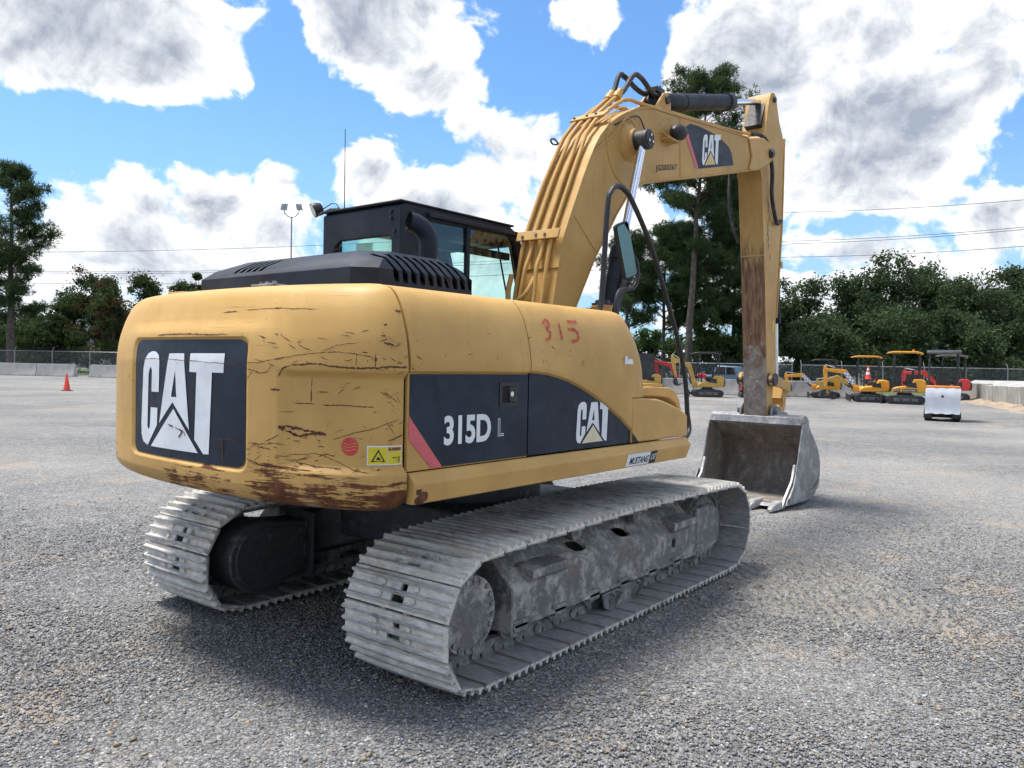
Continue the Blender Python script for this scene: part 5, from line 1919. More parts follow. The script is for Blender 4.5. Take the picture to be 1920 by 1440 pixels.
    stp = U(MB().prism(sc, 'y', -1.13, -0.62).build('step_cover', M['yellow'], EXC, bevel=0.012, seg=3))
    for i in range(14):
        x = 0.46 + i * 0.036
        MB().box(x, x + 0.018, -1.10, -0.66, 1.498, 1.516).build('grip_bar', M['yellow'], stp)
    # side skirt
    sk = [(-1.215, 1.128), (-1.243, 1.130), (-1.284, 1.078), (-1.270, 0.985), (-1.225, 0.985)]
    mb = MB()
    ends = [(-1.735, 0), (1.06, 1)]
    ring = []
    for x, e in ends:
        for y, z in sk:
            ring.append((x - (0.05 if (e and z < 1.0) else 0) + (0.0 if not e else 0), y, z))
    n = len(sk)
    mb.add(ring, [tuple(range(n)), tuple(range(2 * n - 1, n - 1, -1))] + [(i, n + i, n + (i + 1) % n, (i + 1) % n) for i in range(n)])
    skirt = U(mb.build('side_skirt', M['skirt'], EXC, bevel=0.006))

    def skf(a, b, o=0.0):
        # outer skirt face between the crease and the bottom edge
        z = 0.992 + (1.074 - 0.992) * b
        y = -1.2715 - (z - 0.992) / 0.086 * 0.0118
        return (0.145 + 0.39 * a + 0.022 * b, y - 0.0018 - o, z)

    def srect(name, a0, a1, o, mt):
        MB().add([skf(a0, 0.02, o), skf(a1, 0.02, o), skf(a1, 0.98, o), skf(a0, 0.98, o)], [(0, 1, 2, 3)]).build(name, mt, skirt, smooth=False, recalc=False)
    srect('dealer_sticker', 0, 1, 0.0, M['decalwhite'])
    srect('sticker_dark_end', 0.76, 0.99, 0.0012, M['ink'])
    lettering('dealer_name', 'MUSTANG', lambda a, b: skf(0.09 + 0.62 * a + 0.03 * b, 0.14 + 0.55 * b, 0.0014), M['ink'], skirt, bold=0.02)
    lettering('dealer_emblem', 'CAT', lambda a, b: skf(0.79 + 0.165 * a + 0.02 * b, 0.28 + 0.48 * b, 0.0026), M['decalwhite'], skirt, bold=0.02)
    mb = MB()
    rng = random.Random(3)
    for i in range(8):
        cx, cz = -1.68 + rng.uniform(-0.03, 0.05), rng.uniform(1.0, 1.06)
        y = -1.2715 - (cz - 0.992) / 0.086 * 0.0118 - 0.0016
        n = 9
        r = rng.uniform(0.012, 0.028)
        mb.add([(cx + r * cos(2 * pi * k / n) * rng.uniform(0.6, 1.3), y - 0.0003 * i, min(1.07, cz + r * sin(2 * pi * k / n) * rng.uniform(0.6, 1.3))) for k in range(n)], [tuple(range(n))])
    r_ = mb.build('rust_patches', M['rust'], skirt, smooth=False, recalc=False)
    r_['kind'] = 'stuff'
    # left-hand side, away from the viewer
    mb = MB()
    rows = [[(x, -y, z) for x in (-1.738, -0.46)] for z, y in [(1.134, -1.235), (1.59, -1.235)] + SIDE]
    mb.grid(rows)
    U(mb.build('left_door', M['yellow'], EXC, angle=40))
    U(MB().box(-1.735, 1.0, 1.20, 1.27, 0.99, 1.125).build('left_skirt', M['skirt'], EXC, bevel=0.006))
    return deck


def build_hood():
    """black engine hood with cut louvres"""
    B = [(-1.73, -0.90), (-0.89, -0.90), (-0.89, 0.60), (-1.73, 0.60)]
    zb, zm, zt = 2.0195, 2.105, 2.212

    def ring(inset, z, cx, cy):
        x0, x1, y0, y1 = -1.73 + inset, -0.89 - inset * 0.9, -0.90 + inset * 0.7, 0.66 - inset * 1.4
        c = 0.10 + 0.1 * inset
        return [(x0 + c, y0, z), (x1 - c * 0.5, y0, z), (x1, y0 + c * 0.5, z), (x1, y1 - c, z), (x1 - c, y1, z), (x0 + c, y1, z), (x0, y1 - c, z), (x0, y0 + c, z)]
    rows = [ring(0, zb, 0, 0), ring(0, zm, 0, 0), ring(0.05, zm + 0.05, 0, 0), ring(0.16, zt, 0, 0), ring(0.22, zt + 0.006, 0, 0)]
    mb = MB().grid(rows, close=True)
    mb.add(rows[0], [tuple(range(8))]).add(rows[-1], [tuple(range(8))])
    hood = U(mb.build('engine_hood', M['black'], EXC, angle=25))
    inner = MB()
    ri = [[(-1.31 + (x + 1.31) * 0.93, -0.12 + (y + 0.12) * 0.95, min(max(z, 1.99) - 0.022, 2.185) if z > zb + 0.001 else 1.95) for x, y, z in r] for r in rows[:4]]
    inner.grid(ri, close=True)
    inner.add(ri[0], [tuple(range(8))]).add(ri[-1], [tuple(range(8))])
    cs = [inner]
    for i in range(10):
        x = -1.545 + i * 0.062
        # curved slots through the flank and the slope above it
        sl = MB()
        w = 0.031
        path = [(-1.05, 2.045), (-0.835, 2.045), (-0.835, 2.10), (-0.72, 2.192), (-1.05, 2.192)]
        sl.add([(x + (0.0), p, q) for p, q in path] + [(x + w, p, q) for p, q in path], [(0, 1, 2, 3, 4), (9, 8, 7, 6, 5)] + [(k, 5 + k, 5 + (k + 1) % 5, (k + 1) % 5) for k in range(5)])
        lean = []
        for vx, vy, vz in sl.v:
            lean.append((vx - (vz - 2.10) * 0.55 * (1 if vz > 2.12 else 0.15), vy, vz))
        sl.v = lean
        cs.append(sl)
    for i in range(5):
        y = 0.02 + i * 0.062
        s = MB()
        q = [(-1.72, y, 2.152), (-1.55, y - 0.03, 2.198)]
        s.hexa([(-1.75, y, 2.13), (-1.60, y, 2.13), (-1.60, y + 0.034, 2.13), (-1.75, y + 0.034, 2.13), (-1.66, y - 0.05, 2.200), (-1.585, y - 0.05, 2.200), (-1.585, y - 0.016, 2.200), (-1.66, y - 0.016, 2.200)])
        cs.append(s)
    cut(hood, cs, angle=25)
    add_bevel(hood, 0.004)
    MB().box(-1.62, -1.0, -0.80, 0.5, 2.0196, 2.075).build('engine_top', M['dark'], hood)
    for x in (-1.40, -1.15):
        pass
    # hood seams
    mb = MB()
    return hood


def build_exhaust():
    pts = [(-0.93, -0.545, 2.10), (-0.93, -0.545, 2.32)]
    for i in range(7):
        a = i / 6 * radians(72)
        pts.append((-0.93 - 0.12 * (1 - cos(a)), -0.545 + 0.06 * (1 - cos(a)), 2.34 + 0.12 * sin(a)))
    pts.append((pts[-1][0] - 0.03, pts[-1][1] + 0.012, pts[-1][2] + 0.006))
    ex = U(MB().tube(pts, 0.056, 20, caps=False).build('exhaust_pipe', M['black'], EXC))
    MB().tube(pts, 0.050, 20, caps=False).build('pipe_bore', M['dark'], ex)
    MB().lathe((-0.93, -0.545, 2.19), (0, 0, 1), [(0, 0.06), (0.0, 0.085), (0.03, 0.085), (0.03, 0.06)], 24).build('pipe_collar', M['black'], ex)
    return ex


def build_cab():
    x0, x1, y0, y1, z0, z1 = -0.42, 0.98, 0.245, 1.10, 1.11, 2.765
    prof = [(x0, z0), (x0, z1 - 0.03), (x0 + 0.04, z1), (0.80, z1 - 0.005), (0.93, z1 - 0.06), (1.16, 2.0), (1.20, 1.45), (1.12, z0)]
    cab = U(MB().prism(prof, 'y', y0, y1).build('cab', M['black'], EXC))
    t = 0.055
    inner = MB().prism([(x0 + t, z0 + t), (x0 + t, z1 - t), (0.78, z1 - t - 0.005), (0.89, z1 - 0.10), (1.11, 2.0), (1.15, 1.45), (1.07, z0 + t)], 'y', y0 + 0.05, y1 - 0.05)
    rw = [(0.345, 2.22), (0.345, 2.50), (0.375, 2.535), (0.915, 2.535), (0.975, 2.49), (0.975, 2.22)]
    rear = MB().prism(rw, 'x', x0 - 0.05, x0 + 0.10)
    right = MB().prism([(-0.13, 2.10), (-0.13, 2.665), (0.78, 2.685), (0.86, 2.64), (1.05, 2.02), (1.08, 1.5), (0.3, 1.5), (0.3, 2.05)], 'y', y0 - 0.1, y0 + 0.1)
    left = MB().prism([(-0.25, 1.6), (-0.25, 2.64), (0.74, 2.66), (0.84, 2.60), (1.05, 2.02), (1.08, 1.6)], 'y', y1 - 0.1, y1 + 0.1)
    front = MB().prism([(0.32, 1.55), (0.32, 2.62), (1.03, 2.62), (1.03, 1.55)], 'x', 0.7, 1.4)
    cut(cab, [inner, rear, right, left, front])
    add_bevel(cab, 0.02, 3)

    def pane(name, fn, poly, mt=None):
        return MB().add([fn(a, b) for a, b in poly], [tuple(range(len(poly)))]).build(name, mt or M['glass'], cab, smooth=False)
    pane('rear_window', lambda a, b: (x0 + 0.02, a, b), rw)
    pane('right_window', lambda a, b: (a, y0 + 0.02, b), [(-0.13, 2.10), (-0.13, 2.665), (0.78, 2.685), (0.86, 2.64), (1.05, 2.02), (1.08, 1.5), (0.3, 1.5), (0.3, 2.05)])
    pane('door_window', lambda a, b: (a, y1 - 0.02, b), [(-0.25, 1.6), (-0.25, 2.64), (0.74, 2.66), (0.84, 2.60), (1.05, 2.02), (1.08, 1.6)])
    MB().box(0.275, 0.315, y0 - 0.003, y0 + 0.03, 2.05, 2.68).build('window_pillar', M['black'], cab, bevel=0.006)
    MB().tube([(0.62, y0 - 0.012, 2.62), (0.72, y0 - 0.014, 2.30), (0.78, y0 - 0.014, 2.12)], 0.008, 6).build('wiper', M['ink'], cab)
    MB().tube([(0.70, 0.42, 1.6), (0.72, 0.42, 2.02), (0.70, 0.42, 2.10)], 0.016, 8).build('control_lever', M['ink'], cab)
    # inside: seat, console, visor
    MB().box(0.05, 0.55, 0.45, 0.92, 1.5, 1.72).box(0.0, 0.14, 0.46, 0.91, 1.72, 2.36).build('seat', M['blackplain'], cab, bevel=0.04, seg=3)
    MB().box(0.02, 0.10, 0.56, 0.81, 2.36, 2.52).build('headrest', M['blackplain'], cab, bevel=0.03, seg=3)
    MB().box(0.02, 0.62, 0.32, 0.44, 1.6, 1.95).build('console', M['minigrey'], cab, bevel=0.02)
    MB().box(0.30, 0.80, 0.40, 0.98, 2.60, 2.64).build('sun_visor', M['minigrey'], cab, bevel=0.01)
    MB().box(0.0, 0.9, 0.32, 0.36, 2.50, 2.56).build('inner_rail', M['blackplain'], cab, bevel=0.01)
    st = MB().add([(x0 + 0.012, 0.545, 2.43), (x0 + 0.012, 0.725, 2.43), (x0 + 0.012, 0.725, 2.50), (x0 + 0.012, 0.545, 2.50)], [(0, 1, 2, 3)]).build('window_sticker', M['film'], cab, smooth=False)
    mb = MB()
    for i in range(5):
        mb.box(x0 + 0.006, x0 + 0.012, 0.89 + 0.018 * i, 0.894 + 0.018 * i, 2.40, 2.50)
    for i in range(4):
        mb.box(x0 + 0.0005, x0 + 0.0055, 0.885, 0.97, 2.41 + 0.022 * i, 2.414 + 0.022 * i)
    mb.build('speaker_grille', M['ink'], cab)
    # roof skin, gutter and fixings
    MB().box(x0 - 0.012, 0.84, y0 - 0.014, y1 + 0.012, z1 - 0.005, z1 + 0.012).build('roof', M['black'], cab, bevel=0.008)
    MB().box(-0.16, 1.0, y0 - 0.035, y0 - 0.002, 2.690, 2.722).build('gutter', M['black'], cab, bevel=0.006)
    for y, z in ((0.335, 2.70), (0.335, 2.655), (0.30, 2.56)):
        MB().cyl((x0 - 0.014, y, z), (x0 + 0.001, y, z), 0.012, n=6).build('bolt', M['blackplain'], cab)
    MB().lathe((-0.30, 0.55, z1 + 0.010), (0, 0, 1), [(0, 0.05), (0.018, 0.045), (0.024, 0.0)], 18).build('roof_cap', M['black'], cab)
    # work lamp on a bent bracket at the rear corner and the whip aerial
    br = U(MB().tube([(-0.33, 1.00, 2.775), (-0.34, 1.01, 2.80), (-0.36, 1.09, 2.80), (-0.40, 1.17, 2.765), (-0.41, 1.20, 2.78)], 0.012, 8).build('lamp_bracket', M['rubber'], EXC))
    wl = U(MB().lathe((-0.375, 1.215, 2.82), (-0.55, 0.25, -0.30), [(-0.03, 0.010), (-0.025, 0.035), (0.0, 0.05), (0.04, 0.058), (0.05, 0.056)], 20).build('work_lamp', M['blackplain'], EXC))
    MB().lathe((-0.375, 1.215, 2.82), (-0.55, 0.25, -0.30), [(0.046, 0.050), (0.0525, 0.047), (0.056, 0.0)], 20).build('lens', M['decalwhite'], wl)
    MB().tube([(-0.33, 1.0, 2.78), (-0.35, 1.03, 2.84), (-0.36, 1.08, 2.845), (-0.37, 1.17, 2.81)], 0.004, 6).build('cable', M['ink'], wl)
    U(MB().tube([(-0.33, 0.96, 2.775), (-0.33, 0.96, 2.85), (-0.331, 0.962, 3.40)], 0.0055, 6, r1=0.003).build('aerial', M['ink'], EXC))
    return cab
# ------------------------------------------------------------------ boom, stick and bucket
BOOM_TOP = [(0.58, 1.45), (0.66, 1.70), (0.772, 2.12), (0.83, 2.40), (0.890, 2.645), (0.965, 2.80), (1.05, 2.969), (1.149, 3.166), (1.231, 3.315), (1.315, 3.454), (1.385, 3.548), (1.513, 3.672),
            (1.629, 3.751), (1.749, 3.822), (1.999, 3.941), (2.266, 4.012), (2.787, 4.066), (3.6, 4.16), (4.472, 4.245)]
BOOM_LOW = [(4.805, 3.967), (4.203, 3.817), (3.5, 3.648), (2.854, 3.49), (2.55, 3.425), (2.325, 3.372), (2.15, 3.318), (1.985, 3.237), (1.90, 3.18), (1.82, 3.115), (1.664, 2.945), (1.528, 2.765), (1.345, 2.548), (1.086, 2.135), (0.9, 1.75), (0.82, 1.42)]
BW, BL = 0.225, 0.160


def offset_path(path, d):
    out = []
    for i, p in enumerate(path):
        a = path[max(i - 1, 0)]
        b = path[min(i + 1, len(path) - 1)]
        tx, tz = b[0] - a[0], b[1] - a[1]
        l = hypot(tx, tz)
        out.append((p[0] - tz / l * d, p[1] + tx / l * d))
    return out


def smooth_path(pts, n=6):
    """Catmull-Rom through 3-D points"""
    P = [Vector(p) for p in pts]
    P = [P[0] * 2 - P[1]] + P + [P[-1] * 2 - P[-2]]
    out = []
    for i in range(1, len(P) - 2):
        a, b, c, d = P[i - 1], P[i], P[i + 1], P[i + 2]
        for k in range(n):
            t = k / n
            out.append(0.5 * ((2 * b) + (c - a) * t + (2 * a - 5 * b + 4 * c - d) * t * t + (3 * b - a - 3 * c + d) * t ** 3))
    out.append(P[-2])
    return out


def build_boom():
    poly = BOOM_TOP + [(4.86, 4.29), (4.98, 4.22), (4.98, 4.06)] + BOOM_LOW
    boom = U(MB().prism(poly, 'y', -BW, BL).build('boom', M['boom'], EXC, bevel=0.006))
    # lips of the top and bottom plates
    for path, d in ((BOOM_TOP[3:], 0.012), (BOOM_LOW[::-1][1:], -0.012)):
        q = offset_path(path, d)
        p0 = offset_path(path, -d * 0.2)
        pl = p0 + q[::-1]
        mb = MB()
        n = len(p0)
        for i in range(n - 1):
            a, b, c, e = p0[i], p0[i + 1], q[i + 1], q[i]
            w, w2 = BW + 0.008, BL + 0.008
            mb.hexa([(a[0], -w, a[1]), (b[0], -w, b[1]), (b[0], w2, b[1]), (a[0], w2, a[1]), (e[0], -w, e[1]), (c[0], -w, c[1]), (c[0], w2, c[1]), (e[0], w2, e[1])])
        mb.build('flange_plate', M['boom'], boom)
    # weld seams
    mb = MB()
    MB().tube([(2.800, -BW - 0.001, 4.06), (2.835, -BW - 0.001, 3.50)], 0.005, 6).build('weld_seam', M['boom'], boom)
    MB().tube([(1.03, -BW - 0.001, 2.84), (1.36, -BW - 0.001, 2.59)], 0.006, 6).build('weld_seam', M['boom'], boom)
    arc = []
    for i in range(26):
        a = radians(95 + i * 7.0)
        arc.append((1.83 + 0.34 * cos(a), -BW - 0.001, 3.56 + 0.34 * sin(a)))
    mb.tube(arc, 0.006, 6)
    mb.build('weld_seam', M['boom'], boom)
    # cylinder pin boss on each side
    for s in (-1, 1):
        MB().lathe((1.855, -BW if s < 0 else BL, 3.605), (0, s, 0), [(0, 0.17), (0.03, 0.15), (0.05, 0.115), (0.085, 0.105), (0.085, 0.0)], 32).build('pin_boss', M['boom'], boom)
        # tip plates that hold the stick pin
        tp = [(4.45, 4.235), (4.60, 4.275), (4.86, 4.335), (5.02, 4.325), (5.13, 4.28), (5.19, 4.215), (5.15, 4.13), (5.05, 4.07), (4.80, 3.965), (4.66, 3.915), (4.47, 3.895), (4.55, 4.06)]
        MB().prism(tp, 'y', s * (BW + 0.001), s * (BW + 0.022)).build('tip_plate', M['boom'], boom, bevel=0.006)
        MB().lathe((5.08, s * (BW + 0.022), 4.20), (0, s, 0), [(0, 0.055), (0.03, 0.055), (0.03, 0.042), (0.045, 0.040), (0.045, 0)], 18).build('pin', M['rubber'], boom)
    # emblem on the right-hand face
    y = -BW - 0.0016
    fld = [(2.93, 4.005), (3.02, 4.055), (3.162, 4.072), (3.35, 4.083), (3.578, 4.085), (3.80, 4.062), (3.95, 4.03), (4.02, 3.98), (4.085, 3.862), (3.226, 3.652), (3.05, 3.86)]
    flat('emblem_field', fld[::-1], y, M['navy'], boom)
    flat('pink_stripe', [(2.93, 3.905), (2.955, 3.975), (3.235, 3.650), (3.165, 3.635)], y - 0.0015, M['pink'], boom)

    def lf(a, b):
        x = 3.30 + 0.43 * a
        z0 = 3.70 + (x - 3.30) * 0.235
        return (x, y - 0.003, z0 + 0.315 * b)
    logo(lf, boom, M['decalwhite'], M['decalyel'])
    lettering('serial_number', 'JGS00367', lambda a, b: (2.345 + 0.42 * a, y, 3.440 + 0.095 * a + 0.072 * b), M['ink'], boom, bold=0.03, spacing=1.12)
    # lamp on a bracket
    MB().box(2.42, 2.62, y - 0.10, y, 3.76, 3.775).tube([(2.45, y, 3.84), (2.45, y - 0.05, 3.80), (2.48, y - 0.08, 3.776)], 0.010, 6).build('lamp_bracket', M['boom'], boom)
    lm = MB().lathe((2.52, y - 0.09, 3.85), (0.8, -0.1, 0.05), [(-0.03, 0.02), (0.0, 0.055), (0.05, 0.072), (0.12, 0.070), (0.135, 0.06), (0.136, 0)], 20).build('boom_lamp', M['blackplain'], boom)
    mb = MB()
    for i in range(9):
        a = i / 9 * 2 * pi
        x, z = 2.53 + 0.13 * cos(a), 3.86 + 0.11 * sin(a)
        mb.add([(x, y, z), (x + 0.03 * cos(a + 0.3), y, z + 0.03 * sin(a + 0.3)), (x + 0.02 * cos(a + 1.2), y, z + 0.02 * sin(a + 1.2))], [(0, 1, 2)])
    mb.build('red_marks', M['chalkred'], boom, smooth=False, recalc=False)['kind'] = 'stuff'
    # cable to the lamp
    MB().tube(smooth_path([(1.60, -BW - 0.01, 3.70), (1.80, -BW - 0.02, 3.80), (1.98, -BW - 0.02, 3.86), (2.10, -BW - 0.02, 3.76), (2.12, -BW - 0.02, 3.66)]), 0.006, 6).build('cable', M['ink'], boom)
    MB().tube(smooth_path([(1.30, -BW - 0.01, 3.42), (1.55, -BW - 0.02, 3.60), (1.78, -BW - 0.02, 3.80), (1.92, -BW - 0.02, 3.76), (1.94, -BW - 0.04, 3.68)]), 0.007, 6).build('grease_line', M['boom'], boom)

    # hydraulic pipes up the back of the boom
    def top_pt(s, off, y):
        # s counts along BOOM_TOP by vertex index
        q = offset_path(BOOM_TOP, off)
        i = min(int(s), len(q) - 2)
        k = s - i
        return (q[i][0] + (q[i + 1][0] - q[i][0]) * k, y, q[i][1] + (q[i + 1][1] - q[i][1]) * k)
    lanes = [(0.140, 0.105), (0.050, 0.035), (-0.060, -0.050), (-0.135, -0.120)]
    for i, (ya, yb) in enumerate(lanes):
        pts = []
        for k in range(0, 23):
            s = 0.5 + k * 0.5
            yy = ya + (yb - ya) * sstep(6, 11, s)
            off = 0.036 + 0.030 * sstep(8.0, 11.0, s) + (0.030 if i in (1, 2) and s < 3.5 else 0.0)
            if s < 3 and i in (1, 2):
                yy += (0.06 if i == 1 else -0.05) * (3 - s) / 3
            pts.append(top_pt(s, off, yy))
        end = [(1.86, yb, 4.02), (1.95, yb, 4.07)] if i in (1, 2) else ([(1.93, yb, 4.02), (2.25, yb, 4.065), (2.7, yb, 4.12), (3.4, yb, 4.20), (4.3, yb, 4.305), (4.75, yb - 0.02, 4.37)])
        MB().tube(smooth_path(pts + end, 3), 0.0175, 10).build('hydraulic_pipe', M['boom'], boom)
    # branch pipes by the foot
    MB().tube(smooth_path([top_pt(0.8, 0.09, 0.21), top_pt(1.8, 0.10, 0.12), top_pt(2.2, 0.10, -0.02), top_pt(2.7, 0.06, -0.05)]), 0.0175, 10).build('hydraulic_pipe', M['boom'], boom)
    MB().tube(smooth_path([top_pt(2.8, 0.06, 0.19), top_pt(2.2, 0.09, 0.17), top_pt(1.7, 0.10, 0.10), top_pt(1.2, 0.05, 0.07)]), 0.022, 10).build('hydraulic_pipe', M['boom'], boom)
    # clamps
    for s, w in ((4.05, 0.225), (11.6, 0.19)):
        c = Vector(top_pt(s, 0.064 if s < 5 else 0.085, 0))
        t = (Vector(top_pt(s + 0.2, 0.064, 0)) - Vector(top_pt(s - 0.2, 0.064, 0))).normalized()
        n = Vector((-t.z, 0, t.x))
        mb = MB()
        h = 0.042 if s < 5 else 0.05
        q = []
        for e in (-0.008, 0.010):
            for a, yy in ((-h, -w), (h, -w), (h, w - 0.03), (-h, w - 0.03)):
                p = c + t * a + n * e
                q.append((p.x, yy, p.z))
        mb.hexa(q)
        cl = mb.build('pipe_clamp', M['boom'], boom, bevel=0.004)
        for yy in (-0.09, 0.0, 0.13):
            p = c + n * 0.010 + t * RNG.uniform(-0.01, 0.01)
            MB().cyl((p.x, yy, p.z), (p.x + n.x * 0.016, yy, p.z + n.z * 0.016), 0.013, n=6).build('bolt', M['hub'], boom)
    MB().tube(smooth_path([(1.345, 0.172, 3.545), (1.30, 0.175, 3.570), (1.255, 0.178, 3.565), (1.245, 0.178, 3.545), (1.27, 0.176, 3.525), (1.33, 0.172, 3.535), (1.40, 0.160, 3.575), (1.43, 0.130, 3.590)]), 0.008, 6).build('lifting_ring', M['wire'], boom)
    return boom


def cylinder_part(name, a, b, frac, rb, rr, mat_b, eye_b, eye_r, width):
    """hydraulic ram: barrel from a towards b, bright rod to b, with an eye at each end"""
    a, b = Vector(a), Vector(b)
    m = a + (b - a) * frac
    d = (b - a).normalized()
    L = (m - a).length
    bar = U(MB().lathe(a, d, [(0.0, rb * 0.9), (0.02, rb), (L * 0.30, rb), (L * 0.301, rb * 1.06), (L * 0.33, rb * 1.06), (L * 0.331, rb), (L - 0.14, rb), (L - 0.135, rb * 1.16), (L - 0.02, rb * 1.16), (L, rb * 1.0), (L, 0)], 28).build(name, mat_b, EXC))
    MB().cyl(m - d * 0.02, b, rr, n=20).build('rod', M['chrome'], bar)
    MB().cyl((a.x, a.y - width, a.z), (a.x, a.y + width, a.z), eye_b, n=20).build('eye', mat_b, bar)
    MB().cyl((b.x, b.y - width, b.z), (b.x, b.y + width, b.z), eye_r, n=24).build('eye', M['rubber'], bar, bevel=0.006)
    return bar


def build_rams():
    for s in (-1, 1):
        c = cylinder_part('boom_cylinder', (1.075, s * 0.37, 1.25), (1.855, s * 0.37, 3.605), 0.59, 0.078, 0.036, M['black'], 0.07, 0.085, 0.065)
        if s < 0:
            MB().lathe((1.855, -0.4355, 3.605), (0, -1, 0), [(0, 0.07), (0.008, 0.066), (0.008, 0)], 20).build('pin_cover', M['blackplain'], c)
            for k in range(3):
                a = radians(90 + 120 * k)
                MB().cyl((1.855 + 0.035 * cos(a), -0.4437, 3.605 + 0.035 * sin(a)), (1.855 + 0.035 * cos(a), -0.452, 3.605 + 0.035 * sin(a)), 0.011, n=6).build('bolt', M['chrome'], c)
            # stand-off pipe and hose beside the barrel
            MB().tube(smooth_path([(1.16, -0.47, 1.6), (1.30, -0.47, 2.05), (1.46, -0.465, 2.45), (1.47, -0.43, 2.56)]), 0.024, 10).build('hose', M['rubber'], c)
            MB().box(1.43, 1.53, -0.50, -0.36, 2.34, 2.52).build('port_block', M['black'], c, bevel=0.02)
    st = cylinder_part('stick_cylinder', (2.74, 0, 4.235), (5.395, 0, 4.935), 0.645, 0.086, 0.037, M['black'], 0.075, 0.062, 0.075)
    br = MB()
    for y in (-0.115, 0.09):
        br.prism([(2.45, 4.03), (2.60, 4.20), (2.68, 4.29), (2.76, 4.31), (2.82, 4.25), (2.84, 4.07)], 'y', y, y + 0.025)
    U(br.build('cylinder_bracket', M['boom'], EXC, bevel=0.006))
    U(MB().cyl((2.74, -0.135, 4.235), (2.74, 0.135, 4.235), 0.04, n=16).build('bracket_pin', M['rubber'], EXC))
    # black hoses that arch from the pipe heads to the ram
    for y0, y1, h, lean in ((0.04, 0.035, 0.25, 0.0), (-0.045, -0.04, 0.27, 0.12)):
        pts = smooth_path([(1.95, y0, 4.07), (2.02 + lean * 0.3, y0, 4.16), (2.10 + lean, y0, 4.07 + h), (2.20 + lean * 1.4, (y0 + y1) / 2, 4.06 + h + 0.02), (2.38 + lean * 1.4, y1, 4.285), (2.52 + lean, y1, 4.27), (2.60 + lean, y1, 4.28)], 8)
        U(MB().tube(pts, 0.024, 10).build('hydraulic_hose', M['rubber'], EXC))
        U(MB().lathe((1.92, y0, 4.045), (0.6, 0, 0.8), [(0, 0.02), (0.0, 0.042), (0.06, 0.042), (0.06, 0.03), (0.11, 0.03), (0.11, 0.0)], 12).build('hose_fitting', M['boom'], EXC))
    U(MB().box(2.62, 2.78, -0.07, 0.07, 4.30, 4.355).tube([(2.58, 0.035, 4.28), (2.66, 0.035, 4.345)], 0.03, 8).tube([(2.70, -0.04, 4.28), (2.72, -0.04, 4.35)], 0.03, 8).build('port_block', M['rubber'], EXC, bevel=0.008))


STICK = [(5.27, 4.93), (5.31, 5.00), (5.40, 5.025), (5.48, 4.99), (5.51, 4.90), (5.60, 4.72), (5.74, 4.545), (5.775, 4.30), (5.77, 3.47), (5.74, 3.20), (5.70, 2.80), (5.665, 2.39), (5.655, 1.57), (5.62, 1.25), (5.585, 1.06), (5.52, 1.02), (5.455, 1.05), (5.425, 1.30), (5.405, 1.55), (5.31, 2.37), (5.21, 3.10), (5.09, 3.90), (5.0, 4.06), (4.99, 4.22), (5.06, 4.36), (5.16, 4.50), (5.22, 4.75)]


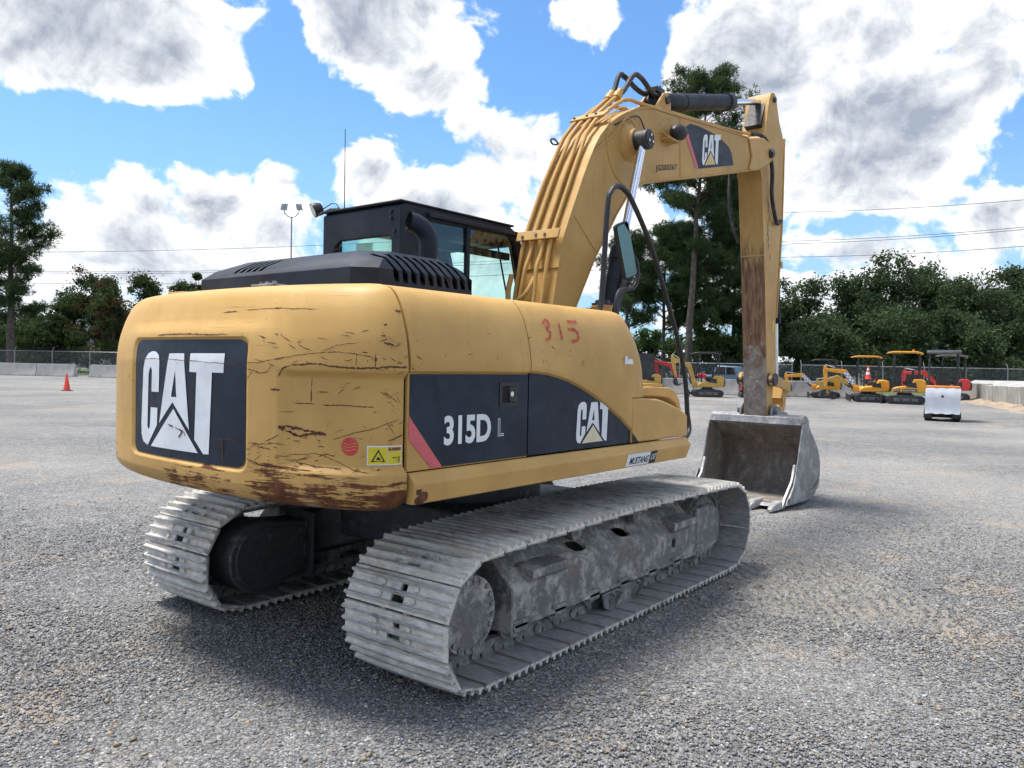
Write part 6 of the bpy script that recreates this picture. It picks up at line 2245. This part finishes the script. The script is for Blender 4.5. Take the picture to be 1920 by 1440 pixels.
def build_stick():
    n = len(STICK)
    inner = set(range(15, 22))
    stick = U(MB().prism(STICK, 'y', -0.15, 0.15, 0, [1 if i in inner else 0 for i in range(n)]).build('stick', [M['boom'], M['stickin']], EXC, bevel=0.006))
    # cheek plates and rear edge lip
    MB().prism([(5.66, 2.3), (5.69, 2.28), (5.80, 3.45), (5.80, 4.55), (5.775, 4.55), (5.77, 3.47)], 'y', -0.158, 0.158).build('rear_flange', M['boom'], stick)
    MB().prism([(5.10, 4.58), (5.25, 4.52), (5.42, 4.86), (5.30, 4.97), (5.22, 4.80)], 'y', -0.1, 0.1).build('grease_streak', M['rubber'], stick)
    MB().cyl((5.395, -0.175, 4.935), (5.395, 0.175, 4.935), 0.034, n=16).build('pin', M['rubber'], stick)
    for y in (-0.152, 0.14):
        MB().cyl((5.555, y, 1.045), (5.555, y + 0.012, 1.045), 0.09, n=20).build('boss', M['hub'], stick)
    MB().box(5.40, 5.46, -0.157, -0.15, 2.99, 3.05).build('bracket', M['boom'], stick, bevel=0.004)
    MB().box(5.74, 5.80, -0.17, -0.10, 2.93, 3.0).build('hose_bracket', M['boom'], stick, bevel=0.004)
    MB().box(5.56, 5.60, -0.153, -0.15, 2.10, 2.24).build('small_decal', M['signyel'], stick)
    MB().box(5.80, 5.86, -0.05, 0.05, 3.17, 3.20).build('peg', M['rubber'], stick)
    # worn marks on the right cheek
    mb = MB()
    rng = random.Random(2)
    for i in range(16):
        x, z = 5.32 + rng.uniform(-0.03, 0.03) + 0.0, 3.15 + i * 0.045
        r = rng.uniform(0.010, 0.022)
        mb.add([(x + r * 0.6 * cos(k) * rng.uniform(0.5, 1.2), -0.1522, z + r * 1.7 * sin(k) * rng.uniform(0.5, 1.2)) for k in np.linspace(0, 5.6, 8)], [tuple(range(8))])
    w = mb.build('wear_marks', M['rubber'], stick, smooth=False, recalc=False)
    w['kind'] = 'stuff'
    # hoses over the elbow
    U(MB().tube(smooth_path([(4.72, -0.16, 4.36), (4.95, -0.17, 4.40), (5.10, -0.20, 4.33), (5.22, -0.22, 4.05), (5.26, -0.21, 3.75), (5.40, -0.20, 3.52), (5.52, -0.19, 3.44), (5.70, -0.17, 3.50)], 8), 0.024, 10).build('hydraulic_hose', M['rubber'], EXC))
    U(MB().tube(smooth_path([(4.75, 0.16, 4.36), (4.96, 0.2, 4.40), (5.02, 0.22, 4.1), (4.98, 0.21, 3.72), (5.06, 0.20, 3.40), (5.25, 0.19, 3.2)], 8), 0.022, 10).build('hydraulic_hose', M['rubber'], EXC))
    # bucket ram down the far side of the stick
    cylinder_part('bucket_cylinder', (5.93, 0, 3.55), (6.12, 0, 1.42), 0.62, 0.062, 0.034, M['black'], 0.06, 0.07, 0.07)
    U(MB().box(5.78, 5.93, -0.06, -0.03, 3.45, 3.65).box(5.78, 5.93, 0.03, 0.06, 3.45, 3.65).build('cylinder_bracket', M['boom'], EXC, bevel=0.004))
    # bucket links
    for s in (-1, 1):
        y0, y1 = s * 0.175, s * 0.215
        arm = [(5.40, 1.52), (5.44, 1.585), (5.52, 1.59), (5.80, 1.50), (6.14, 1.475), (6.20, 1.42), (6.17, 1.345), (6.08, 1.335), (5.75, 1.40), (5.52, 1.42), (5.43, 1.44)]
        a = U(MB().prism(arm, 'y', y0, y1).build('idler_link', M['boom'], EXC, bevel=0.008))
        MB().cyl((5.487, s * 0.15, 1.505), (5.487, s * 0.24, 1.505), 0.078, n=20).build('pin_boss', M['rubber'], a)
        MB().cyl((6.125, s * 0.15, 1.408), (6.125, s * 0.228, 1.408), 0.05, n=18).build('pin', M['hub'], a)
    pl = MB().prism([(6.05, 1.46), (6.18, 1.46), (6.21, 1.40), (6.06, 0.93), (5.98, 0.90), (5.88, 0.95), (5.90, 1.10)], 'y', -0.13, 0.13)
    po = U(pl.build('power_link', M['boom'], EXC))
    cut(po, [MB().cyl((5.985, -0.3, 1.20), (5.985, 0.3, 1.20), 0.062, n=20)])
    add_bevel(po, 0.006)
    return stick


# side outline of the bucket, mouth facing the machine
BUCKET = [(5.50, 0.955), (5.60, 0.945), (5.72, 0.850), (5.86, 0.745), (5.99, 0.615), (6.06, 0.50), (6.085, 0.40), (6.075, 0.29), (6.02, 0.165), (5.92, 0.085), (5.76, 0.038), (5.50, 0.022), (5.20, 0.028), (4.93, 0.050)]
BKW = 0.615


def build_bucket():
    n = len(BUCKET)
    t = 0.026
    inn = []
    for i in range(n):
        a = BUCKET[max(i - 1, 0)]
        b = BUCKET[min(i + 1, n - 1)]
        tx, tz = b[0] - a[0], b[1] - a[1]
        l = hypot(tx, tz)
        inn.append((BUCKET[i][0] + tz / l * t, BUCKET[i][1] - tx / l * t))
    w = BKW - 0.02
    mb = MB()
    mb.grid([[(x, -w, z) for x, z in BUCKET], [(x, w, z) for x, z in BUCKET]], 0)
    mb.grid([[(x, w, z) for x, z in inn], [(x, -w, z) for x, z in inn]], 1)
    mb.add([(BUCKET[0][0], -w, BUCKET[0][1]), (BUCKET[0][0], w, BUCKET[0][1]), (inn[0][0], w, inn[0][1]), (inn[0][0], -w, inn[0][1])], [(0, 1, 2, 3)], 0)
    mb.add([(BUCKET[-1][0], -w, BUCKET[-1][1]), (BUCKET[-1][0], w, BUCKET[-1][1]), (inn[-1][0], w, inn[-1][1]), (inn[-1][0], -w, inn[-1][1])], [(0, 1, 2, 3)], 0)
    bk = U(mb.build('bucket', [M['bucket'], M['bucketin']], EXC, angle=40))
    # side plates: mouth edge runs from the top corner to the corner tooth
    mouth = [(4.92, 0.046), (4.96, 0.10), (5.17, 0.27), (5.29, 0.55), (5.37, 0.82), (5.43, 0.965)]
    plate = [(5.50, 0.985), (5.58, 0.985)] + [(x + 0.012, z + 0.004) for x, z in BUCKET[2:-1]] + mouth
    for s in (-1, 1):
        m2 = MB()
        m2.prism(plate, 'y', s * (BKW - 0.0195), s * BKW, 0)
        me = m2.f
        sp = m2.build('side_plate', [M['bucket'], M['bucketin']], bk, bevel=0.005)
        for p in sp.data.polygons:
            if p.normal.y * s < -0.9:
                p.material_index = 1
        # wear plate on the lower corner and the side cutter
        MB().prism([(5.86, 0.085), (6.03, 0.20), (6.02, 0.27), (5.88, 0.17), (5.60, 0.13), (5.35, 0.20), (5.18, 0.37), (5.10, 0.24), (4.98, 0.13), (5.0, 0.06), (5.5, 0.035)], 'y', s * (BKW + 0.001), s * (BKW + 0.016)).build('wear_plate', M['bucket'], bk, bevel=0.004)
        MB().prism([(4.86, 0.02), (4.95, 0.13), (5.17, 0.31), (5.25, 0.50), (5.30, 0.47), (5.22, 0.24), (5.02, 0.05)], 'y', s * (BKW - 0.055), s * (BKW - 0.021)).build('side_cutter', M['tooth'], bk, bevel=0.008)
    # cutting edge with teeth
    MB().prism([(4.84, 0.035), (4.90, 0.062), (5.10, 0.070), (5.10, 0.040), (4.9, 0.022)], 'y', -BKW + 0.06, BKW - 0.06).build('cutting_edge', M['tooth'], bk, bevel=0.004)
    MB().box(5.14, 5.20, -BKW + 0.04, BKW - 0.04, 0.056, 0.060).build('rust_line', M['rustpale'], bk)
    for k in range(5):
        y = -0.52 + k * 0.26
        q = []
        for x, hw, zl, zh in ((4.98, 0.062, 0.012, 0.105), (4.80, 0.055, 0.006, 0.098), (4.70, 0.040, 0.004, 0.068), (4.63, 0.026, 0.004, 0.034)):
            q.append([(x, y - hw, zl), (x, y + hw, zl), (x, y + hw * 0.85, zh), (x, y - hw * 0.85, zh)])
        m3 = MB().grid(q, close=True)
        m3.add(q[0], [(0, 1, 2, 3)]).add(q[-1], [(3, 2, 1, 0)])
        m3.build('tooth', M['tooth'], bk, bevel=0.012, seg=3)
    # torsion tube along the top and the two pairs of ears
    MB().prism([(5.42, 0.955), (5.45, 1.045), (5.52, 1.075), (5.62, 1.06), (5.70, 0.99), (5.68, 0.90), (5.60, 0.93), (5.50, 0.94)], 'y', -BKW + 0.021, BKW - 0.021).build('torsion_beam', M['bucket'], bk, bevel=0.008)
    for y in (-0.215, 0.185):
        MB().prism([(5.46, 1.00), (5.46, 1.12), (5.50, 1.185), (5.56, 1.205), (5.62, 1.18), (5.66, 1.10), (5.84, 1.10), (5.98, 1.08), (6.04, 1.0), (6.0, 0.90), (5.98, 0.63), (5.72, 0.86), (5.55, 0.93)], 'y', y, y + 0.03).build('ear', M['bucket'], bk, bevel=0.008)
        s = -1 if y < 0 else 1
        MB().cyl((5.555, s * 0.17, 1.115), (5.555, s * 0.262, 1.115), 0.052, n=20).build('pin', M['hub'], bk)
    MB().cyl((5.965, -0.25, 1.0), (5.965, 0.25, 1.0), 0.04, n=16).build('pin', M['hub'], bk)
    flat('red_paint_mark', [(5.447, 0.0), (5.447, 0.0), (5.447, 0.0)], 0, M['reddot'], bk) if False else None
    return bk


def build_rails():
    """grab rail, mirror, filler, all on the right-hand front corner"""
    pts = smooth_path([(0.20, -0.98, 2.00), (0.262, -0.99, 2.06), (0.30, -1.0, 2.70), (0.345, -1.0, 2.82), (0.42, -1.0, 2.868), (0.51, -1.0, 2.86), (0.62, -1.0, 2.80), (0.90, -1.0, 2.525), (1.16, -1.0, 2.16), (1.37, -1.0, 1.84), (1.49, -1.005, 1.55), (1.51, -1.02, 1.30), (1.45, -1.06, 1.11), (1.0, -1.1, 1.06)], 8)
    U(MB().tube(pts, 0.019, 10).build('grab_rail', M['blackplain'], EXC))
    arm = smooth_path([(0.60, -0.90, 2.02), (0.60, -0.90, 2.10), (0.645, -0.90, 2.175), (0.73, -0.90, 2.195), (0.83, -0.90, 2.21), (0.89, -0.90, 2.28), (0.875, -0.90, 2.40), (0.80, -0.89, 2.47)], 8)
    U(MB().tube([(0.60, -0.90, 1.40)] + arm, 0.016, 10).build('mirror_arm', M['blackplain'], EXC))
    # mirror head: tilted rounded slab, glass towards the cab
    c = Vector((0.730, -0.90, 2.474))
    ax = Vector((0.160, 0.0, -0.385)).normalized()
    nrm = Vector((-0.25, -0.97, 0.05))
    nrm = (nrm - ax * nrm.dot(ax)).normalized()
    sd = ax.cross(nrm)

    def slab(L, W, r, a, b):
        ring = []
        for sx, sy, a0 in ((1, 1, 0), (-1, 1, 90), (-1, -1, 180), (1, -1, 270)):
            for k in range(5):
                t = radians(a0 + k * 22.5)
                ring.append((sx * (L - r) + r * cos(t), sy * (W - r) + r * sin(t)))
        n = len(ring)
        m = MB()
        vs = [c + ax * p + sd * q + nrm * a for p, q in ring] + [c + ax * p + sd * q + nrm * b for p, q in ring]
        m.add(vs, [tuple(range(n)), tuple(range(2 * n - 1, n - 1, -1))] + [(i, n + i, n + (i + 1) % n, (i + 1) % n) for i in range(n)])
        return m
    mh = U(slab(0.205, 0.072, 0.028, -0.03, 0.0).build('mirror_housing', M['blackplain'], EXC, bevel=0.008))
    slab(0.192, 0.060, 0.022, 0.001, 0.004).build('mirror_glass', M['mirror'], mh)
    # strainer cap and tank filler ahead of the boom
    fc = U(MB().lathe((0.86, -0.62, 1.98), (0, 0, 1), [(0, 0.075), (0.10, 0.075), (0.10, 0.080), (0.115, 0.080), (0.118, 0.05), (0.14, 0.048), (0.14, 0)], 24).build('filler_neck', M['boom'], EXC))
    MB().lathe((0.86, -0.62, 2.0985), (0, 0, 1), [(0, 0.082), (0.012, 0.082), (0.012, 0.056), (0.035, 0.054), (0.036, 0)], 24).build('filler_cap', M['blackplain'], fc)
    U(MB().box(0.70, 1.02, -0.78, -0.45, 1.2, 1.985).build('front_tank', M['black'], EXC, bevel=0.02))
# ------------------------------------------------------------------ undercarriage
SPX, SPZ, SPR = -1.318, 0.366, 0.330
IDX, IDZ, IDR = 1.800, 0.370, 0.334
GAUGE, SHOE_W = 0.995, 0.353


def track_path():
    pts = []
    n = 60
    for i in range(n):                                     # bottom run, rear to front
        k = i / n
        pts.append((SPX + (IDX - SPX) * k, SPZ - SPR + (IDZ - IDR - SPZ + SPR) * k))
    for i in range(40):
        a = -pi / 2 + pi * i / 40
        pts.append((IDX + IDR * cos(a), IDZ + IDR * sin(a)))
    for i in range(n):                                     # top run over the carrier rollers
        k = i / n
        pts.append((IDX + (SPX - IDX) * k, IDZ + IDR + (SPZ + SPR - IDZ - IDR) * k + 0.028 * sin(pi * k)))
    for i in range(40):
        a = pi / 2 + pi * i / 40
        e = 2 / 2.75 if sin(a) < 0 else 1.0             # the slack chain squares off behind the last roller
        pts.append((SPX - SPR * abs(cos(a)) ** e, SPZ + SPR * math.copysign(abs(sin(a)) ** e, sin(a))))
    pts.append(pts[0])
    return pts


TP = track_path()
_acc = [0.0]
for _a, _b in zip(TP, TP[1:]):
    _acc.append(_acc[-1] + hypot(_b[0] - _a[0], _b[1] - _a[1]))
TLEN = _acc[-1]


def track_at(s):
    s %= TLEN
    import bisect
    i = min(max(bisect.bisect_right(_acc, s) - 1, 0), len(TP) - 2)
    k = (s - _acc[i]) / (_acc[i + 1] - _acc[i])
    return TP[i][0] + (TP[i + 1][0] - TP[i][0]) * k, TP[i][1] + (TP[i + 1][1] - TP[i][1]) * k


def shoe_mesh(p):
    """triple-grouser shoe: x along the track, z outwards, with the mud windows cut through"""
    h = p / 2
    prof = [(-h, -0.006), (-h + 0.014, 0.0), (-0.076, 0.0), (-0.0715, 0.026), (-0.067, 0.030), (-0.060, 0.030), (-0.0555, 0.026), (-0.050, 0.0), (-0.016, 0.0), (-0.0115, 0.026), (-0.007, 0.030), (0.000, 0.030), (0.0045, 0.026), (0.010, 0.0),
            (0.044, 0.0), (0.0485, 0.026), (0.053, 0.030), (0.060, 0.030), (0.0645, 0.026), (0.070, 0.0), (h - 0.003, 0.004)]
    ys = [-SHOE_W, -0.125, -0.085, -0.045, 0.0, 0.045, 0.085, 0.125, SHOE_W]
    th = 0.013
    # a cell is (profile segment, y segment); windows left open
    seg_a = [7]      # between first and second grouser
    seg_b = [13]
    seg_e = [1]
    hole = set()
    for s in seg_a:
        hole |= {(s, 3), (s, 4)}
    for s in seg_b:
        hole |= {(s, 3)}
    for s in seg_e:
        hole |= {(s, 2), (s, 5)}
    n, m = len(prof), len(ys)
    mb = MB()

    def end_dz(j):
        return -0.007 if j in (0, m - 1) else 0.0
    top = [[(x, y, z - (0.006 if (z > 0.02 and j in (0, m - 1)) else 0.0)) for j, y in enumerate(ys)] for x, z in prof]
    bot = [[(x, y, min(z, 0.0) - th - 0.012 * i / (n - 1)) for y in ys] for i, (x, z) in enumerate(prof)]
    tv = [v for r in top for v in r]
    bv = [v for r in bot for v in r]
    T = lambda i, j: i * m + j
    B = lambda i, j: n * m + i * m + j
    fs = []

    def solid(i, j):
        return 0 <= i < n - 1 and 0 <= j < m - 1 and (i, j) not in hole
    for i in range(n - 1):
        for j in range(m - 1):
            if not solid(i, j):
                continue
            fs.append((T(i, j), T(i + 1, j), T(i + 1, j + 1), T(i, j + 1)))
            fs.append((B(i, j + 1), B(i + 1, j + 1), B(i + 1, j), B(i, j)))
            if not solid(i - 1, j):
                fs.append((T(i, j), T(i, j + 1), B(i, j + 1), B(i, j)))
            if not solid(i + 1, j):
                fs.append((T(i + 1, j + 1), T(i + 1, j), B(i + 1, j), B(i + 1, j + 1)))
            if not solid(i, j - 1):
                fs.append((T(i + 1, j), T(i, j), B(i, j), B(i + 1, j)))
            if not solid(i, j + 1):
                fs.append((T(i, j + 1), T(i + 1, j + 1), B(i + 1, j + 1), B(i, j + 1)))
    mb.add(tv + bv, fs)
    for y in (-0.155, -0.075, 0.075, 0.155):
        pass
    me = mb.mesh('track_shoe', angle=40, recalc=False)
    bm = bmesh.new()
    bm.from_mesh(me)
    # bolt heads between the grousers
    bm.to_mesh(me)
    bm.free()
    me.materials.append(M['shoe'])
    return me


def link_mesh(p, side_):
    mb = MB()
    for s in (side_,):
        y0, y1 = s * 0.060, s * 0.105
        out = []
        for cx, cz, r, a0, a1 in ((-p * 0.42, -0.055, 0.047, 95, 265), (p * 0.42, -0.055, 0.047, -85, 85)):
            for k in range(7):
                a = radians(a0 + (a1 - a0) * k / 6)
                out.append((cx + r * cos(a), cz + r * sin(a)))
        # dip in the middle where the shoe bolts go
        poly = out[:7] + [(-0.03, -0.100), (0.03, -0.100)] + out[7:] + [(0.055, -0.014), (0.03, -0.014), (0.024, -0.045), (0.006, -0.045), (0.0, -0.014), (-0.03, -0.014)]
        mb.prism(poly, 'y', y0, y1)
        mb.cyl((p * 0.42, s * 0.104, -0.055), (p * 0.42, s * 0.116, -0.055), 0.026, n=12)
    me = mb.mesh('chain_link', angle=40)
    me.materials.append(M['link'])
    return me


def build_tracks():
    N = 44
    p = TLEN / N
    sm, la, lb = shoe_mesh(p * 0.925), link_mesh(p, -1), link_mesh(p, 1)
    bolt = MB()
    for x in (-0.033, 0.028):
        for y in (-0.115, 0.115):
            bolt.cyl((x, y, -0.001), (x, y, 0.014), 0.014, n=6)
    bmesh_ = bolt.mesh('shoe_bolts')
    bmesh_.materials.append(M['shoe'])
    for side in (-1, 1):
        yc = side * GAUGE
        pins = MB()
        place = []
        for k in range(N):
            s = (k + 0.31) * p
            xa, za = track_at(s - p / 2)
            xb, zb = track_at(s + p / 2)
            x, z = (xa + xb) / 2, (za + zb) / 2
            tx, tz = xb - xa, zb - za
            l = hypot(tx, tz)
            tx, tz = tx / l, tz / l
            nx, nz = tz, -tx                      # outward: the path runs rear to front along the bottom
            place.append((x, z, tx, tz, nx, nz))
            pins.cyl((xa - nx * 0.055, yc - 0.105, za - nz * 0.055), (xa - nx * 0.055, yc + 0.105, za - nz * 0.055), 0.018, n=8)
        chain = pins.build('track_chain', M['link'], EXC)
        chain['kind'] = 'stuff'
        for x, z, tx, tz, nx, nz in place:
            mat = Matrix(((tx, 0, nx, x), (0, 1, 0, yc), (tz, 0, nz, z), (0, 0, 0, 1)))
            # right-handed basis: x along the track, y across, z outwards
            if mat.to_3x3().determinant() < 0:
                mat = Matrix(((-tx, 0, nx, x), (0, 1, 0, yc), (-tz, 0, nz, z), (0, 0, 0, 1)))
            for name, me in (('track_shoe', sm), ('chain_link', la), ('chain_link', lb)):
                o = link(name, me, chain)
                o.matrix_local = mat
            o = link('shoe_bolts', bmesh_, chain)
            o['kind'] = 'stuff'
            o.matrix_local = mat
        build_frame(side)


def build_frame(side):
    y = lambda v: side * v            # v: distance from the machine's centre line
    yc = GAUGE
    sec = [(0.86, 0.195), (0.86, 0.600), (0.985, 0.600), (1.15, 0.440), (1.18, 0.405), (1.18, 0.215), (1.20, 0.210), (1.20, 0.190)]
    fr = MB().prism([(y(a), b) for a, b in sec], 'x', -0.93, 1.42).build('track_frame', M['frame'], EXC)
    cs = []
    for x0 in (-0.15, 0.42):
        # slanted drain windows in the top slope
        ring = []
        cx, cv = x0, 1.075
        for k in range(14):
            a = 2 * pi * k / 14
            ring.append((cx + 0.085 * math.copysign(abs(cos(a)) ** 0.7, cos(a)) + 0.03 * sin(a), cv + 0.040 * math.copysign(abs(sin(a)) ** 0.7, sin(a))))
        cs.append(MB().prism([(a, y(b)) for a, b in ring], 'z', 0.40, 0.75))
    cs.append(MB().box(1.02, 1.075, min(y(1.15), y(1.3)), max(y(1.15), y(1.3)), 0.30, 0.37))
    cs.append(MB().prism([(y(a), b) for a, b in [(0.88, 0.22), (0.88, 0.58), (0.975, 0.58), (1.14, 0.42), (1.16, 0.395), (1.16, 0.22)]], 'x', -0.91, 1.40))
    cut(fr, cs)
    add_bevel(fr, 0.008)
    MB().box(-0.8, 1.3, min(y(0.9), y(1.12)), max(y(0.9), y(1.12)), 0.22, 0.30).build('frame_core', M['dark'], fr)
    # end plate at the rear, guard at the front
    MB().prism([(y(a), b) for a, b in [(0.86, 0.165), (0.86, 0.612), (0.99, 0.612), (1.165, 0.445), (1.198, 0.41), (1.198, 0.165)]], 'x', -0.952, -0.932).build('end_plate', M['frame'], fr, bevel=0.006)
    gd = [(1.42, 0.53), (1.60, 0.545), (1.74, 0.53), (1.86, 0.475), (1.87, 0.25), (1.83, 0.21), (1.40, 0.125), (1.44, 0.24), (1.425, 0.44)]
    g = MB().prism(gd, 'y', y(1.14), y(1.185)).build('idler_guard', M['hub'], fr, bevel=0.014, seg=3)
    MB().prism([(1.40, 0.20), (1.40, 0.44), (1.80, 0.44), (1.80, 0.24)], 'y', y(0.90), y(1.139)).build('idler_yoke', M['frame'], fr, bevel=0.01)
    # brackets standing off the slope
    for x in (-0.78, 1.0):
        MB().prism([(y(1.08), 0.508), (y(1.215), 0.488), (y(1.215), 0.438), (y(1.182), 0.418), (y(1.10), 0.455)], 'x', x, x + 0.36).build('step_bracket', M['frame'], fr, bevel=0.008)
    # carrier rollers on the slope
    for x in (-0.16, 0.62):
        r = MB().lathe((x, y(0.90), 0.598), (0, side, 0), [(0, 0.045), (0.02, 0.050), (0.06, 0.050), (0.065, 0.064), (0.085, 0.064), (0.09, 0.05), (0.15, 0.05), (0.16, 0.062), (0.20, 0.060), (0.21, 0.0)], 20).build('carrier_roller', M['link'], fr)
    # bottom rollers
    for k in range(7):
        x = -0.86 + k * 0.385
        r = MB().lathe((x, y(yc - 0.16), 0.195), (0, side, 0), [(0, 0.05), (0.0, 0.07), (0.04, 0.072), (0.042, 0.088), (0.06, 0.088), (0.065, 0.070), (0.16, 0.06), (0.255, 0.070), (0.26, 0.088), (0.278, 0.088), (0.28, 0.072), (0.32, 0.07), (0.32, 0.03), (0.335, 0.028), (0.335, 0)], 22).build('track_roller', M['link'], fr)
        MB().prism([(x - 0.07, 0.23), (x + 0.07, 0.23), (x + 0.055, 0.165), (x - 0.055, 0.165)], 'y', y(yc + 0.16), y(yc + 0.205)).build('roller_mount', M['link'], fr, bevel=0.006)
    # chain guide in the middle
    gp = [(0.02, 0.175), (0.52, 0.175), (0.50, 0.10), (0.40, 0.055), (0.16, 0.045), (0.06, 0.07)]
    gu = MB().prism(gp, 'y', y(yc + 0.178), y(yc + 0.196)).build('chain_guide', M['link'], fr, bevel=0.004)
    for x in (0.10, 0.18, 0.40, 0.47):
        MB().prism([(y(yc + 0.196), 0.170), (y(yc + 0.245), 0.165), (y(yc + 0.205), 0.07), (y(yc + 0.196), 0.065)], 'x', x, x + 0.014).build('guide_rib', M['link'], fr)
    # front idler
    MB().lathe((IDX, y(yc - 0.10), IDZ), (0, side, 0), [(0, 0.06), (0.0, 0.20), (0.02, 0.222), (0.05, 0.222), (0.06, 0.235), (0.14, 0.235), (0.15, 0.222), (0.18, 0.222), (0.20, 0.20), (0.20, 0.17), (0.18, 0.15), (0.20, 0.05), (0.21, 0.0)], 40).build('idler_wheel', M['frame'], fr)
    # sprocket: toothed ring and bolted hub
    mb = MB()
    ring = []
    nt = 21
    for k in range(nt * 4):
        a = 2 * pi * k / (nt * 4)
        r = 0.262 if k % 4 in (0, 1) else 0.228
        ring.append((SPX + r * cos(a), SPZ + r * sin(a)))
    mb.prism(ring, 'y', y(yc - 0.03), y(yc + 0.03))
    sp = mb.build('sprocket', M['frame'], EXC)
    MB().lathe((SPX, y(yc + 0.03), SPZ), (0, side, 0), [(0, 0.215), (0.10, 0.212), (0.16, 0.205), (0.19, 0.198), (0.19, 0.0)], 40).build('hub_drum', M['frame'], sp)
    # scalloped cover
    cov = []
    for k in range(120):
        a = 2 * pi * k / 120
        r = 0.196 - 0.018 * max(0.0, cos(a * 20)) ** 2
        cov.append((SPX + r * cos(a), SPZ + r * sin(a)))
    MB().prism(cov, 'y', y(yc + 0.191), y(yc + 0.212)).build('hub_cover', M['hub'], sp)
    for k in range(20):
        a = 2 * pi * (k + 0.5) / 20
        cx, cz = SPX + 0.176 * cos(a), SPZ + 0.176 * sin(a)
        MB().cyl((cx, y(yc + 0.2125), cz), (cx, y(yc + 0.229), cz), 0.015, n=6).build('hub_bolt', M['link'], sp)
    MB().lathe((SPX + 0.11, y(yc + 0.2125), SPZ + 0.095), (0, side, 0), [(0, 0.028), (0.006, 0.028), (0.006, 0.016), (0.002, 0.016), (0.002, 0)], 18).build('drain_plug', M['link'], sp)
    # inner travel-motor housing, seen on the far track
    tear = []
    for k in range(26):
        a = radians(70 + (290 - 70) * k / 25)
        tear.append((-1.27 + 0.235 * cos(a), 0.355 + 0.235 * sin(a)))
    tear += [(-0.90, 0.205), (-0.90, 0.545)]
    h = MB().prism(tear, 'y', y(0.60), y(0.86)).build('motor_housing', M['drive'], fr, bevel=0.012, seg=3)
    tear2 = [(-1.25 + (a + 1.25) * 0.86, 0.36 + (b - 0.36) * 0.86) for a, b in tear]
    MB().prism(tear2, 'y', y(0.585), y(0.5995)).build('motor_cover', M['drive'], fr, bevel=0.008)
    MB().box(-0.90, -0.875, min(y(0.56), y(0.86)), max(y(0.56), y(0.86)), 0.15, 0.60).build('inner_plate', M['drive'], fr, bevel=0.004)


def build_carbody():
    mb = MB()
    mb.box(-0.62, 0.78, -0.62, 0.62, 0.40, 0.70)
    cb = mb.build('car_body', M['drive'], EXC, bevel=0.02)
    for sx in (-1, 1):
        for sy in (-1, 1):
            x0 = 0.08 + sx * 0.45
            x1 = 0.08 + sx * 0.80
            q = [(x0 - 0.16, sy * 0.50, 0.36), (x0 + 0.16, sy * 0.50, 0.36), (x1 + 0.16, sy * 0.87, 0.22), (x1 - 0.16, sy * 0.87, 0.22),
                 (x0 - 0.16, sy * 0.50, 0.69), (x0 + 0.16, sy * 0.50, 0.69), (x1 + 0.13, sy * 0.87, 0.52), (x1 - 0.13, sy * 0.87, 0.52)]
            MB().hexa(q).build('frame_leg', M['drive'], cb, bevel=0.02)
build_counterweight()
build_house()
build_hood()
build_exhaust()
build_cab()
build_boom()
build_rams()
build_stick()
build_bucket()
build_rails()
build_tracks()
build_carbody()
